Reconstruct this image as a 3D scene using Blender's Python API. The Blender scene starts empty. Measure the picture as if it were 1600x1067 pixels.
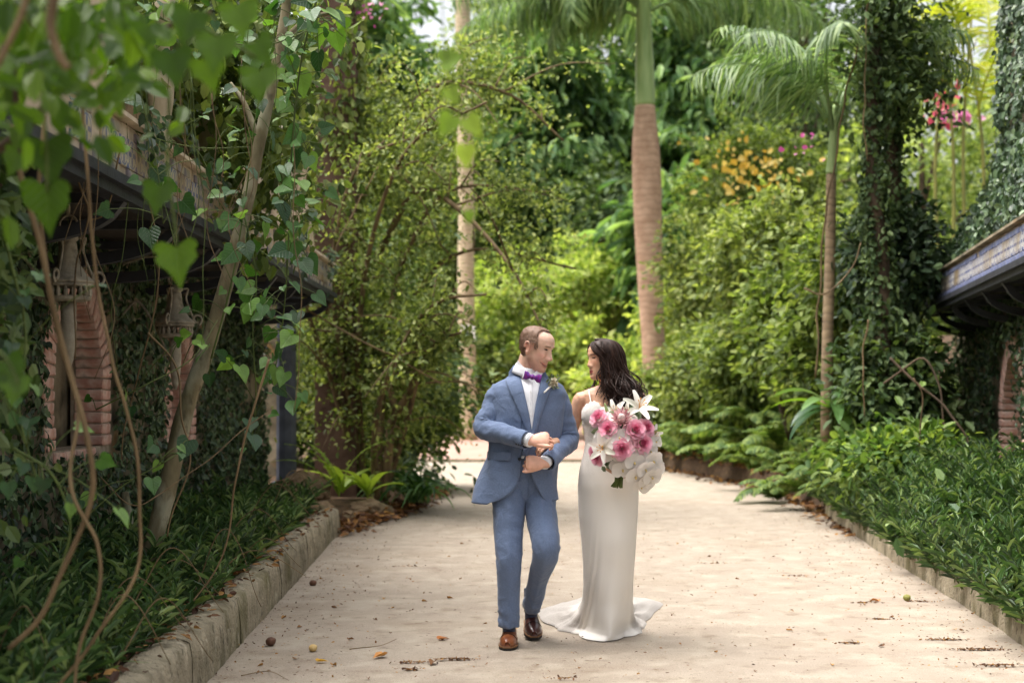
import bpy, bmesh, math, random
import numpy as np
from mathutils import Vector, Matrix, noise as mnoise

random.seed(7); RNG = np.random.default_rng(7)
SC = bpy.context.scene
COL = SC.collection
FPX = 2222.2; CAMZ = 1.39
def P(px, py, d):
    "photo pixel (1600 wide) at depth d metres -> world point"
    return Vector(((px-800)/FPX*d, d, CAMZ-(py-612)/FPX*d))
rad = math.radians

# ------------------------------------------------------------------ camera
cam = bpy.data.cameras.new('camera'); cam_o = bpy.data.objects.new('camera', cam); COL.objects.link(cam_o)
cam_o.location = (0, 0, CAMZ); cam_o.rotation_euler = (rad(90), 0, 0)
cam.lens = 50; cam.sensor_width = 36; cam.shift_y = 78.5/1600
cam.clip_start = 0.05; cam.clip_end = 1200
cam.dof.use_dof = True; cam.dof.focus_distance = 7.85; cam.dof.aperture_fstop = 2.0; cam.dof.aperture_blades = 9
SC.camera = cam_o

# ------------------------------------------------------------------ sky, sun, exposure
SUN_EL, SUN_AZ = 68, -88        # azimuth from +Y towards +X: high over the camera's left, veiled by thin bright cloud
W = bpy.data.worlds.new('World'); SC.world = W; W.use_nodes = True
nt = W.node_tree; nt.nodes.clear()
sky = nt.nodes.new('ShaderNodeTexSky'); sky.sky_type = 'NISHITA'; sky.sun_disc = False
sky.sun_elevation = rad(SUN_EL); sky.sun_rotation = rad(SUN_AZ)
sky.air_density = 1.0; sky.dust_density = 9.0; sky.ozone_density = 0.3
bg = nt.nodes.new('ShaderNodeBackground'); bg.inputs[1].default_value = 0.15
wo = nt.nodes.new('ShaderNodeOutputWorld')
hsv = nt.nodes.new('ShaderNodeHueSaturation'); hsv.inputs['Saturation'].default_value = 0.28      # thin bright overcast
nt.links.new(sky.outputs[0], hsv.inputs['Color']); nt.links.new(hsv.outputs[0], bg.inputs[0]); nt.links.new(bg.outputs[0], wo.inputs[0])
sun = bpy.data.lights.new('sun', 'SUN'); sun.energy = 0.8; sun.angle = rad(60); sun.color = (1.0, 0.965, 0.92)
sun_o = bpy.data.objects.new('sun', sun); COL.objects.link(sun_o)
sd = Vector((math.sin(rad(SUN_AZ))*math.cos(rad(SUN_EL)), math.cos(rad(SUN_AZ))*math.cos(rad(SUN_EL)), math.sin(rad(SUN_EL))))
sun_o.rotation_euler = sd.to_track_quat('Z', 'Y').to_euler(); sun_o.location = sd*60
SC.view_settings.view_transform = 'Standard'; SC.view_settings.look = 'None'
SC.view_settings.exposure = 1.48; SC.view_settings.gamma = 1.0; SC.view_settings.use_curve_mapping = False
SC.render.engine = 'CYCLES'
SC.cycles.use_denoising = True; SC.cycles.max_bounces = 8; SC.cycles.transparent_max_bounces = 8
SC.cycles.diffuse_bounces = 4; SC.cycles.glossy_bounces = 3; SC.cycles.transmission_bounces = 6
SC.cycles.caustics_reflective = False; SC.cycles.caustics_refractive = False
SC.cycles.sample_clamp_indirect = 6.0

# ------------------------------------------------------------------ object helpers
def tag(o, label=None, cat=None, group=None, kind=None):
    if label: o['label'] = label
    if cat: o['category'] = cat
    if group: o['group'] = group
    if kind: o['kind'] = kind
    return o
def empty(name, loc=(0, 0, 0), label=None, cat=None, group=None, parent=None):
    o = bpy.data.objects.new(name, None); COL.objects.link(o); o.location = loc; o.empty_display_size = .1
    if parent: o.parent = parent
    return tag(o, label, cat, group)
def link(name, me, mat=None, parent=None, keep=True):
    """world-space mesh linked as an object; if the parent is placed, keep the mesh where it is"""
    o = bpy.data.objects.new(name, me); COL.objects.link(o)
    if mat is not None and len(me.materials) == 0:
        me.materials.append(mat)
    if parent is not None:
        o.parent = parent
        if keep:
            o.matrix_parent_inverse = world_of(parent).inverted()
    return o
def world_of(o):
    return o.matrix_basis.copy() if o.parent is None else world_of(o.parent) @ o.matrix_parent_inverse @ o.matrix_basis
def np_mesh(name, V, F, smooth=False, attr=None, mats=None, mi=None):
    """V (N,3); F a list of arrays (M,k) or one array"""
    me = bpy.data.meshes.new(name)
    V = np.asarray(V, np.float32)
    if isinstance(F, np.ndarray): F = [F]
    F = [np.asarray(f, np.int32) for f in F if len(f)]
    idx = np.concatenate([f.ravel() for f in F]); cnt = np.concatenate([np.full(len(f), f.shape[1], np.int32) for f in F])
    start = np.zeros(len(cnt), np.int32); start[1:] = np.cumsum(cnt)[:-1]
    me.vertices.add(len(V)); me.vertices.foreach_set('co', V.ravel())
    me.loops.add(len(idx)); me.loops.foreach_set('vertex_index', idx)
    me.polygons.add(len(cnt)); me.polygons.foreach_set('loop_start', start)
    if mi is not None: me.polygons.foreach_set('material_index', np.asarray(mi, np.int32))
    me.update(calc_edges=True)
    me.polygons.foreach_set('use_smooth', np.full(len(cnt), bool(smooth)))
    for k, a in (attr or {}).items():
        a = np.asarray(a, np.float32)
        if a.ndim == 1:
            at = me.attributes.new(k, 'FLOAT', 'POINT'); at.data.foreach_set('value', a)
        else:
            at = me.attributes.new(k, 'FLOAT_COLOR', 'POINT'); at.data.foreach_set('color', np.c_[a, np.ones(len(a))].astype(np.float32).ravel())
    for m in (mats or []): me.materials.append(m)
    return me

class MB:
    "collects shapes; build() links them as ONE mesh"
    def __init__(s): s.V = []; s.F = []; s.n = 0; s.M = []; s.R = []
    def add(s, V, F, mi=0, r=None):
        V = np.asarray(V, float).reshape(-1, 3)
        for f in (F if not isinstance(F, np.ndarray) else F.tolist()):
            s.F.append([int(i)+s.n for i in f]); s.M.append(mi)
        s.V.append(V); s.n += len(V)
        s.R.append(np.full(len(V), random.random() if r is None else r))
        return s
    def box(s, c, size, rot=None, mi=0, taper=0):
        x, y, z = [k/2 for k in size]
        V = np.array([(-x, -y, -z), (x, -y, -z), (x, y, -z), (-x, y, -z), (-x*(1-taper), -y*(1-taper), z), (x*(1-taper), -y*(1-taper), z), (x*(1-taper), y*(1-taper), z), (-x*(1-taper), y*(1-taper), z)])
        if rot is not None: V = V @ np.array(Matrix(rot).to_3x3()).T
        return s.add(V+np.array(c), [(3, 2, 1, 0), (4, 5, 6, 7), (0, 1, 5, 4), (1, 2, 6, 5), (2, 3, 7, 6), (3, 0, 4, 7)], mi)
    def tube(s, pts, rr, n=8, mi=0, caps=True, flat=1.0, r=None, up=None):
        V, F = tube(pts, rr, n, caps, flat, up); return s.add(V, F, mi, r)
    def lathe(s, prof, c=(0, 0, 0), n=16, mi=0):
        "prof: list of (r,z)"
        V = []; F = []
        for (r, z) in prof:
            for k in range(n):
                a = 2*math.pi*k/n; V.append((c[0]+r*math.cos(a), c[1]+r*math.sin(a), c[2]+z))
        for i in range(len(prof)-1):
            for k in range(n):
                k2 = (k+1) % n; F.append((i*n+k, i*n+k2, (i+1)*n+k2, (i+1)*n+k))
        F.append(tuple(range(n-1, -1, -1))); F.append(tuple((len(prof)-1)*n+k for k in range(n)))
        return s.add(V, F, mi)
    def build(s, name, mat=None, parent=None, smooth=False, mats=None):
        me = bpy.data.meshes.new(name)
        me.from_pydata(np.concatenate(s.V).tolist(), [], s.F)
        me.update()
        if smooth: me.polygons.foreach_set('use_smooth', np.full(len(me.polygons), True))
        me.attributes.new('rnd', 'FLOAT', 'POINT').data.foreach_set('value', np.concatenate(s.R).astype(np.float32))
        for m in (mats or [mat]): me.materials.append(m)
        me.polygons.foreach_set('material_index', np.asarray(s.M, np.int32))
        return link(name, me, None, parent)

def catmull(pts, m):
    "smooth polyline through pts with m samples per span"
    p = [np.asarray(q, float) for q in pts]; p = [2*p[0]-p[1]]+p+[2*p[-1]-p[-2]]; out = []
    for i in range(1, len(p)-2):
        for k in range(m):
            t = k/m
            out.append(.5*((2*p[i])+(-p[i-1]+p[i+1])*t+(2*p[i-1]-5*p[i]+4*p[i+1]-p[i+2])*t*t+(-p[i-1]+3*p[i]-3*p[i+1]+p[i+2])*t**3))
    out.append(p[-2]); return np.array(out)
def frames(pts, up=None):
    pts = np.asarray(pts, float); n = len(pts)
    T = np.gradient(pts, axis=0); T /= np.linalg.norm(T, axis=1)[:, None]+1e-9
    a = np.array(up if up is not None else ((0, 0, 1) if abs(T[0][2]) < .8 else (0, 1, 0)), float)
    N = np.zeros_like(pts); v = a-T[0]*a.dot(T[0]); N[0] = v/np.linalg.norm(v)
    for i in range(1, n):
        v = N[i-1]-T[i]*N[i-1].dot(T[i]); N[i] = v/(np.linalg.norm(v)+1e-9)
    return T, N, np.cross(T, N)
def tube(pts, rr, n=8, caps=True, flat=1.0, up=None):
    pts = np.asarray([tuple(q) for q in pts], float); m = len(pts)
    rr = np.broadcast_to(np.asarray(rr, float), (m,)) if np.ndim(rr) < 2 else np.asarray(rr, float)
    T, N, B = frames(pts, up)
    a = np.arange(n)*2*math.pi/n
    if rr.ndim == 1: ra, rb = rr, rr*flat
    else: ra, rb = rr[:, 0], rr[:, 1]
    V = pts[:, None, :]+ra[:, None, None]*np.cos(a)[None, :, None]*N[:, None, :]+rb[:, None, None]*np.sin(a)[None, :, None]*B[:, None, :]
    V = V.reshape(-1, 3); F = []
    for i in range(m-1):
        for k in range(n):
            k2 = (k+1) % n; F.append((i*n+k, i*n+k2, (i+1)*n+k2, (i+1)*n+k))
    if caps: F.append(tuple(range(n-1, -1, -1))); F.append(tuple((m-1)*n+k for k in range(n)))
    return V, F
def interp(tab, x):
    tab = np.asarray(tab, float); o = np.argsort(tab[:, 0]); tab = tab[o]
    return [np.interp(x, tab[:, 0], tab[:, k]) for k in range(1, tab.shape[1])]

# ------------------------------------------------------------------ materials
MATS = {}
def mat_new(name):
    m = bpy.data.materials.new(name); m.use_nodes = True; MATS[name] = m
    nt = m.node_tree; b = nt.nodes['Principled BSDF']
    return m, nt, b
def nd(nt, t, **kw):
    n = nt.nodes.new(t)
    for k, v in kw.items():
        if k.startswith('i_'): n.inputs[k[2:].replace('_', ' ')].default_value = v
        else: setattr(n, k, v)
    return n
def ramp(nt, stops):
    r = nt.nodes.new('ShaderNodeValToRGB'); e = r.color_ramp.elements
    while len(e) < len(stops): e.new(.5)
    for q, (p, c) in zip(e, stops): q.position = p; q.color = (*c, 1)
    return r
def srgb(h):
    h = h.lstrip('#'); c = [int(h[i:i+2], 16)/255 for i in (0, 2, 4)]
    return tuple(v/12.92 if v <= .04045 else ((v+.055)/1.055)**2.4 for v in c)
def mixc(nt, fac, a, b, mode='MIX'):
    n = nt.nodes.new('ShaderNodeMix'); n.data_type = 'RGBA'; n.blend_type = mode
    for k, v in ((0, fac), (6, a), (7, b)):
        if hasattr(v, 'is_linked') or hasattr(v, 'links'): nt.links.new(v, n.inputs[k])
        else: n.inputs[k].default_value = v if k == 0 else (*v, 1)
    return n.outputs[2]
def leaf_mat(name, stops, trans=.35, rough=.42, tcol=None, spec=.4, tint=(1.25, 1.3, .5)):
    "leaf: colour by the per-leaf random value, part of the light goes through"
    m, nt, b = mat_new(name); L = nt.links
    at = nd(nt, 'ShaderNodeAttribute', attribute_name='rnd')
    r = ramp(nt, stops); L.new(at.outputs['Fac'], r.inputs[0])
    tc = nd(nt, 'ShaderNodeTexCoord'); nz = nd(nt, 'ShaderNodeTexNoise'); nz.inputs['Scale'].default_value = 1.3; nz.inputs['Detail'].default_value = 3
    L.new(tc.outputs['Object'], nz.inputs['Vector'])
    hs = nd(nt, 'ShaderNodeHueSaturation'); mr = nd(nt, 'ShaderNodeMapRange')
    mr.inputs['From Min'].default_value = .3; mr.inputs['From Max'].default_value = .7; mr.inputs['To Min'].default_value = .75; mr.inputs['To Max'].default_value = 1.25
    L.new(nz.outputs[0], mr.inputs[0]); L.new(mr.outputs[0], hs.inputs['Value']); L.new(r.outputs[0], hs.inputs['Color'])
    L.new(hs.outputs[0], b.inputs['Base Color']); b.inputs['Roughness'].default_value = rough; b.inputs['Specular IOR Level'].default_value = spec
    tr = nd(nt, 'ShaderNodeBsdfTranslucent'); L.new(mixc(nt, 1.0, hs.outputs[0], tint, 'MULTIPLY'), tr.inputs[0])
    mx = nd(nt, 'ShaderNodeMixShader'); mx.inputs[0].default_value = trans
    L.new(b.outputs[0], mx.inputs[1]); L.new(tr.outputs[0], mx.inputs[2]); L.new(mx.outputs[0], nt.nodes['Material Output'].inputs[0])
    return m
def add_veins(m, strength=.3):
    "midrib and side veins as fine relief in the leaf's own space (x along the leaf, y across)"
    nt = m.node_tree; L = nt.links; b = nt.nodes['Principled BSDF']; tc = nd(nt, 'ShaderNodeTexCoord'); sp = nd(nt, 'ShaderNodeSeparateXYZ'); L.new(tc.outputs['Object'], sp.inputs[0])
    def M(op, a, c=None):
        n = nd(nt, 'ShaderNodeMath', operation=op)
        for i, v in enumerate([a] if c is None else [a, c]):
            if isinstance(v, (int, float)): n.inputs[i].default_value = v
            else: L.new(v, n.inputs[i])
        return n.outputs[0]
    ay = M('ABSOLUTE', sp.outputs[1]); w = M('ABSOLUTE', M('SINE', M('MULTIPLY', M('SUBTRACT', sp.outputs[0], M('MULTIPLY', ay, .9)), 17)))
    h = M('MINIMUM', M('MULTIPLY', w, 2.2), M('MULTIPLY', ay, 24)); h = M('MINIMUM', h, 1.0)
    bp = nd(nt, 'ShaderNodeBump'); bp.inputs['Strength'].default_value = strength; bp.inputs['Distance'].default_value = .02; L.new(h, bp.inputs['Height']); L.new(bp.outputs[0], b.inputs['Normal'])
    base = b.inputs['Base Color'].links[0].from_socket; r = ramp(nt, [(.0, (.22, .22, .22)), (.5, (0, 0, 0))]); L.new(h, r.inputs[0]); L.new(mixc(nt, r.outputs[0], base, srgb('9aab78')), b.inputs['Base Color'])
def rough_mat(name, c1, c2, scale=6, rough=.85, bump=.3, bscale=30, detail=6, dist=.01, stretch=None, extra=None, spec=.3):
    "two-tone mottled surface with fine relief"
    m, nt, b = mat_new(name); L = nt.links
    tc = nd(nt, 'ShaderNodeTexCoord'); vec = tc.outputs['Object']
    if stretch:
        mp = nd(nt, 'ShaderNodeMapping'); mp.inputs['Scale'].default_value = stretch; L.new(vec, mp.inputs[0]); vec = mp.outputs[0]
    n1 = nd(nt, 'ShaderNodeTexNoise'); n1.inputs['Scale'].default_value = scale; n1.inputs['Detail'].default_value = detail; L.new(vec, n1.inputs['Vector'])
    r = ramp(nt, [(.3, c1), (.7, c2)]); L.new(n1.outputs[0], r.inputs[0]); col = r.outputs[0]
    if extra:
        for (c3, sc, lo, hi, amt) in extra:
            n3 = nd(nt, 'ShaderNodeTexNoise'); n3.inputs['Scale'].default_value = sc; n3.inputs['Detail'].default_value = 8; L.new(vec, n3.inputs['Vector'])
            r3 = ramp(nt, [(lo, (0, 0, 0)), (hi, (amt, amt, amt))]); L.new(n3.outputs[0], r3.inputs[0])
            col = mixc(nt, r3.outputs[0], col, c3)
    at = nd(nt, 'ShaderNodeObjectInfo'); hs = nd(nt, 'ShaderNodeHueSaturation'); mr = nd(nt, 'ShaderNodeMapRange')
    mr.inputs['To Min'].default_value = .86; mr.inputs['To Max'].default_value = 1.14
    L.new(at.outputs['Random'], mr.inputs[0]); L.new(mr.outputs[0], hs.inputs['Value']); L.new(col, hs.inputs['Color'])
    L.new(hs.outputs[0], b.inputs['Base Color']); b.inputs['Roughness'].default_value = rough; b.inputs['Specular IOR Level'].default_value = spec
    n2 = nd(nt, 'ShaderNodeTexNoise'); n2.inputs['Scale'].default_value = bscale; n2.inputs['Detail'].default_value = 8; L.new(vec, n2.inputs['Vector'])
    bp = nd(nt, 'ShaderNodeBump'); bp.inputs['Strength'].default_value = bump; bp.inputs['Distance'].default_value = dist
    L.new(n2.outputs[0], bp.inputs['Height']); L.new(bp.outputs[0], b.inputs['Normal'])
    return m
def plain_mat(name, c, rough=.5, spec=.4, metal=0, sss=0):
    m, nt, b = mat_new(name); b.inputs['Base Color'].default_value = (*c, 1); b.inputs['Roughness'].default_value = rough
    b.inputs['Specular IOR Level'].default_value = spec; b.inputs['Metallic'].default_value = metal
    if sss:
        b.inputs['Subsurface Weight'].default_value = sss; b.inputs['Subsurface Radius'].default_value = (.5, .2, .1); b.inputs['Subsurface Scale'].default_value = .02
    return m

G = lambda *hx: [(i/max(1, len(hx)-1), srgb(h)) for i, h in enumerate(hx)]
leaf_mat('far_leaf', G('4e6036', '70834a', '92a25e', 'b0ba78'), trans=.48, rough=.7, spec=.2)  # distance haze is put into these paler, less saturated leaf colours
leaf_mat('bright_leaf', G('6a813e', '8ca054', 'aab86c', 'c2c886'), trans=.52, rough=.65, spec=.2)  # hazy brightness of the far bushes painted in by lightened leaf colours
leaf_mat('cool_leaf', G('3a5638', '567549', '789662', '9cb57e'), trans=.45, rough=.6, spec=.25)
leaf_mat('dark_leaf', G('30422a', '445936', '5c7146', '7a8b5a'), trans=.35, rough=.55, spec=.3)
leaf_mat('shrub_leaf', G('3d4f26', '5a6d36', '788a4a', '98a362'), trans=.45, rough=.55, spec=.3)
leaf_mat('thicket_leaf', G('4a5a30', '6a7a42', '8b985a', 'a9b072'), trans=.45, rough=.55, spec=.3)
leaf_mat('ivy_leaf', G('293a2a', '384d36', '4c6344', '6d8058'), trans=.18, rough=.42, spec=.4, tint=(1.1, 1.2, .6))
leaf_mat('bed_leaf', G('2b3f28', '3d5634', '557344', '8a9c66'), trans=.3, rough=.42, spec=.35)
leaf_mat('vine_leaf', G('2c4a2a', '3a5c32', '4f743c', '6e8f42'), trans=.36, rough=.38, tint=(1.3, 1.5, .35))
leaf_mat('lily_leaf', G('2a4a2a', '3c6036', '567c46', '7a9c56'), trans=.3, rough=.38)
leaf_mat('fresh_leaf', G('6a8a2c', '7f9e38', '96b046', 'aac058'), trans=.48, rough=.45)
leaf_mat('fern_leaf', G('405c32', '5a763f', '788e4c', '98a962'), trans=.42, rough=.55, spec=.25)
leaf_mat('palm_leaf', G('4c663e', '647e50', '809866', 'a0b27e'), trans=.4, rough=.45, tint=(1.15, 1.25, .6))
leaf_mat('gold_palm_leaf', G('7f8f2a', '9aa83a', 'b4b84e', 'c6c466'), trans=.55, rough=.5)
leaf_mat('dry_leaf', G('3b2417', '5b3a20', '7c542c', 'a57b3d'), trans=.12, rough=.7, tint=(1.1, 1, .7))
leaf_mat('red_flower', G('a83048', 'c04058', 'cc5a70', 'd88090'), trans=.35, rough=.5, tint=(1.1, .8, .9))
leaf_mat('yellow_flower', G('c9a03a', 'd8b650', 'e2c766', 'ecd98a'), trans=.4, rough=.5, tint=(1.1, 1, .6))
leaf_mat('pink_flower', G('b44a86', 'c766a0', 'd88cb6', 'e8b4cc'), trans=.4, rough=.5, tint=(1.1, .9, 1))
add_veins(MATS['vine_leaf'])
rough_mat('sand', srgb('938678'), srgb('9f9384'), scale=2.6, rough=.95, bump=.7, bscale=120, dist=.008,
          extra=[(srgb('85745f'), 1.1, .52, .74, .4), (srgb('6f5e4a'), 6, .55, .72, .5), (srgb('b0a594'), 4.5, .5, .66, .5), (srgb('5d503f'), 150, .58, .68, .65), (srgb('bdb4a8'), 110, .6, .7, .6), (srgb('574734'), 24, .64, .72, .6)])
rough_mat('soil', srgb('3a2c20'), srgb('5a4633'), scale=7, rough=1, bump=.9, bscale=25, dist=.03, extra=[(srgb('7a6043'), 22, .55, .7, .7)])
rough_mat('ground_cover', srgb('2b3318'), srgb('4a4b26'), scale=3, rough=1, bump=.8, bscale=18, dist=.04)
rough_mat('kerb_stone', srgb('8a806c'), srgb('b3a78f'), scale=5, rough=.97, bump=1.0, bscale=60, dist=.02, stretch=(1, 1, .8),
          extra=[(srgb('55503c'), 5, .46, .64, .75), (srgb('6e6840'), 2.5, .5, .7, .5), (srgb('322f26'), 24, .56, .7, .6), (srgb('cdc3ad'), 11, .58, .72, .5)])
rough_mat('pink_paving', srgb('98786a'), srgb('aa8a7c'), scale=2, rough=.9, bump=.3, bscale=30)
rough_mat('plaster', srgb('6b604c'), srgb('a59880'), scale=3, rough=.95, bump=.6, bscale=22, dist=.01, extra=[(srgb('37352a'), 4, .45, .65, .8), (srgb('a07740'), 2.2, .6, .72, .7)])
rough_mat('brick_red', srgb('b98778'), srgb('d6ac9e'), scale=14, rough=.9, bump=.5, bscale=60, dist=.004, extra=[(srgb('e0d0c6'), 9, .46, .68, .7), (srgb('4b302a'), 12, .6, .75, .5)])
rough_mat('mortar', srgb('8f8172'), srgb('b3a594'), scale=15, rough=1, bump=.4, bscale=60)
rough_mat('dark_wood', srgb('332d28'), srgb('4d4740'), scale=5, rough=.65, bump=.3, bscale=30, stretch=(8, 1, 8))
rough_mat('black_iron', srgb('26262a'), srgb('3b3d44'), scale=7, rough=.55, bump=.2, bscale=40)
rough_mat('blue_iron', srgb('42454e'), srgb('5c616d'), scale=5, rough=.6, bump=.25, bscale=30, extra=[(srgb('2a2c33'), 3, .55, .75, .6)])
rough_mat('cream_stone', srgb('b5a58e'), srgb('d4c5ae'), scale=5, rough=.9, bump=.6, bscale=25, dist=.01, extra=[(srgb('7d705c'), 6, .5, .7, .6)])
rough_mat('brown_stone', srgb('4a382f'), srgb('6d564a'), scale=3, rough=.95, bump=.7, bscale=12, dist=.02)
rough_mat('rock', srgb('6e5a46'), srgb('9b8468'), scale=4, rough=.95, bump=.9, bscale=14, dist=.03, extra=[(srgb('3c3a26'), 5, .5, .65, .7)])
rough_mat('bark', srgb('5c5440'), srgb('857a5e'), scale=9, rough=.92, bump=.8, bscale=34, dist=.008, stretch=(1, 1, .5), extra=[(srgb('a3a18c'), 6, .5, .64, .7), (srgb('4a4b2c'), 4, .48, .66, .65), (srgb('3a3226'), 22, .58, .7, .6)])
rough_mat('dark_bark', srgb('3a3026'), srgb('5b4b3b'), scale=8, rough=.95, bump=.6, bscale=24, stretch=(1, 1, .4))
rough_mat('pale_bark', srgb('b9a88c'), srgb('d6c8ac'), scale=5, rough=.9, bump=.5, bscale=20, stretch=(1, 1, 2), extra=[(srgb('8a7a5e'), 5, .5, .7, .6)])
rough_mat('vine_wood', srgb('54442f'), srgb('857052'), scale=10, rough=.85, bump=.5, bscale=40, stretch=(1, 1, .4))
rough_mat('green_stem', srgb('3c4a22'), srgb('5c6a34'), scale=10, rough=.7, bump=.2)
rough_mat('bronze', srgb('857d6d'), srgb('b3aa98'), scale=8, rough=.7, bump=.5, bscale=40, extra=[(srgb('3a352b'), 9, .5, .65, .7)])
rough_mat('crownshaft', srgb('7f9a5c'), srgb('a3b77c'), scale=4, rough=.45, bump=.2, stretch=(3, 3, .4))
# ================================================================== the setting: ground, path, beds, kerbs
LEFT_EDGE = [(-6, -1.30), (3, -1.38), (5, -1.42), (7, -1.47), (10, -1.56), (13.4, -1.68), (14.5, -1.6), (16.4, -1.2), (18.5, -1.02), (21, -1.05), (25, -1.5), (28.2, -2.2)]
RIGHT_EDGE = [(-6, 2.2), (3, 2.45), (5, 2.6), (7.76, 2.8), (9.4, 2.95), (11.5, 3.11), (16, 3.52), (19.5, 3.65), (23.2, 3.15), (25, 2.75), (28.2, 2.4)]
def lx(y): return float(np.interp(y, *zip(*LEFT_EDGE)))
def rx(y): return float(np.interp(y, *zip(*RIGHT_EDGE)))
def sheet(name, fn, us, vs, mat, smooth=True, parent=None):
    V = np.array([[fn(u, v) for v in vs] for u in us]).reshape(-1, 3); nv = len(vs); nu = len(us)
    i, j = np.meshgrid(np.arange(nu-1), np.arange(nv-1), indexing='ij')
    F = np.stack([i*nv+j, i*nv+j+1, (i+1)*nv+j+1, (i+1)*nv+j], -1).reshape(-1, 4)
    return link(name, np_mesh(name, V, F, smooth), MATS[mat], parent)
def fbm(x, y, z=0, o=4):
    return mnoise.fractal(Vector((x, y, z)), 1.0, 2.0, o)
# the ground reaches the horizon
g = sheet('ground', lambda u, v: (v, u, -.06), np.linspace(-60, 600, 12), np.linspace(-400, 400, 12), 'ground_cover'); tag(g, kind='structure')
ys = np.concatenate([np.linspace(-6, 5, 10), np.arange(5.1, 22, .1), np.linspace(22.2, 28.3, 20)])
def path_pt(y, t):
    a, b = lx(y)-.25, rx(y)+.25; x = a+(b-a)*t
    z = .008*fbm(x*.9, y*.5, 3)+.003*fbm(x*6, y*6, 9)
    return (x, y, z)
p = sheet('path', path_pt, ys, np.linspace(0, 1, 60), 'sand'); tag(p, kind='structure')
# the paved crossing at the far end climbs away from the camera
def cross_pt(u, v): return (v, u, .05+max(0, u-29)*.016+.01*fbm(v, u))
c = sheet('crossing_road', cross_pt, np.linspace(28.2, 60, 24), np.linspace(-14, 6, 14), 'pink_paving'); tag(c, kind='structure')
k = MB(); k.box((-4, 28.16, .0), (20, .1, .12)); tag(k.build('crossing_kerb', MATS['kerb_stone']), kind='structure')
def left_bank(y, t):
    e = lx(y)-.19; w = 3.2 if y < 15 else 9
    x = e-w*t; h = (.20+.14*min(1, t*w/1.2)) if y < 15.5 else .05+min(.9, .45*t*w/2)
    h = h if abs(y-15) > 1.5 else .20+.14*t
    return (x, y, h-.02+.05*fbm(x*1.5, y*1.5, 1)-(.16 if t == 0 and y > 14 else 0))
b1 = sheet('left_bank', left_bank, np.linspace(-4, 27.5, 120), np.linspace(0, 1, 22)**1.4, 'soil'); tag(b1, kind='structure')
def bank_h(y, s):
    "height of the right bank s metres from the path edge"
    f = min(1, max(0, (y-12)/7)); low = .10+.22*min(1, s/1.0); hi = .22+.62*min(1, s/1.1)+.30*max(0, s-1.1)
    return low*(1-f)+min(hi, 2.6)*f
def right_bank(y, t):
    s = 9*t; x = rx(y)+.12+s
    return (x, y, bank_h(y, s)-(.25 if t == 0 else 0)+.05*fbm(x*1.5, y*1.5, 5))
b2 = sheet('right_bank', right_bank, np.linspace(-4, 60, 150), np.linspace(0, 1, 26)**1.5, 'soil'); tag(b2, kind='structure')
def far_bank(u, v): return (v, u, .3+.06*(u-30)+.5*fbm(v*.15, u*.15)+.05*fbm(v, u))
b3 = sheet('far_bank', far_bank, np.linspace(34, 90, 30), np.linspace(-30, -3.2, 20), 'ground_cover'); tag(b3, kind='structure')
b4 = sheet('hill', lambda u, v: (v, u, .5+.10*(u-46)+.6*fbm(v*.1, u*.1)), np.linspace(46, 140, 30), np.linspace(-60, 60, 30), 'ground_cover'); tag(b4, kind='structure')
# kerbs: worn cast blocks, each its own piece of one kerb
def kerb_block(pts, w, h, name, parent, side):
    """pts along the inner face; rough, rounded by many small offsets"""
    V = []; n = len(pts); prof = [(0, -.05), (.0, h*.35), (.006, h*.7), (.018, h*.94), (.05, h), (w*.5, h+.008), (w-.03, h-.01), (w, h*.8), (w, -.05)]
    for i, (y, x) in enumerate(pts):
        for (o, z) in prof:
            q = .009*fbm(y*2.2, z*4, x, 4)+.007*fbm(y*15, z*17, 3, 5); q2 = .010*fbm(y*3, o*6, 8, 5)+.007*fbm(y*14, o*20, 2, 3)
            V.append((x+side*(o+q), y, z+(q2 if z > h*.5 else 0)))
    m = len(prof); F = [(i*m+j, i*m+j+1, (i+1)*m+j+1, (i+1)*m+j) for i in range(n-1) for j in range(m-1)]
    if side > 0: F = [f[::-1] for f in F]
    F += [tuple(range(m)), tuple((n-1)*m+j for j in range(m))]
    b = MB(); b.add(V, F); return b.build(name, MATS['kerb_stone'], parent, smooth=True)
kl = empty('kerb_left'); tag(kl, kind='structure')
y0 = 2.0
while y0 < 13.6:
    L = random.uniform(1.3, 1.8); y1 = min(y0+L, 13.75); yy = np.linspace(y0+.008, y1-.008, 90)
    kerb_block([(y, lx(y)) for y in yy], .21, .27+random.uniform(-.012, .012), 'kerb_block', kl, -1); y0 = y1
kr = empty('kerb_right'); tag(kr, kind='structure')
y0 = 4.0
while y0 < 15.9:
    L = random.uniform(1.1, 1.6); y1 = min(y0+L, 16); yy = np.linspace(y0+.008, y1-.008, 80)
    kerb_block([(y, rx(y)) for y in yy], .16, .17+random.uniform(-.015, .015), 'kerb_block', kr, 1); y0 = y1

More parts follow.
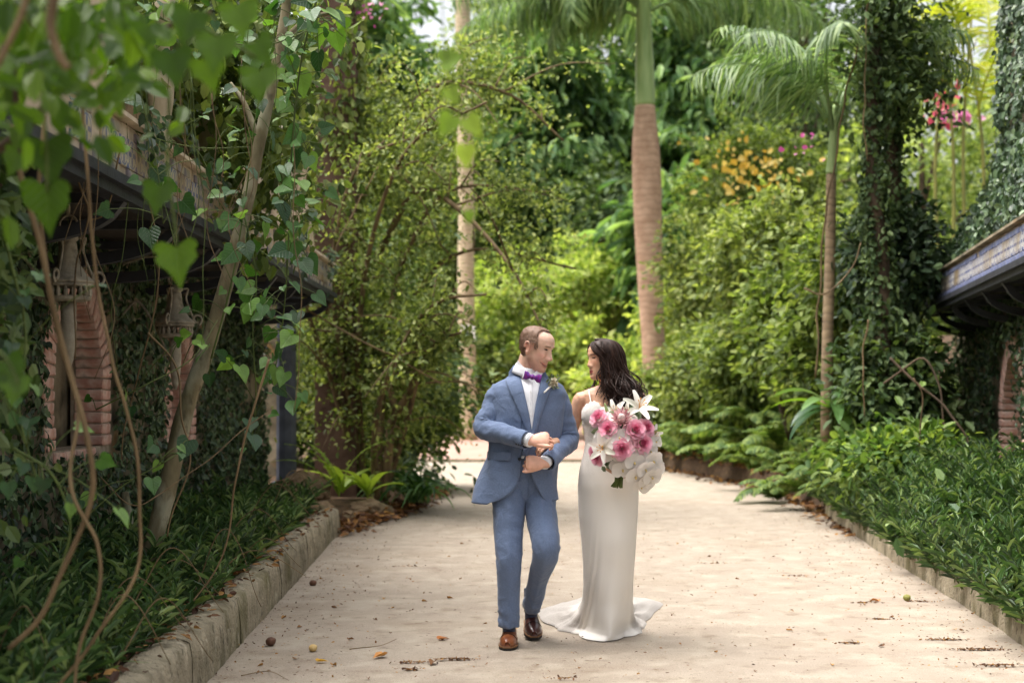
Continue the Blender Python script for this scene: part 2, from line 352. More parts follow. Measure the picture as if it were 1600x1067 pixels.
# ================================================================== the two ivy-clad buildings
def tile_mat(name, base, ink, wear):
    m, nt, b = mat_new(name); L = nt.links
    tc = nd(nt, 'ShaderNodeTexCoord'); sp = nd(nt, 'ShaderNodeSeparateXYZ'); L.new(tc.outputs['Object'], sp.inputs[0])
    def mth(op, a, bb=None):
        n = nd(nt, 'ShaderNodeMath', operation=op)
        for i, v in enumerate([a] if bb is None else [a, bb]):
            if isinstance(v, (int, float)): n.inputs[i].default_value = v
            else: L.new(v, n.inputs[i])
        return n.outputs[0]
    y, z = mth('MULTIPLY', sp.outputs[1], 13.3), mth('MULTIPLY', sp.outputs[2], 13.3)      # tile runs -1..1
    r = mth('SQRT', mth('ADD', mth('MULTIPLY', y, y), mth('MULTIPLY', z, z))); a = mth('ARCTAN2', z, y)
    pet = mth('MULTIPLY', mth('ADD', mth('COSINE', mth('MULTIPLY', a, 4)), 1.3), .36)      # flower with four petals
    m1 = mth('LESS_THAN', r, pet); m2 = mth('GREATER_THAN', r, .17)
    corner = mth('GREATER_THAN', mth('ADD', mth('ABSOLUTE', y), mth('ABSOLUTE', z)), 1.55)
    ring = mth('LESS_THAN', mth('ABSOLUTE', mth('SUBTRACT', r, .86)), .06)
    msk = mth('MAXIMUM', mth('MAXIMUM', mth('MULTIPLY', m1, m2), corner), ring)
    nz = nd(nt, 'ShaderNodeTexNoise'); nz.inputs['Scale'].default_value = 40; nz.inputs['Detail'].default_value = 5; L.new(tc.outputs['Object'], nz.inputs['Vector'])
    msk = mth('MULTIPLY', msk, mth('GREATER_THAN', nz.outputs[0], .36))
    col = mixc(nt, msk, base, ink)
    g = nd(nt, 'ShaderNodeNewGeometry'); nw = nd(nt, 'ShaderNodeTexNoise'); nw.inputs['Scale'].default_value = 2.2; nw.inputs['Detail'].default_value = 8; L.new(g.outputs['Position'], nw.inputs['Vector'])
    rw = ramp(nt, [(.45, (0, 0, 0)), (.66, (.8, .8, .8))]); L.new(nw.outputs[0], rw.inputs[0]); col = mixc(nt, rw.outputs[0], col, wear)
    L.new(col, b.inputs['Base Color']); b.inputs['Roughness'].default_value = .35
    return m
tile_mat('tile_flower', srgb('c9c6bf'), srgb('3f4c84'), srgb('8b7444'))
tile_mat('tile_flower_worn', srgb('bdb29a'), srgb('56608a'), srgb('8a6a45'))
rough_mat('tile_blue', srgb('4a5688'), srgb('8a90ac'), scale=16, rough=.4, bump=.1, extra=[(srgb('8a7a55'), 3, .55, .75, .6)])
rough_mat('tile_blue_worn', srgb('8a8474'), srgb('b5a98f'), scale=9, rough=.6, bump=.2, extra=[(srgb('5a638a'), 5, .5, .65, .7), (srgb('6d5131'), 4, .55, .7, .6)])
def soft_box(name, size, bev, seed=0, jit=.0, taper=0):
    "a block with softened, slightly uneven edges (shared by many pieces)"
    bm = bmesh.new(); bmesh.ops.create_cube(bm, size=1)
    for v in bm.verts:
        k = 1+taper*(.5 if v.co.z > 0 else -.5)
        v.co = Vector((v.co.x*size[0], v.co.y*size[1]*k, v.co.z*size[2]))
    bmesh.ops.bevel(bm, geom=bm.edges[:], offset=bev, segments=1, affect='EDGES', profile=.6)
    r = random.Random(seed)
    for v in bm.verts: v.co += Vector([r.uniform(-jit, jit) for _ in range(3)])
    me = bpy.data.meshes.new(name); bm.to_mesh(me); bm.free(); return me
def put(name, me, mat, parent, loc, rot=None):
    "local-space child that shares mesh data"
    if len(me.materials) == 0: me.materials.append(MATS[mat])
    o = bpy.data.objects.new(name, me); COL.objects.link(o); o.parent = parent; o.location = loc
    if rot is not None: o.rotation_euler = rot
    return o
def lbuild(mb, name, mat, parent, smooth=False):
    "build in the parent's own space"
    o = mb.build(name, MATS[mat], None, smooth); o.parent = parent; return o
BRICKS = [soft_box('brick', (.19, .205, .066), .007, s, .004) for s in range(4)]
VOUS = [soft_box('brick', (.19, .062, .205), .007, s+9, .004, .34) for s in range(3)]
TILE_C = soft_box('tile', (.016, .146, .146), .003, 3); TILE_W = soft_box('tile', (.016, .146, .146), .003, 4)
BORD_C = soft_box('border_tile', (.018, .146, .046), .003, 5); BORD_W = soft_box('border_tile', (.018, .146, .046), .003, 6)

def house(root, y0, y1, arches, eave, over, ez, tiles, top, worn, seed, dirn):
    """local axes: x out of the wall towards the path, y along the wall, z up"""
    rr = random.Random(seed)
    # wall with true arched openings
    w = MB(); ys = sorted({y0, y1} | {a[0]+s*(a[1]+.2) for a in arches for s in (-1, 1)})
    for ya, yb in zip(ys[:-1], ys[1:]):
        a = next((a for a in arches if abs((ya+yb)/2-a[0]) < a[1]), None)
        if a is None: w.box((-.19, (ya+yb)/2, top/2-.1), (.38, yb-ya, top+.2)); continue
        yc, hw, sill, spring = a; n = 16; R = hw+.2
        for i in range(n):
            p0, p1 = ya+(yb-ya)*i/n, ya+(yb-ya)*(i+1)/n; m = (p0+p1)/2
            zt = spring+math.sqrt(max(0, R*R-(m-yc)**2))
            w.box((-.19, m, (zt+top)/2), (.38, p1-p0, top-zt)); w.box((-.19, m, (sill-.1)/2-.1), (.38, p1-p0, sill-.1+.2))
        w.box((-.30, yc, (sill+spring+R)/2), (.14, 2*R, spring+R-sill+.2))
    lbuild(w, 'wall', 'plaster', root)
    for (yc, hw, sill, spring) in arches:
        am = MB(); n = 24; R0, R1 = hw+.012, hw+.208          # mortar bed behind the bricks
        for i in range(n):
            a0, a1 = math.pi*i/n, math.pi*(i+1)/n
            V = [(x, yc+R*math.cos(t), spring+R*math.sin(t)) for x in (-.2, .004) for (R, t) in ((R0, a0), (R1, a0), (R1, a1), (R0, a1))]
            am.add(V, [(0, 1, 2, 3), (7, 6, 5, 4), (0, 4, 5, 1), (1, 5, 6, 2), (2, 6, 7, 3), (3, 7, 4, 0)])
        for s in (-1, 1): am.box((-.098, yc+s*(hw+.11), (sill+spring)/2), (.204, .194, spring-sill))
        am.box((-.098, yc, sill-.05), (.20, 2*hw+.4, .1))
        arch = lbuild(am, 'brick_arch', 'mortar', root)
        nc = int((spring-sill)/.075)
        for s in (-1, 1):
            for i in range(nc):
                for dx in (0,):
                    put('brick', BRICKS[rr.randrange(4)], 'brick_red', arch, (-.078+rr.uniform(-.004, .008), yc+s*(hw+.102+rr.uniform(-.005, .005)), sill+.0375+i*(spring-sill)/nc), (rr.uniform(-.02, .02), 0, rr.uniform(-.02, .02)))
        nv = int(math.pi*(hw+.10)/.078)
        for i in range(nv):
            t = math.pi*(i+.5)/nv
            for dx in (0,):
                put('brick', VOUS[rr.randrange(3)], 'brick_red', arch, (-.078+rr.uniform(-.004, .008), yc+(hw+.102)*math.cos(t), spring+(hw+.102)*math.sin(t)), (t-math.pi/2, 0, 0))
        for i in range(int(2*hw/.21)):
            put('brick', BRICKS[rr.randrange(4)], 'brick_red', arch, (-.078, yc-hw+.105+i*.212, sill-.04), None)
    # eave: soffit boards, beam, console brackets, tile band, coping
    e0, e1 = eave; L = e1-e0; mid = (e0+e1)/2
    s = MB(); s.box((over/2-.19, mid, ez+.055), (over+.30, L, .05)); lbuild(s, 'soffit', 'dark_wood', root)
    s = MB(); s.box((over-.05, mid, ez+.005), (.10, L, .07)); s.box((over+.01, mid, ez+.045), (.05, L, .05)); lbuild(s, 'eave_beam', 'black_iron', root)
    s = MB(); s.box((over-.08, mid, ez+.08+.135), (.12, L-.01, .27)); lbuild(s, 'fascia', 'cream_stone', root)
    s = MB(); s.box((over-.07, mid, ez+.08+.29), (.20, L, .022)); lbuild(s, 'coping', 'cream_stone' if worn else 'plaster', root)
    nb = int(L/1.05)
    for i in range(nb+1):
        y = e0+.05+(L-.1)*i/nb; bk = MB(); V = []
        pts = [(over-.03, ez-.03)]+[(over-.06-(over-.1)*(1-math.cos(t)), ez-.05-.21*math.sin(t)) for t in np.linspace(.15, math.pi/2, 9)]+[(.0, ez-.27), (.0, ez-.22)]+[(over-.10-(over-.14)*(1-math.cos(t)), ez-.03-.16*math.sin(t)) for t in np.linspace(math.pi/2, .1, 9)]
        n = len(pts); V = [(x, y+q, z) for q in (-.035, .035) for (x, z) in pts]; F = [(i_, (i_+1) % n, n+(i_+1) % n, n+i_) for i_ in range(n)]+[tuple(range(n))[::-1], tuple(range(n, 2*n))]
        bk.add(V, F); bk.box((over*.45, y, ez-.01), (over*.85, .06, .05)); lbuild(bk, 'bracket', 'black_iron', root)
    y = tiles[0]; me, bo = (TILE_W, BORD_W) if worn else (TILE_C, BORD_C); mt, mb_ = ('tile_flower_worn', 'tile_blue_worn') if worn else ('tile_flower', 'tile_blue')
    x = over-.015
    while y < tiles[1]:
        if rr.random() > (.18 if worn else .03): put('tile', me, mt, root, (x+rr.uniform(-.002, .003), y, ez+.08+.125+.002), (rr.uniform(-.01, .01), 0, rr.uniform(-.015, .015)))
        for z in (ez+.08+.026, ez+.08+.226):
            if rr.random() > (.25 if worn else .03): put('border_tile', bo, mb_, root, (x+rr.uniform(-.002, .003), y, z), (rr.uniform(-.01, .01), 0, 0))
        y += .15
    return root
hl = empty('villa', (-2.75, 0, 0), 'ivy-clad building on the left with brick arched niches under a bracketed tiled eave', 'building')
house(hl, 3.0, 15.6, [(9.0, .49, 1.03, 1.48), (11.75, .33, 0.95, 1.48)], (3.6, 15.1), .86, 2.36, (6.2, 15.0), 2.5, True, 5, 1)
# terrace over the eave: set-back upper wall, pale posts and stone blocks
m = MB(); m.box((-.9, 9.4, 4.4), (.5, 12.4, 4.2)); lbuild(m, 'upper_wall', 'plaster', hl)
m = MB(); m.box((-.45, 9.4, 2.47), (1.1, 12.2, .1)); lbuild(m, 'terrace_slab', 'plaster', hl)
for i, (y, h) in enumerate([(7.0, .9), (8.3, .95), (9.65, 1.0), (11.0, .95), (12.4, 1.0), (13.8, .9)]):
    m = MB(); m.lathe([(.085, 0), (.09, .06), (.055, .1), (.05, .2), (.075, .36), (.08, .45), (.055, .62), (.05, .75), (.07, .8), (.085, .84), (.085, h)], (.70, y, 2.72), 12); o = lbuild(m, 'terrace_post', 'cream_stone', hl, True)
m = MB()
for i in range(10): m.box((.45, 6.4+i*.9, 2.86+random.uniform(-.02, .03)), (.3, .8, .26), Matrix.Rotation(random.uniform(-.04, .04), 3, 'Z'))
lbuild(m, 'terrace_wall', 'rock', hl)
# sloping cream parapet at the end of the roof and brown stone pier behind it
m = MB(); V = [(.66, 13.6, 2.7), (.66, 15.3, 2.7), (.66, 14.9, 3.1), (.66, 14.2, 3.45), (.66, 13.6, 3.6)]
V += [(x-.4, y, z) for (x, y, z) in V]; m.add(V, [(0, 1, 2, 3, 4), (9, 8, 7, 6, 5)]+[(i, 5+i, 5+(i+1) % 5, (i+1) % 5) for i in range(5)]); lbuild(m, 'end_parapet', 'cream_stone', hl)
m = MB(); m.box((.72, 16.6, 3.4), (.48, .5, 6.8), taper=.05); lbuild(m, 'stone_pier', 'brown_stone', hl)
m = MB(); m.tube([(.26, 15.7, .1), (.26, 15.7, 2.45)], [.115, .105], 10); m.box((.26, 15.7, .34), (.3, .3, .12)); m.box((.26, 15.7, 2.40), (.3, .3, .1)); lbuild(m, 'iron_post', 'blue_iron', hl)
m = MB(); m.box((-1.6, 17.5, 1.6), (3, .4, 3.2)); lbuild(m, 'end_wall', 'plaster', hl)

hr = empty('villa', (4.32, 10.3, 0), 'ivy-clad building on the right with blue patterned tile band over curved brackets', 'building')
ang = math.atan2(.169, 1); hr.rotation_euler = (0, 0, math.pi-ang)
# local y points back towards the camera here: depth beyond 10.3 is negative y
house(hr, -7.6, 4.5, [(-3.8, .55, .70, 1.20)], (-6.55, 4.0), .56, 2.31, (-6.45, 3.9), 2.5, False, 11, -1)
m = MB(); m.box((-.95, -1.6, 3.3), (1.0, 9.6, 1.7)); m.box((-1.6, -1.6, 5.0), (1.2, 9.0, 2.6)); lbuild(m, 'upper_wall', 'plaster', hr)
m = MB(); m.box((-.62, -3.0, 4.9), (1.2, 2.2, 6.2)); lbuild(m, 'tower', 'plaster', hr)
m = MB(); m.box((.1, -1.3, 2.78), (.5, 10.2, .14)); lbuild(m, 'ledge', 'soil', hr)
# ================================================================== vegetation
def unit(v): return v/(np.linalg.norm(v, axis=-1, keepdims=True)+1e-9)
T_DIAM = (np.array([(0, 0, 0), (.42, .24, .05), (1, 0, -.1), (.42, -.24, .05)]), np.array([(0, 1, 2), (0, 2, 3)])[:, ::-1])
T_OVAL = (np.array([(0, 0, 0), (.28, .25, .06), (.72, .21, .02), (1, 0, -.12), (.72, -.21, .02), (.28, -.25, .06)]), np.array([(0, 3, 2, 1), (0, 5, 4, 3)]))
T_LANCE = (np.array([(0, 0, 0), (.3, .095, .07), (.7, .075, .05), (1, 0, -.14), (.7, -.075, .05), (.3, -.095, .07)]), np.array([(0, 3, 2, 1), (0, 5, 4, 3)]))
T_BLADE = (np.array([(0, .03, 0), (0, -.03, 0), (.5, .045, .03), (.5, -.045, .03), (1, 0, -.12)]), [np.array([(0, 1, 3, 2)]), np.array([(2, 3, 4)])])
def cloud(pos, dirv, nrm, size, tmpl, width=1.0):
    pos = np.asarray(pos, float); N = len(pos)
    X = unit(np.asarray(dirv, float)); Z = np.asarray(nrm, float); Z = unit(Z-X*(Z*X).sum(1, keepdims=True)); Y = np.cross(Z, X)
    tv, tf = tmpl; size = np.broadcast_to(np.asarray(size, float), (N,))[:, None, None]
    wv = np.broadcast_to(np.asarray(width, float), (N,))[:, None, None]
    V = pos[:, None, :]+size*(tv[None, :, 0:1]*X[:, None, :]+wv*tv[None, :, 1:2]*Y[:, None, :]+tv[None, :, 2:3]*Z[:, None, :])
    k = len(tv); off = (np.arange(N)*k)
    if not isinstance(tf, list): tf = [tf]
    F = [(off[:, None, None]+f[None]).reshape(-1, f.shape[1]) for f in tf]
    r = np.repeat(RNG.random(N), k)
    return V.reshape(-1, 3), F, r
def cloud_obj(name, parts, mat, parent=None, smooth=False):
    "parts: list of (V,F,r)"
    Vs, Fs, rs, n = [], {}, [], 0
    for V, F, r in parts:
        for f in F: Fs.setdefault(f.shape[1], []).append(f+n)
        Vs.append(V); rs.append(r); n += len(V)
    me = np_mesh(name, np.concatenate(Vs), [np.concatenate(v) for v in Fs.values()], smooth, {'rnd': np.concatenate(rs)})
    return link(name, me, MATS[mat], parent)
def clumps(center, radii, nclump, per, cr, shell=.55):
    "leaf positions in clumps through an ellipsoid, more near its skin"
    d = unit(RNG.normal(size=(nclump, 3))); r = (shell+(1-shell)*RNG.random(nclump)**.6)*(1+.18*RNG.normal(size=nclump))
    cc = np.asarray(center)+d*r[:, None]*np.asarray(radii)
    n = RNG.poisson(per, nclump)+1; idx = np.repeat(np.arange(nclump), n)
    off = RNG.normal(size=(len(idx), 3))*np.array([1, 1, .62])*cr
    return cc[idx]+off, unit(d[idx]+off/cr*.4), cc
def rnd_dirs(n, base, spread): return unit(np.asarray(base)+RNG.normal(size=(n, 3))*spread)

def trunk_mb(mb, pts, r0, r1, n=9, knots=0):
    c = catmull(pts, 8); rr = np.linspace(r0, r1, len(c))*(1+.05*np.sin(np.arange(len(c))*1.7)+knots*RNG.normal(size=len(c)))
    mb.tube(c, rr, n); return c
def tree(name, label, base, h, crown_c, radii, nclump, per, cr, leaf, lmat, tmpl, bark='dark_bark', tr=.12, group=None, droop=-.25, cat='tree', trunk_pts=None, spread=.6, wid=1.0):
    base = Vector(base); root = empty(name, base, label, cat, group)
    mb = MB(); cc_ = Vector(crown_c)
    pts = trunk_pts or [base+Vector((0, 0, -.3)), base+(cc_-base)*.35+Vector((random.uniform(-.2, .2), random.uniform(-.2, .2), 0)), base+(cc_-base)*.8, cc_+Vector((0, 0, radii[2]*.5))]
    c = trunk_mb(mb, pts, tr, tr*.35)
    pos, out, cen = clumps(crown_c, radii, nclump, per, cr)
    for k in range(min(16, len(cen))):
        q = cen[RNG.integers(len(cen))]; s = c[int(len(c)*random.uniform(.35, .85))]
        mid = (s+q)/2+np.array([0, 0, .12*np.linalg.norm(q-s)]); cv = catmull([s, mid, q], 6)
        mb.tube(cv, np.linspace(tr*.4, tr*.08, len(cv)), 5)
    mb.build('trunk', MATS[bark], root, True)
    n = len(pos); dirs = unit(out*.7+np.array([0, 0, droop])+RNG.normal(size=(n, 3))*spread)
    nr = unit(np.array([0, 0, 1.0])+.5*out+RNG.normal(size=(n, 3))*.45)
    V, F, r = cloud(pos, dirs, nr, leaf*(.6+.8*RNG.random(n)), tmpl, wid)
    cloud_obj('crown', [(V, F, r)], lmat, root)
    return root
def frond_arrays(L, npair, leaflet, lw, arch, hang, vshape=.5, seed=0, segs=14, tip=.35, base_gap=.12, twist=.0):
    """one pinnate frond along +X, arching down; returns (V,F,r) for leaflets and rachis points"""
    r = np.random.default_rng(seed); t = np.linspace(0, 1, segs)
    ang = arch[0]+(arch[1]-arch[0])*t**1.2; dx = np.cos(ang)*L/segs; dz = np.sin(ang)*L/segs
    rx_ = np.c_[np.concatenate([[0], np.cumsum(dx)[:-1]]), np.zeros(segs), np.concatenate([[0], np.cumsum(dz)[:-1]])]
    tt = np.repeat(np.linspace(base_gap, .99, npair), 2); s = np.tile([1.0, -1.0], npair)
    p = np.stack([np.interp(tt, t, rx_[:, k]) for k in range(3)], 1)
    a = np.interp(tt, t, ang); T = np.c_[np.cos(a), np.zeros_like(a), np.sin(a)]; U = np.c_[-np.sin(a), np.zeros_like(a), np.cos(a)]
    B = np.c_[np.zeros_like(a), s, np.zeros_like(a)]
    n = len(tt); d = T*(.55+.3*tt[:, None])+B*.9+U*vshape+np.array([0, 0, -1.0])*hang*(.6+.8*r.random((n, 1)))+r.normal(size=(n, 3))*.08
    ln = leaflet*np.sin(np.pi*(.12+.88*tt)**.8*.93)**.7*(.85+.3*r.random(n)); ln = np.maximum(ln, leaflet*tip*.4)
    return p, d, U+r.normal(size=(n, 3))*.2, ln, rx_
def frond_mesh(name, L, npair, leaflet, lw, arch, hang, rr=(.02, .006), seed=0, **kw):
    p, d, nr, ln, rc = frond_arrays(L, npair, leaflet, lw, arch, hang, seed=seed, **kw)
    # long leaflets droop: three-piece blades
    tv = np.array([(0, .35, 0), (0, -.35, 0), (.35, .5, .02), (.35, -.5, .02), (.7, .38, -.05-.12*hang), (.7, -.38, -.05-.12*hang), (1, 0, -.16-.3*hang)]); tf = [np.array([(0, 1, 3, 2), (2, 3, 5, 4)]), np.array([(4, 5, 6)])]
    V, F, r = cloud(p, d, nr, ln, (tv, tf), lw/np.maximum(ln, 1e-3))
    tb, tF = tube(rc, np.linspace(rr[0], rr[1], len(rc)), 5)
    me = np_mesh(name, np.r_[V, tb], F[:]+[np.array([f for f in tF if len(f) == 4])+len(V)] if False else [np.concatenate([F[0], np.array([f for f in tF if len(f) == 4])+len(V)]), F[1]], False, {'rnd': np.r_[r, np.full(len(tb), .75)]})
    return me
def put_frond(name, me, mat, parent, loc, az, el=0, roll=0, scale=1):
    "a frond turned to azimuth az (0 = +X) and tilted up by el; loc is in the world"
    if len(me.materials) == 0: me.materials.append(MATS[mat])
    o = bpy.data.objects.new(name, me); COL.objects.link(o); o.parent = parent
    M = Matrix.Translation(loc) @ Matrix.Rotation(az, 4, 'Z') @ Matrix.Rotation(-el, 4, 'Y') @ Matrix.Rotation(roll, 4, 'X') @ Matrix.Scale(scale, 4)
    o.matrix_basis = (world_of(parent).inverted() @ M) if parent else M
    return o

def blade_mesh(name, L, w, arch, cup=.12, seed=0, n=9):
    t = np.linspace(0, 1, n); a = arch[0]+(arch[1]-arch[0])*t; x = np.concatenate([[0], np.cumsum(np.cos(a))[:-1]])*L/n; z = np.concatenate([[0], np.cumsum(np.sin(a))[:-1]])*L/n
    ww = w*np.sin(np.pi*np.clip(.04+.96*t, 0, 1))**.75*(1-.25*t); V = []; rng = random.Random(seed)
    for i in range(n):
        for s in (-1, -.5, 0, .5, 1): V.append((x[i]-math.sin(a[i])*abs(s)*cup*ww[i], s*ww[i], z[i]+abs(s)*cup*ww[i]*2+.02*w*rng.uniform(-1, 1)))
    F = [(i*5+j, i*5+j+1, (i+1)*5+j+1, (i+1)*5+j) for i in range(n-1) for j in range(4)]
    return np_mesh(name, np.array(V), np.array(F), True, {'rnd': np.full(len(V), rng.random())})
# ------------------------------------------------------------------ far wood and trees behind the couple
def wood(name, label, xs, ds, zs, nclump, per, cr, leaf, lmat, tmpl, wid=1.0):
    cc = np.c_[RNG.uniform(*xs, nclump), RNG.uniform(*ds, nclump), RNG.uniform(*zs, nclump)]
    gx, gy = 800+FPX*cc[:, 0]/cc[:, 1], 612-FPX*(cc[:, 2]-CAMZ)/cc[:, 1]; cc = cc[~((np.abs(gx-650) < 70) & (gy < 75)) & ~((np.abs(gx-1500) < 45) & (gy < 220))]; nclump = len(cc)   # clearings where the sky shows
    n = RNG.poisson(per, nclump)+1; idx = np.repeat(np.arange(nclump), n); off = RNG.normal(size=(len(idx), 3))*np.array([1, .8, .7])*cr
    pos = cc[idx]+off; N = len(pos)
    V, F, r = cloud(pos, rnd_dirs(N, (0, -.3, -.3), .7), rnd_dirs(N, (0, -.4, .8), .5), leaf*(.6+.8*RNG.random(N)), tmpl, wid)
    return tag(cloud_obj(name, [(V, F, r)], lmat), label, 'wood', kind='stuff')
wood('far_wood', 'distant mass of green woodland closing the view behind everything', (-24, 34), (66, 76), (0, 17), 1500, 44, 1.1, .6, 'far_leaf', T_DIAM)
wood('far_wood', 'darker thicket of woodland beyond the far end of the drive', (-20, 26), (60, 65), (0, 8), 600, 42, .9, .5, 'dark_leaf', T_DIAM)
FAR = [  # px, py of crown centre, depth, radii, clumps, material, leaf, label
    (545, 190, 52, (3.6, 3.2, 4.6), 'cool_leaf', 'tall leafy tree behind the thicket, left of the pale trunk'),
    (660, 330, 48, (2.6, 2.4, 3.8), 'shrub_leaf', 'rounded mid green tree behind the pale trunk with the sign'),
    (860, 250, 50, (2.6, 2.5, 4.6), 'cool_leaf', 'feathery tall tree left of the royal palm crown'),
    (945, 400, 46, (1.3, 1.5, 3.0), 'dark_leaf', 'dark tree in the gap just left of the royal palm trunk'),
    (1120, 180, 50, (3.6, 3.0, 6.0), 'cool_leaf', 'tall leafy tree directly right of the royal palm'),
    (1260, 120, 44, (2.8, 2.6, 4.2), 'dark_leaf', 'dark canopy tree behind the slender young palm'),
    (820, 20, 58, (3.0, 3.0, 4.0), 'far_leaf', 'high treetop under the patch of bright sky'),
    (1000, 30, 56, (4.6, 3.0, 4.4), 'far_leaf', 'high treetop behind the crown of the royal palm'),
    (1440, 330, 40, (3.2, 2.6, 4.0), 'far_leaf', 'tree seen through the gap above the right tiled eave'),
    (1060, 440, 40, (1.5, 1.6, 2.6), 'cool_leaf', 'light green tree hugging the right side of the royal palm trunk'),
]
for (px, py, d, R, lm, lab) in FAR:
    c = P(px, py, d); base = (c.x+random.uniform(-.5, .5), c.y+.6, .4+.08*max(0, d-34))
    vol = R[0]*R[2]
    tree('broadleaf_tree', lab, base, 0, c, R, int(70+vol*7), 46, .42, .62 if lm == 'cool_leaf' else (.30 if d > 45 else .24), lm, T_LANCE if lm == 'cool_leaf' else T_DIAM, 'dark_bark', .2, 'trees behind the couple', droop=-.9 if lm == 'cool_leaf' else -.25, wid=1.5 if lm == 'cool_leaf' else 1.0)
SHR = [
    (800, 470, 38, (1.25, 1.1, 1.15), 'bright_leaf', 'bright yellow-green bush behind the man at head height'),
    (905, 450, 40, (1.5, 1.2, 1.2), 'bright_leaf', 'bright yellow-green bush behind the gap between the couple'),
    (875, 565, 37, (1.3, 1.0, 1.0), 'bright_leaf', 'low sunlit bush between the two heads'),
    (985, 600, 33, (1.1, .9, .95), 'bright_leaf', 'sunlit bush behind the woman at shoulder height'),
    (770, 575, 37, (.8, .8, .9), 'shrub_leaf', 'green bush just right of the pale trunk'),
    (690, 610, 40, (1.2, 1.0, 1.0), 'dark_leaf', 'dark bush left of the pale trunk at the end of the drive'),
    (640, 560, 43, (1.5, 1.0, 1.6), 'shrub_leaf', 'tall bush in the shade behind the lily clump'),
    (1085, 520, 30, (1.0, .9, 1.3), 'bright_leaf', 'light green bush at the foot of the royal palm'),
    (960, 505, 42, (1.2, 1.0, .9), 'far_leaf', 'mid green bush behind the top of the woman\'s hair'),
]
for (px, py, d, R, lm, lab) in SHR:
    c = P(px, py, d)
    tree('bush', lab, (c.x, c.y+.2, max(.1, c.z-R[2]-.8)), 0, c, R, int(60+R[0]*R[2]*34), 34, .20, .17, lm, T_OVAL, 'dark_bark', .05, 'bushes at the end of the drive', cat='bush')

# ------------------------------------------------------------------ royal palm, pale trunk with the sign, young palm
def palm_trunk_mat(name, c1, c2, ringc, scale):
    m, nt, b = mat_new(name); L = nt.links; tc = nd(nt, 'ShaderNodeTexCoord')
    wv = nd(nt, 'ShaderNodeTexWave', wave_type='BANDS', bands_direction='Z'); wv.inputs['Scale'].default_value = scale; wv.inputs['Distortion'].default_value = 4.5; wv.inputs['Detail'].default_value = 3; wv.inputs['Detail Scale'].default_value = 2
    L.new(tc.outputs['Object'], wv.inputs['Vector']); nz = nd(nt, 'ShaderNodeTexNoise'); nz.inputs['Scale'].default_value = 5; nz.inputs['Detail'].default_value = 7; L.new(tc.outputs['Object'], nz.inputs['Vector'])
    r = ramp(nt, [(.3, c1), (.7, c2)]); L.new(nz.outputs[0], r.inputs[0]); r2 = ramp(nt, [(.0, (.42, .42, .42)), (.3, (0, 0, 0))]); L.new(wv.outputs[0], r2.inputs[0])
    L.new(mixc(nt, r2.outputs[0], r.outputs[0], ringc), b.inputs['Base Color']); b.inputs['Roughness'].default_value = .85
    bp = nd(nt, 'ShaderNodeBump'); bp.inputs['Strength'].default_value = .22; bp.inputs['Distance'].default_value = .012; L.new(wv.outputs[0], bp.inputs['Height']); L.new(bp.outputs[0], b.inputs['Normal'])
palm_trunk_mat('royal_trunk', srgb('9c7c64'), srgb('bc9d84'), srgb('80644e'), 2.4)
palm_trunk_mat('pale_trunk', srgb('a08d72'), srgb('c6b596'), srgb('7d6b52'), 3.0)
palm_trunk_mat('young_trunk', srgb('7a6650'), srgb('a08a6c'), srgb('5a4a38'), 3.5)
D = 28.0
rp = empty('royal_palm', P(1024, 640, D), 'tall royal palm with bulging pinkish trunk and smooth green crownshaft', 'palm tree')
prof = [(640, 1026, 40), (540, 1021, 36), (440, 1016, 40), (360, 1013, 43), (290, 1011, 46), (230, 1009, 43), (190, 1008, 35), (166, 1008, 31)]
m = MB(); c = [P(x, y, D) for (y, x, w) in prof]; cs = catmull(c, 5); m.tube(cs, np.interp(np.linspace(0, 7, len(cs)), range(8), [w/2/FPX*D for (_, _, w) in prof]), 20); m.build('trunk', MATS['royal_trunk'], rp, True)
prof = [(167, 1008, 31), (140, 1008, 31), (100, 1007, 29), (50, 1006, 25), (-10, 1005, 22)]
m = MB(); c = [P(x, y, D) for (y, x, w) in prof]; cs = catmull(c, 4); m.tube(cs, np.interp(np.linspace(0, 4, len(cs)), range(5), [w/2/FPX*D for (_, _, w) in prof]), 18); m.build('crownshaft', MATS['crownshaft'], rp, True)
top = P(1005, -10, D)
FR = [frond_mesh('frond', 3.9, 80, .95, .035, (.75, -1.75), .75, (.045, .01), s, vshape=.2) for s in (1, 2)]
FR2 = frond_mesh('frond', 4.0, 80, .9, .035, (.9, -1.0), .7, (.045, .01), 3, vshape=.2)
for i, (az, el, me) in enumerate([(math.pi*.98, -.15, FR[0]), (math.pi*1.12, .1, FR[1]), (math.pi*.82, .12, FR2), (-.2, .1, FR[0]), (.5, .2, FR2), (math.pi*1.5, .25, FR2), (math.pi*.5, .1, FR[1]), (math.pi*1.3, -.1, FR[1])]):
    put_frond('frond', me, 'palm_leaf', rp, top, az, el, random.uniform(-.3, .3))
HF = [frond_mesh('frond', 2.9, 66, .85, .035, (.35, -2.0), .9, (.04, .01), 70+q, vshape=.1) for q in range(2)]
for (px, py, az, el, k) in [(1003, 30, math.pi*1.02, .1, 0), (1001, 15, math.pi*1.15, .15, 1), (1010, 20, -.15, .1, 1)]: put_frond('frond', HF[k], 'palm_leaf', rp, P(px, py, D), az, el, random.uniform(-.2, .2))
WF = frond_mesh('frond', 4.4, 90, 1.1, .04, (.5, -.75), .9, (.05, .01), 80, vshape=.05)
for (az, el, y_) in [(math.pi*.97, -.16, 0), (math.pi*1.07, -.05, -10), (math.pi*.9, -.12, 5), (math.pi*1.2, -.1, 0), (.05, -.15, -5)]: put_frond('frond', WF, 'palm_leaf', rp, P(1004, y_, D), az, el, 0)
D2 = 36.0
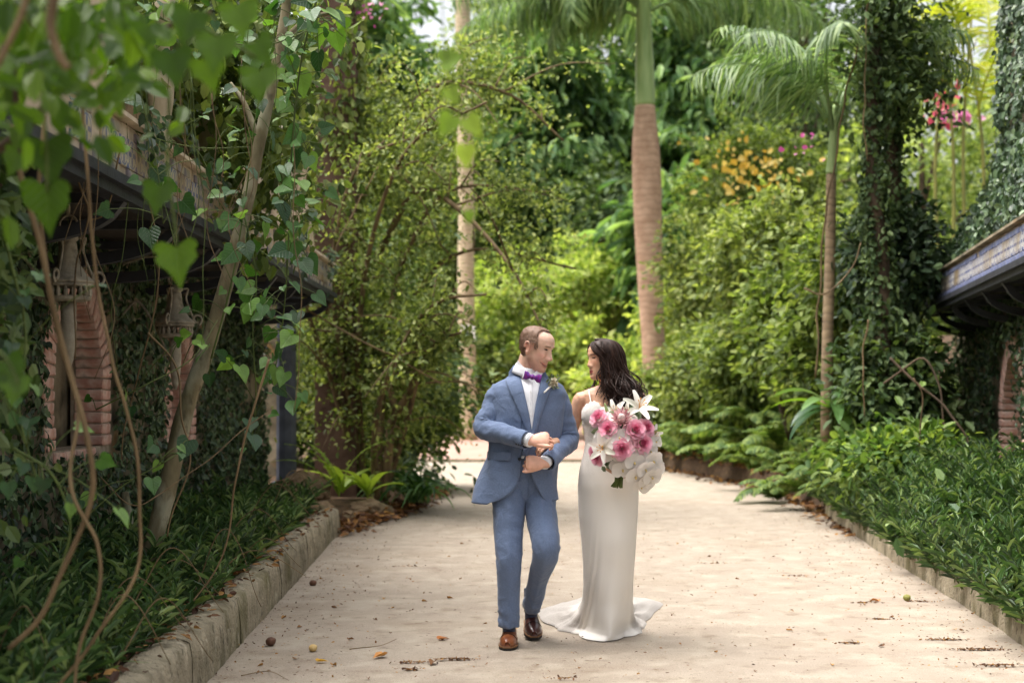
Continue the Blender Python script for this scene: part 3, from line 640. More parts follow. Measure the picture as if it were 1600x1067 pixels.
pt = empty('slender_palm', P(728, 690, D2), 'slender pale palm trunk carrying a small white sign beside the drive end', 'palm tree')
m = MB(); c = [P(x, y, D2) for x, y in ((733, 690), (731, 600), (729, 520), (728, 430), (729, 330), (727, 220), (724, 100), (722, -60))]; cs = catmull(c, 6); m.tube(cs, np.linspace(.235, .19, len(cs)), 14); m.build('trunk', MATS['pale_trunk'], pt, True)
sg = empty('arrow_sign', P(731, 532, D2-.26), 'small white sign with a dark arrow fixed to the pale trunk', 'sign')
plain_mat('sign_white', srgb('d8d6d0'), .5); plain_mat('sign_ink', srgb('2a2c30'), .5)
m = MB(); q = P(731, 520, D2-.26); m.box(q, (.36, .02, .40)); m.build('sign_plate', MATS['sign_white'], sg)
m = MB(); q = P(731, 521, D2-.275); R = Matrix.Rotation(rad(40), 3, 'Y'); m.box(q, (.17, .006, .045), R); m.box(q+Vector((-.05, 0, .055)), (.09, .006, .04), Matrix.Rotation(rad(85), 3, 'Y')); m.box(q+Vector((-.035, 0, .0)), (.10, .006, .04), Matrix.Rotation(rad(0), 3, 'Y')); m.build('arrow', MATS['sign_ink'], sg)
D3 = 15.5
yp = empty('young_palm', P(1293, 640, D3), 'slender young palm with grey-green stem and arching fronds on the right bank', 'palm tree')
m = MB(); c = [P(x, y, D3) for x, y in ((1292, 690), (1292, 600), (1294, 500), (1297, 400), (1299, 268))]; cs = catmull(c, 6); m.tube(cs, np.linspace(.068, .055, len(cs)), 12); m.build('trunk', MATS['young_trunk'], yp, True)
m = MB(); c = [P(x, y, D3) for x, y in ((1299, 272), (1300, 250), (1303, 200), (1306, 165))]; cs = catmull(c, 6); m.tube(cs, np.linspace(.062, .035, len(cs)), 12); m.build('crownshaft', MATS['crownshaft'], yp, True)
YF = [frond_mesh('frond', 2.15, 52, .64, .024, (1.42, -.45), .8, (.026, .006), 20+s, vshape=.15, base_gap=.3) for s in range(3)]
ytop = P(1303, 215, D3)
for az, el, k in [(math.pi*1.02, -.28, 0), (math.pi*.85, -.05, 1), (math.pi*1.2, -.1, 2), (.1, -.2, 1), (.6, 0, 0), (-.5, -.05, 2), (math.pi*1.5, -.1, 1), (math.pi*.55, .05, 0), (math.pi*1.1, .15, 1), (-.15, .12, 0)]:
    put_frond('frond', YF[k], 'palm_leaf', yp, ytop, az, el, random.uniform(-.3, .3))
rough_mat('gold_cane', srgb('6f7238'), srgb('8f8a48'), scale=5, rough=.5, bump=.2)
gp = empty('golden_palm', P(1500, 420, 24), 'yellow-green cane palm seen through the gap beside the ivy tower', 'palm tree')
m = MB()
for k in range(4):
    q = P(1468+k*23+random.uniform(-5, 5), 440, 24+random.uniform(-.4, .4)); m.tube(catmull([q, q+Vector((random.uniform(-.1, .1), 0, 2.4)), q+Vector((random.uniform(-.35, .35), 0, 4.6))], 5), np.linspace(.036, .022, 11), 7)
m.build('cane', MATS['gold_cane'], gp, True)
GF = frond_mesh('frond', 2.4, 40, .6, .045, (1.2, -.8), .5, (.025, .006), 33, vshape=.3)
for k in range(10): put_frond('frond', GF, 'gold_palm_leaf', gp, P(1480+random.uniform(0, 75), random.uniform(60, 200), 24), random.uniform(0, 6.28), random.uniform(-.2, .5))

# ------------------------------------------------------------------ left thicket (bougainvillea) and its arching branches
def branch_spray(mb, pts, r0, r1): cv = catmull(pts, 7); mb.tube(cv, np.linspace(r0, r1, len(cv)), 6); return cv
th = empty('bougainvillea', P(560, 760, 16.5), 'big tangled bougainvillea thicket arching over the left side of the drive', 'shrub')
m = MB(); leaf_src = []
BR = [[(575, 780), (540, 600), (520, 420), (560, 260), (660, 210)], [(590, 780), (600, 600), (620, 440), (700, 300), (860, 300)], [(560, 770), (500, 560), (490, 380), (540, 170), (620, 120)],
      [(600, 770), (640, 600), (650, 460), (740, 390), (900, 420)], [(570, 780), (560, 560), (580, 380), (640, 230), (760, 160)], [(585, 770), (590, 640), (640, 520), (690, 470), (760, 460)],
      [(560, 770), (530, 640), (520, 540), (560, 450), (600, 430)], [(600, 780), (640, 640), (660, 560), (690, 530), (720, 520)], [(565, 780), (520, 600), (480, 480), (470, 330), (500, 200)],
      [(590, 400), (650, 300), (720, 330), (800, 420), (850, 520)], [(560, 300), (630, 180), (700, 130), (800, 150), (880, 220)]]
for i, b in enumerate(BR):
    d0 = 16.5+random.uniform(-.6, .6); d1 = 15.5+random.uniform(-1.2, 2.0)
    pts = [P(x, y, d0+(d1-d0)*k/(len(b)-1)) for k, (x, y) in enumerate(b)]
    cv = branch_spray(m, pts, .045, .012); leaf_src.append(cv)
    for k in range(9):
        s = cv[int(len(cv)*random.uniform(.2, 1))-1]; e = s+RNG.normal(size=3)*np.array([.5, .5, .4])+np.array([.15, 0, .05]); mid = (s+e)/2+np.array([0, 0, .15])
        leaf_src.append(branch_spray(m, [s, mid, e], .014, .004))
m.build('branch', MATS['vine_wood'], th, True)
pos = []
for cv in leaf_src:
    n = len(cv)*9; i = RNG.integers(0, len(cv), n); w = (.3+.7*i/len(cv))[:, None]
    pos.append(cv[i]+RNG.normal(size=(n, 3))*np.array([.2, .2, .16])*w)
pos = np.concatenate(pos)
extra, _, _ = clumps(P(600, 560, 17.2), (.85, .8, 1.3), 190, 34, .14, .3); extra2, _, _ = clumps(P(585, 250, 17.0), (.85, .8, .95), 160, 30, .15, .2); extra5, _, _ = clumps(P(725, 130, 17.2), (.5, .5, .55), 60, 26, .15, .2); extra3, _, _ = clumps(P(500, 520, 17.8), (.5, .6, 1.2), 110, 30, .14, .3)
extra4, _, _ = clumps(P(770, 320, 16.6), (.9, .6, .7), 75, 22, .14, .2)
pos = np.concatenate([pos, extra, extra2, extra3, extra4, extra5]); gx, gy = 800+FPX*pos[:, 0]/pos[:, 1], 612-FPX*(pos[:, 2]-CAMZ)/pos[:, 1]; pos = pos[~((np.abs(gx-729) < 24) & (gy > 240) & (RNG.random(len(pos)) < .8))]; n = len(pos)
V, F, r = cloud(pos, rnd_dirs(n, (.1, -.2, -.15), .8), rnd_dirs(n, (0, -.2, .9), .5), .062*(.6+.8*RNG.random(n)), T_OVAL)
cloud_obj('foliage', [(V, F, r)], 'thicket_leaf', th)
n = 34; q = np.array([P(random.gauss(578, 14), random.gauss(14, 10), 16.5+random.uniform(-.6, .6)) for _ in range(n)])
V, F, r = cloud(q, rnd_dirs(n, (0, -.3, .2), .8), rnd_dirs(n, (0, -1, .3), .5), .05, T_OVAL, 1.4); cloud_obj('bract', [(V, F, r)], 'pink_flower', th)['kind'] = 'stuff'
# shaded depth behind the thicket
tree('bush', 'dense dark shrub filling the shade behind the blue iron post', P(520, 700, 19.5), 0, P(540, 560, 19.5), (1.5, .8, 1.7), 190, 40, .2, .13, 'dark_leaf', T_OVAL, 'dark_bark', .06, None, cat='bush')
tree('bush', 'green shrub spilling over the bank beside the lily clump', P(640, 720, 20), 0, P(640, 620, 20.5), (.75, .7, .85), 120, 34, .15, .11, 'shrub_leaf', T_OVAL, 'dark_bark', .04, None, cat='bush')
m = MB(); c = catmull([P(600, 775, 16.0), P(606, 715, 16.0), P(612, 660, 16.0), P(626, 635, 16.0), P(650, 590, 16.0), P(665, 540, 16.1)], 6); m.tube(c, np.linspace(.06, .035, len(c)), 9)
c2 = catmull([P(620, 645, 16.0), P(608, 600, 16.05), P(600, 540, 16.1), P(612, 480, 16.2)], 6); m.tube(c2, np.linspace(.045, .02, len(c2)), 8)
st = empty('small_tree', P(600, 775, 16), 'small forked tree with smooth pale brown stem rising from the lily clump', 'tree'); m.build('trunk', MATS['vine_wood'], st, True)
pos, out, _ = clumps(P(650, 520, 16.1), (.5, .4, .4), 34, 26, .13, .3); n = len(pos)
cloud_obj('crown', [cloud(pos, rnd_dirs(n, (0, -.2, -.3), .7), rnd_dirs(n, (0, -.2, .9), .5), .1*(.6+.8*RNG.random(n)), T_OVAL)], 'thicket_leaf', st)

# ------------------------------------------------------------------ right bank shrubs, ferns
RB = [(1110, 600, 24, (.8, .6, .8), 'thicket_leaf', 'leafy shrub on the right bank beside the woman'), (1180, 560, 22, (.8, .7, 1.0), 'shrub_leaf', 'leafy shrub halfway along the right bank'),
      (1130, 440, 26, (1.0, .8, 1.2), 'thicket_leaf', 'tall light shrub above the right bank, right of the royal palm'), (1210, 420, 21, (.9, .8, 1.0), 'thicket_leaf', 'loose flowering shrub left of the young palm stem'),
      (1330, 560, 17.5, (.8, .7, .8), 'shrub_leaf', 'leafy shrub behind the broad-leaved plant'), (1340, 440, 17, (.65, .6, .7), 'shrub_leaf', 'dense shrub right of the young palm stem'),
      (1400, 610, 15, (.45, .45, .6), 'dark_leaf', 'dark creeper-covered bush at the corner of the right building'), (1240, 500, 19, (.6, .5, .7), 'shrub_leaf', 'shaded shrub between bank ferns and young palm'),
      (1060, 620, 27, (.6, .5, .7), 'shrub_leaf', 'rounded shrub at the far end of the right bank'), (1395, 400, 15.5, (.4, .4, .5), 'ivy_leaf', 'ivy bush spilling over the end of the tiled eave'),
      (1430, 730, 13.2, (.4, .35, .26), 'fern_leaf', 'leafy mound at the wall foot left of the right brick arch'), (1580, 830, 10.6, (.45, .3, .2), 'bed_leaf', 'leafy mound below the right brick arch'), (1375, 725, 14.6, (.4, .35, .3), 'fern_leaf', 'mixed green mound between cane and broad-leaved plant'),
      (1180, 300, 30, (1.5, 1.2, 1.4), 'shrub_leaf', 'high shrub in the sun with scattered yellow blossoms')]
for (px, py, d, R, lm, lab) in RB:
    c = P(px, py, d); tree('bank_shrub', lab, (c.x, c.y+.2, max(.2, c.z-R[2]-.6)), 0, c, R, int(90+R[0]*R[2]*110), 34, .15, .115, lm, T_OVAL, 'dark_bark', .045, 'shrubs on the right bank', cat='shrub')
FERN = [frond_mesh('frond', .75, 26, .15, .026, (.95, -.75), .25, (.007, .002), 40+s, vshape=.15, base_gap=.08) for s in range(3)]
FERN_SPOTS = [(1085, 700, 25.0), (1120, 690, 23.5), (1150, 712, 22.4), (1180, 690, 22), (1205, 725, 20), (1236, 700, 19.5), (1260, 735, 18.2), (1130, 655, 24.5), (1200, 655, 21.5), (1280, 760, 16.8), (1310, 740, 16.6), (1060, 690, 26.5), (1165, 640, 23), (1340, 770, 15.6), (1240, 770, 18)]
ORD = 'first second third fourth fifth sixth seventh eighth ninth tenth eleventh twelfth thirteenth fourteenth fifteenth'.split()
for k, (px, py, d) in enumerate(FERN_SPOTS):
    b = P(px, py+14, d)+Vector((-.22, -.1, .03)); fo = empty('fern', b, ORD[sorted(q[0] for q in FERN_SPOTS).index(px)]+' fern from the woman along the right bank', 'fern', 'ferns on the right bank')
    for j in range(10): put_frond('frond', FERN[(k+j) % 3], 'fern_leaf', fo, b, math.pi*1.3+random.uniform(-2.1, 2.1), random.uniform(-.25, .45), random.uniform(-.3, .3), random.uniform(.8, 1.3)*d/20)
# bank ground layer
n = 5200; yy = RNG.uniform(15, 27.5, n); s = RNG.uniform(.05, 2.6, n)**1.0
pos = np.array([(rx(y)+.12+q, y, bank_h(y, q)+random.uniform(.0, .28)) for y, q in zip(yy, s)])
tag(cloud_obj('bank_undergrowth', [cloud(pos, rnd_dirs(n, (-.5, -.4, .1), .7), rnd_dirs(n, (-.3, -.4, .8), .4), .14*(.5+RNG.random(n)), T_OVAL)], 'fern_leaf'), 'low leafy undergrowth covering the right bank', 'undergrowth', kind='stuff')
n = 2600; yy = RNG.uniform(13.5, 27.5, n); s = RNG.normal(.05, .16, n)
pos = np.array([(rx(y)+.12+q, y, max(.012, bank_h(y, max(0, q))*(q > .02)+.01)) for y, q in zip(yy, s)])
tag(cloud_obj('leaf_litter', [cloud(pos, rnd_dirs(n, (0, 0, 0), .7)*np.array([1, 1, .25]), rnd_dirs(n, (-.3, 0, 1), .35), .08*(.5+RNG.random(n)), T_OVAL)], 'dry_leaf'), 'brown dead leaves along the foot of the right bank', 'leaf litter', kind='stuff')
n = 1700; pos = np.array([(lx(y)+random.gauss(-.05, .12), y, .02+abs(random.gauss(0, .05))) for y in RNG.uniform(13.6, 20, n)])
tag(cloud_obj('leaf_litter', [cloud(pos, rnd_dirs(n, (0, 0, 0), .7)*np.array([1, 1, .3]), rnd_dirs(n, (.3, 0, 1), .35), .075*(.5+RNG.random(n)), T_OVAL)], 'dry_leaf'), 'brown dead leaves under the lily clump at the left edge', 'leaf litter', kind='stuff')
# broad-leaved plant with big fresh blades (each leaf its own piece)
BLD = [blade_mesh('leaf', .85, .085, (.9, -.5), seed=s) for s in range(3)]; BLF = [blade_mesh('leaf', .8, .075, (.75, -.35), seed=s+5) for s in range(2)]
bp_ = empty('broad_leaved_plant', P(1290, 690, 15.2), 'plant with big glossy blades, one bright lime, on the right bank', 'plant')
for j, (az, el, f) in enumerate([(math.pi*1.0, -.25, 1), (math.pi*1.9, -.2, 1), (math.pi*1.15, -.6, 0), (math.pi*1.25, -.3, 0), (math.pi*1.45, -.5, 0), (math.pi*1.7, -.5, 0), (math.pi*.8, -.1, 0), (math.pi*.2, .1, 0), (math.pi*1.05, -.9, 0), (math.pi*1.55, -.9, 0)]):
    put_frond('leaf', BLF[j % 2] if f else BLD[j % 3], 'fresh_leaf' if f else 'lily_leaf', bp_, P(1300, 640, 15.2), az, el, random.uniform(-.3, .3), random.uniform(.85, 1.1))
m = MB(); m.tube([P(1300, 700, 15.2), P(1300, 640, 15.2)], [.03, .025], 8); m.build('stem', MATS['green_stem'], bp_)
# left clump: lily, bird's nest ferns and a lime frond
LIL = [blade_mesh('leaf', .95, .030, (1.25, -1.15), .3, seed=s, n=12) for s in range(4)]
for (px, py, d, nb, lab) in [(655, 785, 16.3, 46, 'dark green strap-leaved lily clump hanging over the left path edge'), (615, 770, 17.0, 30, 'strap-leaved lily clump behind, around the small forked stem')]:
    b = P(px, py, d); o = empty('lily_clump', b, lab, 'plant')
    for j in range(nb): put_frond('leaf', LIL[j % 4], 'lily_leaf', o, b+Vector((random.uniform(-.15, .15), random.uniform(-.15, .15), 0)), random.uniform(0, 6.28), random.uniform(-.35, .25), random.uniform(-.4, .4), random.uniform(.6, 1.05))
NEST = [blade_mesh('leaf', .6, .055, (.95, -.2), .15, seed=s) for s in range(2)]
for (px, py, d, lab, nb) in [(575, 775, 15.6, 'lime green bird\'s nest fern at the left path edge', 9), (535, 770, 15.8, 'narrow-leaved green plant beside the rocks', 8)]:
    b = P(px, py, d); o = empty('nest_fern', b, lab, 'fern')
    for j in range(nb): put_frond('leaf', NEST[j % 2], 'fresh_leaf', o, b, 2*math.pi*j/nb+random.uniform(-.3, .3), random.uniform(-.3, .3), 0, random.uniform(.75, 1.15))
SW = [frond_mesh('frond', .95, 44, .05, .02, (1.3, -.1), .1, (.006, .002), 60+s, vshape=.2, base_gap=.05) for s in range(2)]
b = P(530, 775, 15.2); o = empty('sword_fern', b, 'lime sword fern with narrow upright fronds beside the iron post', 'fern')
for az, el in [(math.pi, -.25), (math.pi*1.1, .05), (math.pi*.85, .1), (.2, .1), (math.pi*1.4, -.2)]: put_frond('frond', SW[0], 'fresh_leaf', o, b, az, el, 0, 1.0)
# rocks
def rock(px, py, d, s, lab, seed):
    bm = bmesh.new(); bmesh.ops.create_icosphere(bm, subdivisions=4, radius=1)
    for v in bm.verts:
        n_ = v.co.normalized(); k = 1+.32*mnoise.fractal(n_*1.3+Vector((seed, 0, 0)), 1, 2, 5); v.co = Vector((n_.x*s[0]*k, n_.y*s[1]*k, n_.z*s[2]*k))
    me = bpy.data.meshes.new('rock'); bm.to_mesh(me); bm.free(); o = link('rock', me, MATS['rock']); o.location = P(px, py, d); tag(o, lab, 'rock', 'rocks by the left kerb end')
rock(470, 765, 15.2, (.30, .25, .17), 'largest brown rock at the foot of the blue iron post', 1)
rock(440, 790, 14.6, (.24, .2, .12), 'low brown rock in front of the iron post', 2)
rock(500, 800, 14.4, (.17, .16, .11), 'brown rock right at the end of the left kerb', 3)
rock(575, 800, 15.4, (.24, .2, .13), 'reddish rock under the lime nest fern', 4)
rock(540, 812, 14.9, (.16, .13, .09), 'small rock at the path edge among dead leaves', 5)

# ------------------------------------------------------------------ planted beds along both kerbs
def bed(name, label, pts, nst, hs, seed, leaf=(.09, .17)):
    rng = np.random.default_rng(seed); P_, D_, N_, S_ = [], [], [], []; stems = MB()
    for k in range(nst):
        x, y, z, hh = pts(rng); h = rng.uniform(*hs)*hh; lean = rng.normal(size=2)*.42+np.array(bed.lean); topp = np.array([x+lean[0]*h, y+lean[1]*h, z+h])
        bpt = np.array([x, y, z-.03]); nl = int(h/.018)+4
        stems.tube([bpt, (bpt+topp)/2+rng.normal(size=3)*.01, topp], [.004, .003, .002], 4)
        for j in range(nl):
            t = .25+.75*j/nl; a = j*2.4+rng.uniform(0, .8); p = bpt+(topp-bpt)*t
            P_.append(p); el = .15+.75*t+rng.normal()*.2; D_.append((math.cos(a)*math.cos(el), math.sin(a)*math.cos(el), math.sin(el))); N_.append((-math.cos(a)*.5, -math.sin(a)*.5, 1)); S_.append(rng.uniform(*leaf)*(1.15-.45*t))
    o = cloud_obj(name, [cloud(np.array(P_), np.array(D_), np.array(N_), np.array(S_), T_LANCE, .85)], 'bed_leaf')
    tag(o, label, 'bedding plants', kind='stuff')
    st_ = stems.build('stem', MATS['green_stem'], o); return o
bed.lean = (.25, -.15)
bed('bedding_plants', 'dark green narrow-leaved bedding plants behind the left kerb', lambda r: (lambda y, s: (lx(y)-.22-s, y, .22, .65+.5*min(1, s)))(r.uniform(3.4, 13.6), abs(r.normal(0, .45))), 800, (.12, .46), 1, (.065, .17))
bed.lean = (-.35, -.2)
bed('bedding_plants', 'dense narrow-leaved bedding plants spilling over the right kerb', lambda r: (lambda y, s: (rx(y)-.02+s, y, .14+.1*min(1, s), .5+.75*min(1, s/.9)))(r.uniform(5.5, 16.5), abs(r.normal(0, .7))), 2500, (.18, .60), 2, (.07, .165))
n = 90; q = np.array([(rx(y)+abs(random.gauss(.5, .4)), y, random.uniform(.45, .7)) for y in RNG.uniform(6.5, 13, n)])
# small grasses along the near left bed
n = 1500; yy = RNG.uniform(3.2, 13.5, n); pos = np.array([(lx(y)-.25-abs(random.gauss(0, .5)), y, .24) for y in yy])
tag(cloud_obj('grass', [cloud(pos, rnd_dirs(n, (.3, -.2, .9), .45), rnd_dirs(n, (0, -.5, .6), .5), .22*(.5+RNG.random(n)), T_BLADE, .6)], 'bed_leaf'), 'thin grass blades among the left bedding plants', 'grass', kind='stuff')

# ------------------------------------------------------------------ ivy on walls, tower, eaves and trunks
def ivy_patch(name, label, gen, n, leaf, mat='ivy_leaf', hangd=(0, 0, -.8), nr=(1, 0, 0), spread=.45, tmpl=T_OVAL, wid=1.35):
    pos = gen(n); N = len(pos)
    return tag(cloud_obj(name, [cloud(pos, rnd_dirs(N, hangd, spread), rnd_dirs(N, nr, .4), leaf*(.55+.9*RNG.random(N)), tmpl, wid)], mat), label, 'ivy', kind='stuff')
def nz2(a, b, s): return np.array([mnoise.noise(Vector((x*s, y*s, 4.7))) for x, y in zip(a, b)])
def left_wall_ivy(n):
    y = RNG.uniform(4.5, 15.6, n); z = RNG.uniform(.25, 2.42, n); k = np.ones(n, bool)
    for (yc, hw, sill, spring) in [(9.0, .71, 1.0, 1.48), (11.75, .55, .92, 1.48)]:
        ins = (np.abs(y-yc) < hw) & (z > sill) & (z < spring+np.sqrt(np.maximum(0, hw*hw-(y-yc)**2))); k &= ~ins
    k &= (nz2(y, z, 1.6) > -.42); y, z = y[k], z[k]
    th_ = .03+.05*(nz2(y, z, 3)+.5)
    return np.c_[-2.75+th_*(.4+RNG.random(len(y))), y, z]
ivy_patch('ivy', 'creeping fig covering the left wall around the two brick niches', left_wall_ivy, 21000, .052)
def left_upper(n):
    y = RNG.uniform(4, 15.5, n); z = RNG.uniform(2.6, 6.4, n); k = nz2(y, z, .9) > -.35; y, z = y[k], z[k]; return np.c_[-3.38+.14*RNG.random(len(y))+.1*nz2(y, z, 1.5), y, z]
ivy_patch('ivy', 'ivy over the set-back upper wall above the left eave', left_upper, 15000, .075)
def pier_ivy(n):
    f = RNG.random(n) < .6; z = RNG.uniform(1.5, 7, n); a = RNG.uniform(-.25, .25, n); k = nz2(a*4+f*9, z, 1.1) > -.12; f, z, a = f[k], z[k], a[k]
    return np.c_[np.where(f, -2.03+a, -1.77+.05*RNG.random(len(a))), np.where(f, 16.32-.07*RNG.random(len(a)), 16.6+a), z]
ivy_patch('ivy', 'sparse creeper climbing the brown stone pier beyond the left eave', pier_ivy, 2600, .075, mat='thicket_leaf', nr=(.4, -.8, .3))
# right building: local frame to world
RM = Matrix.Translation(hr.location) @ Matrix.Rotation(hr.rotation_euler.z, 4, 'Z'); RMn = np.array(RM)
def rw(a): a = np.asarray(a, float); return a @ RMn[:3, :3].T+RMn[:3, 3]
RN = tuple(np.array([1, 0, 0]) @ RMn[:3, :3].T)
def right_wall(n):
    y = RNG.uniform(-7.5, 3.5, n); z = RNG.uniform(.3, 2.42, n); ins = (np.abs(y+3.8) < .77) & (z > .66) & (z < 1.20+np.sqrt(np.maximum(0, .77**2-(y+3.8)**2)))
    k = ~ins & (nz2(y, z, 1.7) > -.5); y, z = y[k], z[k]; return rw(np.c_[.02+.09*RNG.random(len(y))+.06*(nz2(y, z, 2.5)+.3), y, z])
ivy_patch('ivy', 'creeping fig on the right wall around the brick niche', right_wall, 15000, .055, nr=RN)
def right_upper(n):
    # billowing slope of ivy above the tile band, rising towards the tower
    y = RNG.uniform(-7.2, 3.5, n); t = RNG.random(n); z0 = 2.76; h = np.interp(y, [-7.2, -5.5, -3.6, 4], [.5, 1.5, 2.3, 2.6]); z = z0+h*t
    x = .40-.75*t**.8+.13*nz2(y*1.1, z*1.1, 1.4)+.09*nz2(y, z, 4)
    return rw(np.c_[x+.10*RNG.normal(size=n)*.6, y, z])
ivy_patch('ivy', 'billowing dark ivy mass above the blue tile band on the right', right_upper, 30000, .062, nr=tuple(np.array(RN)+np.array([0, -.3, .5])))
def tower_ivy(n):
    f = RNG.integers(0, 3, n); a = RNG.random(n); z = RNG.uniform(4.0, 7.9, n); x = np.where(f == 0, .0, -1.2+1.22*a); y = np.where(f == 0, -4.1+2.2*a, np.where(f == 1, -4.12, -1.88))
    b = .05+.11*(nz2(y*2+x, z, 1.2)+.4)+.05*RNG.random(n)
    x = np.where(f == 0, x+b, x); y = np.where(f == 1, y-b, np.where(f == 2, y+b, y)); return rw(np.c_[x, y, z])
ivy_patch('ivy', 'thick ivy wrapping the tower in the upper right corner', tower_ivy, 20000, .062, nr=tuple(np.array(RN)+np.array([0, -.6, .4])))
# ivy columns: two trunks wholly clothed
for (x0, d, w, y_top, lab) in [(1368, 14.8, 18, -60, 'ivy-clothed trunk left of the gap on the right, full height'), (1398, 15.4, 11, -60, 'second ivy-clothed trunk, close to the golden palm gap')]:
    o = empty('ivy_trunk', P(x0, 620, d), lab, 'tree'); m = MB(); c = catmull([P(x0+6, 640, d), P(x0+10, 450, d), P(x0-4, 250, d), P(x0+6, y_top, d)], 8); m.tube(c, np.linspace(.11, .07, len(c)), 9); m.build('trunk', MATS['dark_bark'], o, True)
    n = 7000; i = RNG.integers(0, len(c), n); a = RNG.uniform(0, 6.28, n); jz = RNG.uniform(-.1, .1, n); rr_ = (w/FPX*d)*(.55+.55*RNG.random(n))*np.maximum(.25, 1+1.3*nz2(a*.6, c[i][:, 2], 1.1))
    pos = c[i]+np.c_[np.cos(a)*rr_, np.sin(a)*rr_, jz]; kq = RNG.integers(0, len(c), 34); jj = RNG.integers(0, 34, 1500); off = RNG.normal(size=(34, 3))*np.array([.11, .11, .12]); pos[:1500] = c[kq][jj]+off[jj]+RNG.normal(size=(1500, 3))*np.array([.07, .07, .12])
    cloud_obj('ivy_cover', [cloud(pos, rnd_dirs(n, (0, -.2, -.7), .5), unit(np.c_[np.cos(a), np.sin(a), np.full(n, .4)])+RNG.normal(size=(n, 3))*.3, .062*(.5+RNG.random(n)), T_OVAL, 1.2)], 'dark_leaf', o)
    pos, out, _ = clumps(P(x0+10, 60, d), (.55, .5, 1.1), 60, 26, .13, .2); n = len(pos)
    cloud_obj('crown', [cloud(pos, rnd_dirs(n, (0, -.2, -.4), .7), rnd_dirs(n, (0, -.3, .9), .5), .09*(.6+.8*RNG.random(n)), T_OVAL)], 'dark_leaf', o)
# bare lianas and stems on the right bank
def stem_thing(name, label, pts, r0, r1, mat='vine_wood', cat='vine', group=None, n=7):
    m = MB(); c = catmull(pts, 12); sl = np.linalg.norm(c[-1]-c[0]); sd_ = random.uniform(0, 90); c = c+np.array([[mnoise.noise(Vector((sd_, q[2]*3.2, q[0]*3.2)))*.035, mnoise.noise(Vector((sd_+9, q[2]*3, q[0]*3)))*.03, mnoise.noise(Vector((sd_+5, q[2]*2, q[0]*4)))*.02] for q in c])*min(1, sl); m.tube(c, .72*np.linspace(r0, r1, len(c))*(1+.14*np.array([mnoise.noise(Vector((sd_, k*.6, 0))) for k in range(len(c))])), n); o = m.build(name, MATS[mat], None, True); return tag(o, label, cat, group)
stem_thing('liana', 'long straight pale liana slanting past the young palm crown', [P(1275, 590, 15), P(1285, 400, 15), P(1315, 180, 14.8), P(1358, 0, 14.6), P(1372, -60, 14.6)], .016, .012)
stem_thing('liana', 'thin pale liana hanging straight left of the ivy trunks', [P(1352, 250, 14.4), P(1350, 120, 14.4), P(1358, -40, 14.4)], .009, .008)
stem_thing('liana', 'knotted brown stem bending against the right ivy wall', [P(1395, 560, 13.6), P(1432, 600, 13.4), P(1480, 640, 13.2), P(1508, 680, 13.1), P(1515, 740, 13)], .018, .014, 'dark_bark')
stem_thing('liana', 'dark stem crossing behind the knotted one', [P(1380, 600, 13.9), P(1440, 560, 13.8), P(1465, 600, 13.7), P(1480, 700, 13.6)], .016, .012, 'dark_bark')
stem_thing('liana', 'thin tan cane leaning upright in the right bed', [P(1424, 770, 12.8), P(1432, 700, 12.8), P(1442, 620, 12.8), P(1428, 590, 12.8)], .010, .008)
stem_thing('liana', 'crooked bare branch below the tile band end', [P(1255, 450, 14), P(1290, 460, 14), P(1330, 420, 14), P(1345, 380, 14)], .014, .007)
stem_thing('liana', 'forked twig hanging left of the right building corner', [P(1355, 500, 13.8), P(1348, 570, 13.8), P(1352, 650, 13.8)], .012, .008)
# flowers seen in the distance
def blossoms(name, label, px, py, d, sp, n, mat, size=.09):
    pos = np.array([P(random.gauss(px, sp[0]), random.gauss(py, sp[1]), d+random.uniform(-.4, .4)) for _ in range(n)])
    tag(cloud_obj(name, [cloud(pos, rnd_dirs(n, (0, -.4, .2), .8), rnd_dirs(n, (0, -1, .3), .5), size*(.6+.8*RNG.random(n)), T_OVAL, 1.5)], mat), label, 'flowers', kind='stuff')
blossoms('blossoms', 'red blossoms glimpsed in the gap beside the tower', 1470, 165, 27, (11, 22), 34, 'red_flower', .16)
blossoms('blossoms', 'mauve blossoms low in the gap beside the tower', 1495, 185, 27, (14, 7), 40, 'pink_flower', .14)
blossoms('blossoms', 'yellow blossoms right of the royal palm trunk', 1175, 268, 28, (36, 24), 120, 'yellow_flower', .13)
blossoms('blossoms', 'pink blossoms beside the young palm stem', 1245, 240, 18, (16, 12), 14, 'pink_flower', .06)
# ================================================================== foreground left: leaning tree, vines, lanterns
lt = empty('leaning_tree', P(222, 905, 8.0), 'slender tree with mottled bark leaning right in front of the left wall', 'tree')
m = MB(); pts = [P(215, 930, 8.0), P(233, 870, 8.0), P(262, 760, 8.02), P(290, 640, 8.05), P(325, 540, 8.1), P(357, 430, 8.15), P(385, 320, 8.2), P(408, 210, 8.25), P(432, 100, 8.3), P(452, -20, 8.35)]
c = catmull(pts, 8); m.tube(c, np.interp(np.linspace(0, 1, len(c)), [0, .1, .5, .8, 1], [.070, .056, .044, .034, .026])*(1+.035*np.sin(np.arange(len(c))*.9)+.02*RNG.normal(size=len(c))), 14)
m.build('trunk', MATS['bark'], lt, True)
m = MB()
for (i0, e) in [(62, (470, 90)), (55, (360, 130)), (66, (520, 20))]:
    s = c[i0]; q = P(*e, 8.3); cv = catmull([s, (s+np.array(q))/2+np.array([0, 0, .05]), q], 5); m.tube(cv, np.linspace(.022, .01, len(cv)), 7)
m.build('limb', MATS['bark'], lt, True)
# a second, brighter tree trunk base hidden in the bed
stem_thing('tree_stump', 'ochre old stem at the foot of the left wall behind the leaning tree', [P(196, 900, 8.9), P(200, 820, 8.9), P(196, 770, 8.95)], .06, .035, 'bark', 'stump')

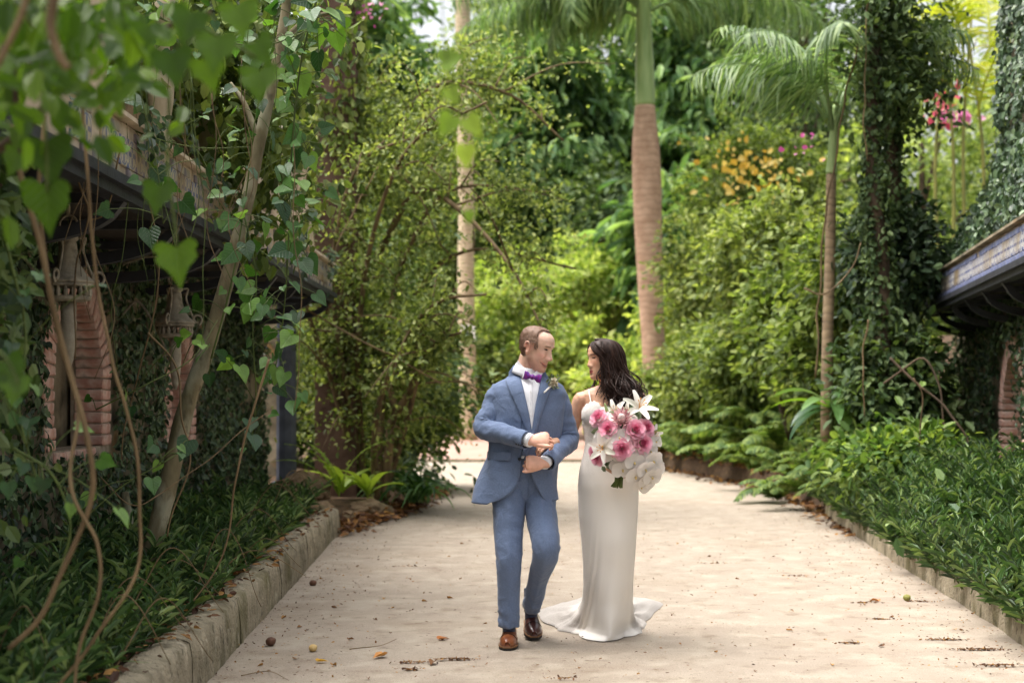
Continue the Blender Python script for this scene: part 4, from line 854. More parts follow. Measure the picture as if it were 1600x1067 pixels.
def heart_leaf(name, lobes, seed, cup=.16):
    """heart-shaped blade, unit length, stalk joins at the origin, tip along +X, normal +Z"""
    prof = {'heart': [(-.12, .16), (-.14, .26), (-.06, .38), (.08, .45), (.25, .44), (.45, .35), (.65, .22), (.85, .09), (1, 0)],
            'lobed': [(-.10, .18), (-.16, .34), (-.10, .50), (.02, .56), (.14, .47), (.24, .52), (.38, .46), (.52, .27), (.75, .12), (1, 0)]}[lobes]
    r = random.Random(seed); V = []; F = []; n = len(prof)
    for i in range(n+1):
        if i == 0: x = 0.0; w = 0.0
        else: x, w = prof[i-1]
        mx = max(0, x)
        mid = (mx, 0, -.10*mx*mx)
        e = lambda s: (x, s*w, cup*w*(1+.3*r.uniform(-1, 1))-.10*mx*mx-.06*w*math.sin(x*9))
        h = lambda s: ((x+mx)/2, s*w*.5, cup*w*.22+.02-.10*mx*mx)
        V += [e(-1), h(-1), mid, h(1), e(1)]
    for i in range(n): F += [(i*5+j, i*5+j+1, (i+1)*5+j+1, (i+1)*5+j) for j in range(4)]
    return np_mesh(name, np.array(V), np.array(F)[:, ::-1], True, {'rnd': np.full(len(V), (seed % 7)/6)})
HEART = [heart_leaf('leaf', 'heart', s) for s in range(7)]; LOBE = [heart_leaf('leaf', 'lobed', s+7) for s in range(5)]
LEAFMESH = {}
def put_leaf(me, mat, parent, loc, dirv, nrm, size):
    if (me.name, mat) not in LEAFMESH:
        m2 = me.copy(); m2.materials.clear(); m2.materials.append(MATS[mat]); LEAFMESH[me.name, mat] = m2
    me = LEAFMESH[me.name, mat]
    X = Vector(dirv).normalized(); Z = Vector(nrm); Z = (Z-X*Z.dot(X)).normalized(); Y = Z.cross(X)
    M = Matrix(((X.x, Y.x, Z.x, loc[0]), (X.y, Y.y, Z.y, loc[1]), (X.z, Y.z, Z.z, loc[2]), (0, 0, 0, 1))) @ Matrix.Scale(size, 4)
    o = bpy.data.objects.new('leaf', me); COL.objects.link(o); o.parent = parent; o.matrix_basis = world_of(parent).inverted() @ M; return o
def vine(label, pts, r, nleaf, size, mat='vine_leaf', kinds='h', spread=.10, wood='green_stem', lo=0.0, face=(.25, -.8, .55), group=None):
    c = catmull(pts, 8); o = empty('vine', c[0], label, 'vine', group); m = MB(); m.tube(c, np.linspace(r, r*.5, len(c)), 6)
    leafs = []
    for j in range(nleaf):
        i = int(len(c)*(lo+(1-lo)*random.random()))-1; s = c[i]; st_ = RNG.normal(size=3)*spread+np.array([.02, -.05, .03]); e = s+st_
        cv = catmull([s, s+st_*.5+np.array([0, 0, .02]), e], 3); m.tube(cv, [.0022]*len(cv), 4, caps=False)
        leafs.append((e, st_))
    m.build('stem', MATS[wood], o, True)
    for e, st_ in leafs:
        d = Vector(st_)*2.0+Vector((random.uniform(-.3, .3), random.uniform(-.3, .1), -.35)); nr = Vector(face)+Vector([random.gauss(0, .62) for _ in range(3)])
        me = random.choice(HEART if kinds == 'h' or (kinds == 'm' and random.random() < .6) else LOBE); put_leaf(me, mat, o, e, d, nr, size*random.choice([.5, .7, .85, 1.0, 1.2])*random.uniform(.85, 1.12))
    return o
VL = 'heart-leaved vine '
vine(VL+'hanging in a long curtain right of the leaning tree trunk', [P(500, -20, 7.7), P(470, 100, 7.7), P(455, 250, 7.65), P(450, 400, 7.6), P(440, 520, 7.6), P(425, 600, 7.6)], .006, 80, .105)
vine(VL+'climbing up the leaning tree trunk', [P(330, 560, 7.9), P(362, 440, 7.95), P(385, 300, 8.0), P(400, 180, 8.0), P(430, 60, 8.1)], .006, 40, .10)
vine(VL+'trailing from the trunk towards the blue iron post', [P(380, 330, 7.7), P(400, 430, 7.65), P(395, 520, 7.6), P(400, 620, 7.6), P(392, 700, 7.65)], .005, 30, .10)
vine(VL+'strung across between eave and leaning tree', [P(110, 140, 7.2), P(200, 200, 7.2), P(300, 230, 7.4), P(390, 230, 7.8)], .005, 16, .12)
vine(VL+'dangling in front of the tile band on the left', [P(200, -20, 6.6), P(215, 120, 6.5), P(245, 260, 6.5), P(255, 350, 6.5)], .004, 12, .10, kinds='m')
vine(VL+'with glossy leaves along the top edge above the eave', [P(230, 20, 7.6), P(330, 60, 7.6), P(420, 70, 7.7), P(520, 30, 7.8)], .006, 46, .11)
vine(VL+'low among the bedding plants at the tree foot', [P(120, 820, 6.6), P(190, 760, 6.7), P(260, 720, 6.8), P(300, 690, 7.0)], .004, 8, .10)
vine(VL+'crossing the left wall between the niches', [P(150, 640, 7.0), P(230, 600, 7.0), P(300, 560, 7.2), P(340, 500, 7.4)], .004, 10, .08)
vine(VL+'at the left picture edge beside the first lantern', [P(10, 380, 5.0), P(40, 520, 5.0), P(30, 640, 4.9), P(60, 760, 4.9)], .006, 18, .07, kinds='m')
vine(VL+'low at the left edge, drooping over the bed', [P(20, 700, 4.8), P(80, 740, 4.8), P(110, 820, 4.8), P(90, 900, 4.8)], .006, 8, .075, kinds='m')
# big blurred foreground leaves hanging close to the lens
DL = 'large blurred lobed leaves close to the camera '
def near_vine(label, stem, leaves, mat='fresh_leaf', r=.004, wood='green_stem'):
    o = empty('vine', stem[0], label, 'vine'); m = MB(); c = catmull(stem, 7); m.tube(c, [r]*len(c), 6); m.build('stem', MATS[wood], o, True)
    for (px, py, d, size, ang, k) in leaves:
        a = rad(ang); put_leaf(LOBE[k % 5] if k >= 0 else HEART[-k % 7], mat, o, P(px, py, d), (math.cos(a), random.uniform(-.15, .15), math.sin(a)), (random.uniform(-.3, .3), -1, random.uniform(.0, .5)), size)
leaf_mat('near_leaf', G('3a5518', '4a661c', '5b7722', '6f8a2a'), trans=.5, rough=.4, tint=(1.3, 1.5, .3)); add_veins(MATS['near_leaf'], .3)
near_vine(DL+'at the left, one above the other', [P(70, -20, 3.4), P(66, 120, 3.4), P(72, 220, 3.4), P(74, 300, 3.4)], [(72, 222, 3.4, .115, -80, 0), (74, 292, 3.4, .125, -92, 1), (30, 240, 3.5, .07, -120, 2)], 'near_leaf')
near_vine(DL+'beside the second lantern', [P(265, 140, 3.6), P(262, 260, 3.6), P(272, 340, 3.6), P(276, 385, 3.6)], [(276, 386, 3.6, .11, -85, 3), (250, 290, 3.6, .085, -100, 1)], 'near_leaf')
near_vine(DL+'in the top left, yellow green', [P(240, -30, 3.1), P(300, 30, 3.1), P(350, 60, 3.1), P(400, 90, 3.1)], [(268, 84, 3.1, .085, -80, 0), (338, 58, 3.0, .085, -95, 2), (322, 96, 3.1, .075, -75, 4), (400, 66, 3.1, .07, -60, 1), (372, 10, 3.0, .08, -80, 3), (300, 20, 3.0, .08, -110, 0), (405, 110, 3.2, .085, -90, 2), (230, 40, 3.1, .07, -100, 1)], 'near_leaf')
near_vine('short blurred sprig of round lime leaves hanging over the path', [P(690, -20, 2.9), P(694, 60, 2.9), P(705, 130, 2.9), P(722, 180, 2.9), P(728, 220, 2.9)], [(690, 98, 2.9, .055, 20, -1), (702, 140, 2.9, .04, -60, -3), (706, 182, 2.9, .052, -120, -2), (730, 186, 2.9, .05, -50, -4), (727, 228, 2.9, .05, -88, -5), (735, 330, 2.9, .03, -100, -1)], 'fresh_leaf', .0016)
near_vine(DL+'at the left edge, low', [P(-20, 540, 3.2), P(10, 560, 3.2), P(30, 600, 3.2)], [(8, 565, 3.2, .08, -60, 0), (26, 590, 3.2, .07, -100, 2)], 'near_leaf')
# dark leafage in the upper left corner
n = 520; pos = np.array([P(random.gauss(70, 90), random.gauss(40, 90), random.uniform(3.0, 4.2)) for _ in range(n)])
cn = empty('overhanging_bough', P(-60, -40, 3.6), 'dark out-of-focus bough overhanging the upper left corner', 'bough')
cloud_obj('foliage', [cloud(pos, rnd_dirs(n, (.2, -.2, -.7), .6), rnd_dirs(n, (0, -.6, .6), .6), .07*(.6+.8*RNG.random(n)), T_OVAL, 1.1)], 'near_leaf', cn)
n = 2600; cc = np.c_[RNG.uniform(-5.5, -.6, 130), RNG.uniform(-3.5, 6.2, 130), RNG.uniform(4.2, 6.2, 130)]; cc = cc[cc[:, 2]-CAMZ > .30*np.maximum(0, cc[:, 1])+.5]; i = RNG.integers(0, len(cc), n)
pos = cc[i]+RNG.normal(size=(n, 3))*np.array([.35, .35, .22]); cloud_obj('high_shade_foliage', [cloud(pos, rnd_dirs(n, (0, 0, -.5), .7), rnd_dirs(n, (0, 0, 1), .5), .2*(.6+.8*RNG.random(n)), T_OVAL, 1.3)], 'dark_leaf', cn)  # unseen foliage above the frame, added with its trunk to shade the left foreground
m = MB(); tv = catmull([(-4.6, -2.5, 0), (-4.5, -2.2, 2), (-4.1, -1.2, 4), (-3.2, 1.0, 5.2), (-2.2, 3.6, 5.4)], 8); m.tube(tv, np.linspace(.16, .05, len(tv)), 9); tv = catmull([(-4.1, -1.2, 4), (-3.9, 1.5, 4.6), (-3.2, 3.4, 3.6), P(-80, -20, 3.7)], 8); m.tube(tv, np.linspace(.07, .015, len(tv)), 8)
for b in [[(-80, -20), (60, 40), (180, 60), (330, 20)], [(-60, 60), (60, 100), (140, 160)], [(-40, 260), (60, 180), (120, 60), (140, -40)], [(20, -40), (20, 100), (35, 260)]]:
    cv = catmull([P(x, y, 3.7) for x, y in b], 7); m.tube(cv, np.linspace(.014, .007, len(cv)), 7)
m.build('branch', MATS['dark_bark'], cn, True)
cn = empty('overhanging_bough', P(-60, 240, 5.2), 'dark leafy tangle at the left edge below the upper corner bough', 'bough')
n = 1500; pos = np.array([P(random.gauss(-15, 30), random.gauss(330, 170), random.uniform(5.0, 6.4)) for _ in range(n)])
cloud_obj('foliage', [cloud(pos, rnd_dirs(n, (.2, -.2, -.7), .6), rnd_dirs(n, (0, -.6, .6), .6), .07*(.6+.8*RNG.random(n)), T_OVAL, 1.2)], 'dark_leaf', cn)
m = MB(); cv = catmull([P(-30, 700, 5.6), P(10, 420, 5.6), P(-20, 160, 5.6)], 7); m.tube(cv, np.linspace(.016, .01, len(cv)), 7); m.build('branch', MATS['dark_bark'], cn, True)
# woody lianas on the left, most of them close and blurred
LI = [('pale twisted liana end hanging in the upper left corner', [P(88, -20, 2.8), P(78, 40, 2.8), P(92, 88, 2.8), P(104, 106, 2.8)], .014, .012),
      ('grey liana end in the very corner at upper left', [P(45, -20, 2.9), P(30, 30, 2.9), P(4, 86, 2.9), P(-20, 130, 2.9)], .010, .009),
      ('thick tan liana bundle running down the left side', [P(18, 200, 4.3), P(48, 330, 4.3), P(100, 520, 4.3), P(132, 660, 4.3), P(130, 800, 4.3), P(80, 940, 4.3), P(10, 1010, 4.3)], .013, .011),
      ('second tan liana twisting round the bundle at left', [P(60, 180, 4.4), P(62, 400, 4.35), P(118, 600, 4.4), P(112, 760, 4.3), P(150, 850, 4.3), P(148, 920, 4.3), P(120, 1000, 4.3), P(110, 1090, 4.3)], .009, .007),
      ('thin liana looping down past the leaning tree foot', [P(120, 120, 4.6), P(140, 360, 4.6), P(170, 540, 4.6), P(200, 640, 4.6), P(215, 760, 4.6), P(208, 900, 4.6), P(150, 1000, 4.6), P(90, 1067, 4.6)], .008, .008),
      ('slender brown liana in front of the wall right of the first niche', [P(115, 210, 6.4), P(122, 280, 6.4), P(138, 330, 6.4), P(130, 380, 6.4), P(116, 430, 6.4), P(114, 560, 6.4)], .008, .005),
      ('pale green liana from eave to bed between lanterns', [P(234, 300, 7.2), P(246, 400, 7.2), P(238, 520, 7.2), P(200, 640, 7.3), P(190, 720, 7.3)], .006, .005),
      ('liana swinging across in front of the leaning tree', [P(238, 520, 7.2), P(270, 570, 7.2), P(292, 680, 7.2), P(285, 760, 7.2), P(262, 840, 7.2)], .008, .006),
      ('curving liana below the tile band at left', [P(188, 230, 6.8), P(176, 300, 6.8), P(160, 335, 6.8), P(136, 345, 6.8)], .006, .005),
      ('thin liana trailing from the curtain vine to the kerb', [P(420, 560, 7.2), P(392, 640, 7.2), P(362, 750, 7.2), P(350, 860, 7.2), P(300, 940, 7.1)], .009, .006),
      ('fine dead stem sagging over the left bed', [P(155, 745, 6.8), P(205, 790, 6.8), P(250, 775, 6.9), P(350, 700, 7.2), P(420, 640, 7.4)], .004, .003),
      ('long thin rope-like liana slanting below the thicket', [P(480, 486, 14.8), P(560, 530, 14.8), P(640, 570, 15), P(690, 600, 15.2)], .014, .012),
      ('grey liana arching through the thicket', [P(590, 260, 15.2), P(560, 320, 15.2), P(520, 400, 15), P(512, 500, 15)], .010, .007)]
for lab, pts, r0, r1 in LI: stem_thing('liana', lab, pts, r0, r1)
# dense thin hanging stems
for i in range(26):
    x = random.uniform(60, 480); y0 = random.uniform(-30, 250); L = random.uniform(150, 480); d = random.uniform(6.2, 8.4)
    stem_thing('hanging_stem', 'fine hanging vine stem in the curtain at the left', [P(x, y0, d), P(x+random.uniform(-14, 14), y0+L*.4, d), P(x+random.uniform(-22, 22), y0+L*.7, d), P(x+random.uniform(-28, 28), y0+L, d)], .0035, .0025, random.choice(['vine_wood', 'green_stem']), 'vine', 'fine hanging stems at left', 5)
# climbing foliage between trunk and terrace
pos, out, _ = clumps(P(420, 230, 9.6), (.35, .8, .75), 70, 22, .12, .2); p2, _, _ = clumps(P(330, 60, 9.5), (.8, .8, .5), 110, 24, .13, .2); p3, _, _ = clumps(P(140, 60, 8.5), (.7, .6, .6), 100, 24, .12, .2); pos = np.concatenate([pos, p2, p3]); n = len(pos)
tag(cloud_obj('creeper', [cloud(pos, rnd_dirs(n, (0, -.2, -.5), .6), rnd_dirs(n, (.2, -.4, .8), .5), .085*(.6+.8*RNG.random(n)), T_OVAL, 1.2)], 'shrub_leaf'), 'small-leaved creeper tumbling over the left terrace', 'creeper', kind='stuff')
# shaggy creeper over the left eave edge and terrace
n = 1300; y = RNG.uniform(5.5, 15, n); hang = RNG.random(n)**2; k = nz2(y, y*0, 1.1) > .12; y = y[k]; hang = hang[k]; n = len(y)
pos = np.c_[-1.86+.06*RNG.random(n), y, 2.76-.5*hang*(.3+.7*RNG.random(n))+.1*RNG.random(n)]
tag(cloud_obj('creeper', [cloud(pos, rnd_dirs(n, (.2, 0, -.8), .5), rnd_dirs(n, (.8, -.3, .4), .4), .055*(.6+.8*RNG.random(n)), T_OVAL, 1.2)], 'ivy_leaf'), 'thin creeper trailing over the left tile band', 'creeper', kind='stuff')

# ------------------------------------------------------------------ wall lanterns
def lantern(label, loc, s=1.0):
    o = empty('wall_lantern', loc, label, 'lantern', 'bronze lanterns on the left wall'); z0 = 0
    def L(m, name, sm=True, par=o): q = m.build(name, MATS['bronze'], None, sm); q.parent = par; return q
    m = MB(); m.lathe([(.03, .42), (.055, .41), (.06, .39), (.045, .375), (.05, .36), (.055, .30), (.075, .23), (.11, .175), (.15, .14), (.155, .125), (.14, .12)], n=20); body = L(m, 'hood')
    m = MB(); m.lathe([(.145, .12), (.15, .115), (.15, .105), (.145, .10)], n=20); m.lathe([(.125, .045), (.135, .04), (.13, .02), (.10, .01)], n=20)
    for k in range(18):
        a = k/18*2*math.pi; m.lathe([(.010, .04), (.014, .07), (.008, .09), (.013, .105)], (.128*math.cos(a), .128*math.sin(a), 0), 6)
    L(m, 'gallery', False)
    m = MB(); m.lathe([(.05, .01), (.045, -.10), (.05, -.12), (.04, -.26), (.03, -.34), (.012, -.40)], n=12); L(m, 'stem')
    for k in range(3):
        a = k*2.1+.4; ca, sa = math.cos(a), math.sin(a); sc = []
        for t in np.linspace(0, 1, 22):
            ang = -1.2+t*6.5; r = .045*(1-.55*t); sc.append((( .17+r*math.cos(ang))*ca, (.17+r*math.cos(ang))*sa, .16+r*math.sin(ang)))
        m = MB(); m.tube(sc, [.009]*22, 6); cv = catmull([(.055*ca, .055*sa, .40), (.10*ca, .10*sa, .40), (.085*ca, .085*sa, .33), (.12*ca, .12*sa, .22), (.165*ca, .165*sa, .13)], 5); m.tube(cv, [.008]*len(cv), 6); L(m, 'scroll')
    m = MB(); m.tube([(.055*math.cos(t), 0, .48+.055*math.sin(t)) for t in np.linspace(0, 6.28, 20)], [.008]*20, 6); L(m, 'ring')
    m = MB(); m.tube(catmull([(0, 0, .535), (-.02, 0, .62), (-.2, 0, .66), (-.42, 0, .60)], 6), [.012]*19, 7); m.tube(catmull([(-.42, 0, .2), (-.3, 0, .3), (-.16, 0, .10), (-.03, 0, -.2)], 6), [.010]*19, 7); L(m, 'bracket')
    o.scale = (s, s, s); return o
lantern('nearer weathered bronze lantern in front of the first brick niche', P(107, 474, 7.45), .86)
lantern('farther weathered bronze lantern in front of the second brick niche', P(274, 530, 9.75), .86)

# ------------------------------------------------------------------ litter on the path
FL = []
for s in range(5):
    me = heart_leaf('fallen_leaf', 'heart', s+30, cup=.55+.2*(s % 2)); FL.append(me)
spots = [(585, 968), (690, 1000), (640, 905), (700, 935), (600, 935), (556, 912), (520, 950), (470, 980), (445, 965), (430, 990), (600, 1025), (640, 1048), (760, 1010), (660, 940), (615, 950), (480, 985), (545, 1000), (760, 975), (520, 1040), (1290, 1000), (1380, 1010), (1500, 985), (1350, 945), (1330, 920), (1420, 935), (1270, 960), (1450, 905), (1180, 930), (1120, 1020), (1340, 905), (1360, 938), (1395, 965), (1410, 912), (1440, 1000), (1230, 985), (1080, 930), (1150, 905), (1050, 960), (1260, 900), (1330, 880), (1210, 870), (1110, 870), (1290, 865), (650, 880), (700, 870), (590, 875), (560, 885), (720, 905), (500, 905), (690, 1032), (610, 990), (575, 1060), (460, 1030), (410, 1040), (1300, 1040), (1480, 1030), (1180, 1050), (905, 1045), (720, 850), (1060, 850), (1150, 840), (1240, 845)]
for k, (px, py) in enumerate(spots):
    d = CAMZ*FPX/(py-612); me = FL[k % 5]
    if len(me.materials) == 0: me.materials.append(MATS['dry_leaf'])
    o = bpy.data.objects.new('fallen_leaf', me); COL.objects.link(o); o.location = P(px, py, d)+Vector((0, 0, .004)); o.rotation_euler = (random.uniform(-.2, .2), random.uniform(-.15, .15), random.uniform(0, 6.28)); s = random.uniform(.018, .042); o.scale = (s, s*random.uniform(.5, 1), s)
    tag(o, 'small dry fallen leaf lying on the sandy path', 'leaf', 'fallen leaves on the path')
leaf_mat('golden_leaf', G('a8741c', 'b98a26', 'c79a33'), trans=.15, rough=.6); leaf_mat('ochre_leaf', G('9a5a2a', 'b0703a', 'c08a50'), trans=.15, rough=.6)
for (px, py, mt, s, lab) in [(496, 1035, 'golden_leaf', .06, 'golden yellow fallen leaf near the left kerb'), (686, 1000, 'ochre_leaf', .07, 'pale orange curled fallen leaf left of the man'), (600, 1025, 'ochre_leaf', .085, 'long tan fallen leaf left of the man, flat on the sand'), (1372, 940, 'ochre_leaf', .07, 'orange fallen leaf near the right kerb'), (678, 1035, 'dry_leaf', .08, 'dark curled fallen leaf beside a brown streak')]:
    d = CAMZ*FPX/(py-612); me = heart_leaf('fallen_leaf', 'heart', random.randrange(90), .5); o = link('fallen_leaf', me, MATS[mt]); o.location = P(px, py, d)+Vector((0, 0, .006)); o.rotation_euler = (.1, -.06, random.uniform(0, 6.28)); o.scale = (s, s*.7, s); tag(o, lab, 'leaf')
def nut(px, py, r, mat, lab):
    d = CAMZ*FPX/(py-612); bm = bmesh.new(); bmesh.ops.create_uvsphere(bm, u_segments=20, v_segments=14, radius=r)
    for v in bm.verts: n_ = v.co.normalized(); v.co *= 1+.06*mnoise.noise(n_*2.5+Vector((px, 0, 0))); v.co.z *= .88; v.co.z += .25*r*math.exp(-((n_-Vector((.9, 0, .3))).length**2)*8)
    me = bpy.data.meshes.new('nut'); bm.to_mesh(me); bm.free(); me.polygons.foreach_set('use_smooth', np.full(len(me.polygons), True)); o = link('fallen_nut', me, MATS[mat]); o.location = P(px, py, d)+Vector((0, 0, r*.8)); tag(o, lab, 'nut')
rough_mat('nut_brown', srgb('4b3226'), srgb('6d4c3a'), scale=40, rough=.7, bump=.4, bscale=90); rough_mat('nut_pale', srgb('c09a58'), srgb('dcc088'), scale=30, rough=.7, bump=.3, bscale=80); rough_mat('nut_green', srgb('6b6a35'), srgb('8d8a4c'), scale=30, rough=.7, bump=.3, bscale=80)
nut(423, 1008, .028, 'nut_brown', 'dark brown nut on the path by the left kerb'); nut(489, 1017, .023, 'nut_pale', 'pale straw-coloured nut right of the brown one'); nut(489, 915, .026, 'nut_brown', 'brown nut against the foot of the left kerb'); nut(1417, 938, .026, 'nut_green', 'olive green nut on the path near the right bed')
# small heaps of dirt and plant scraps swept together on the sand
pos = np.concatenate([np.array([np.array(P(px+random.gauss(0, sx), py+random.gauss(0, 2.2), CAMZ*FPX/(py-612)))*np.array([1, 1, 0])+np.array([0, 0, .006]) for _ in range(k)]) for (px, py, sx, k) in [(645, 1035, 14, 90), (712, 1030, 14, 110), (640, 1046, 10, 60), (1330, 1005, 12, 70), (1380, 968, 10, 60), (1350, 942, 12, 50), (1480, 1000, 16, 120), (1530, 1015, 20, 160), (1240, 900, 12, 40), (640, 885, 14, 40), (1120, 880, 16, 40), (1440, 940, 14, 60), (1560, 1040, 16, 120), (880, 1060, 16, 40)]]); n = len(pos)
tag(cloud_obj('dirt_scraps', [cloud(pos, rnd_dirs(n, (0, 0, 0), .7)*np.array([1, 1, .3]), rnd_dirs(n, (0, 0, 1), .4), .017*(.4+RNG.random(n)), T_OVAL)], 'dry_leaf'), 'small dark heaps of plant scraps on the sand', 'litter', kind='stuff')
# fine specks
n = 3200; yy = 5.2+12*RNG.random(n)**1.3; pos = np.array([(random.uniform(lx(y)+.05, rx(y)-.05) if random.random() < .5 else (rx(y)-abs(random.gauss(0, .35)) if random.random() < .55 else lx(y)+abs(random.gauss(0, .3))), y, .012) for y in yy])
tag(cloud_obj('leaf_specks', [cloud(pos, rnd_dirs(n, (0, 0, 0), .7)*np.array([1, 1, .2]), rnd_dirs(n, (0, 0, 1), .3), .016*(.4+RNG.random(n)), T_OVAL)], 'dry_leaf'), 'tiny scraps of dead leaf scattered over the sand', 'leaf litter', kind='stuff')
for lab, pts in [('thin dry twig lying by the left kerb', [(378, 1058), (420, 1052), (450, 1066)]), ('fine dry twig on the sand left of the man', [(545, 1018), (590, 1012), (620, 1000)])]:
    stem_thing('fallen_twig', lab, [P(x, y, CAMZ*FPX/(y-612))+Vector((0, 0, .012)) for x, y in pts], .004, .002, 'vine_wood', 'twig')
# dead stems and old leaves tangled in the left bed, moss-side litter on the kerb
for i in range(22):
    y = random.uniform(4.6, 12.5); x = lx(y)-random.uniform(.1, .8); a = random.uniform(-.9, .9); L = random.uniform(.35, .9); h = random.uniform(.12, .45)
    p0 = Vector((x, y, .25)); p2 = p0+Vector((L*.6*math.cos(a)+.15, L*math.sin(a)*.6, random.uniform(-.05, h*.5)))
    stem_thing('dead_stem', 'thin dead stem tangled among the left bedding plants', [p0, (p0+p2)/2+Vector((0, 0, h)), p2], .005, .0025, 'vine_wood', 'stem', 'dead stems in the left bed', 5)
n = 420; yy = RNG.uniform(4.5, 13.5, n); pos = np.array([(lx(y)-abs(random.gauss(.12, .12)), y, .285+.02*random.random()) for y in yy])
tag(cloud_obj('leaf_litter', [cloud(pos, rnd_dirs(n, (0, 0, 0), .7)*np.array([1, 1, .3]), rnd_dirs(n, (.1, 0, 1), .35), .05*(.4+RNG.random(n)), T_OVAL)], 'dry_leaf'), 'dead leaves lying along the top of the left kerb', 'leaf litter', kind='stuff')

# broad weeds dotted through the left bed
WEED = [blade_mesh('leaf', .16, .022, (.8, -.6), .25, seed=200+q, n=6) for q in range(3)]
for i, (px, py) in enumerate([(300, 905), (340, 860), (395, 820), (260, 940), (150, 980), (200, 1010), (430, 800), (360, 890), (110, 940), (60, 1010), (240, 985), (460, 790)]):
    d = (CAMZ-.26)*FPX/(py-612); b = P(px, py, d); o = empty('weed', b, 'small broad-leaved weed standing up in the left bed', 'weed', 'weeds in the left bed')
    for j in range(9): put_frond('leaf', WEED[j % 3], 'fern_leaf', o, b+Vector((0, 0, random.uniform(0, .12))), random.uniform(0, 6.28), random.uniform(-.2, .5), 0, random.uniform(.7, 1.3))
# ================================================================== people
def fuse(mb, voxel, it=2):
    "overlapping closed shapes -> one continuous skin"
    me = bpy.data.meshes.new('tmp'); me.from_pydata(np.concatenate(mb.V).tolist(), [], mb.F); me.update()
    bm = bmesh.new(); bm.from_mesh(me); bmesh.ops.recalc_face_normals(bm, faces=bm.faces); bm.to_mesh(me); bm.free()
    o = bpy.data.objects.new('tmp', me); COL.objects.link(o); md = o.modifiers.new('r', 'REMESH'); md.mode = 'VOXEL'; md.voxel_size = voxel
    dg = bpy.context.evaluated_depsgraph_get(); dg.update(); ev = o.evaluated_get(dg); m2 = ev.to_mesh()
    V = np.empty(len(m2.vertices)*3, np.float32); m2.vertices.foreach_get('co', V); V = V.reshape(-1, 3).astype(float)
    E = np.empty(len(m2.edges)*2, np.int32); m2.edges.foreach_get('vertices', E); E = E.reshape(-1, 2)
    F = [list(p.vertices) for p in m2.polygons]
    ev.to_mesh_clear(); bpy.data.objects.remove(o); bpy.data.meshes.remove(me)
    deg = np.bincount(E.ravel(), minlength=len(V)).astype(float)
    for k in range(it*2):
        S = np.zeros_like(V)
        for c in range(3): S[:, c] = np.bincount(E[:, 0], V[E[:, 1], c], len(V))+np.bincount(E[:, 1], V[E[:, 0], c], len(V))
        V = V+(.5 if k % 2 == 0 else -.52)*(S/deg[:, None]-V)
    Q = np.array([f for f in F if len(f) == 4], np.int32); T = [f for f in F if len(f) == 3]
    return V, [Q]+([np.array(T, np.int32)] if T else [])
def loft_faces(m, n, closed=True, caps=False, off=0):
    F = []
    for i in range(m-1):
        for k in range(n if closed else n-1):
            k2 = (k+1) % n; F.append((off+i*n+k, off+i*n+k2, off+(i+1)*n+k2, off+(i+1)*n+k))
    if caps: F.append(tuple(off+k for k in range(n-1, -1, -1))); F.append(tuple(off+(m-1)*n+k for k in range(n)))
    return F
def sgnp(v, p): return np.sign(v)*np.abs(v)**p
def ring(c, a, b, n=40, p=2.3, phi=None):
    phi = np.linspace(0, 2*np.pi, n, endpoint=False) if phi is None else phi
    return np.c_[c[0]+a*sgnp(np.sin(phi), 2/p), c[1]-b*sgnp(np.cos(phi), 2/p), np.full(len(phi), c[2])]
def ss(a, b, x): t = np.clip((x-a)/(b-a), 0, 1); return t*t*(3-2*t)

def ridge(p, seed):
    "sharp-crested irregular folds, -1..1"
    q = Vector((p[0], p[1], p[2]+seed*3.1)); return 1-2.6*abs(mnoise.noise(q))+.35*mnoise.noise(q*2.7)
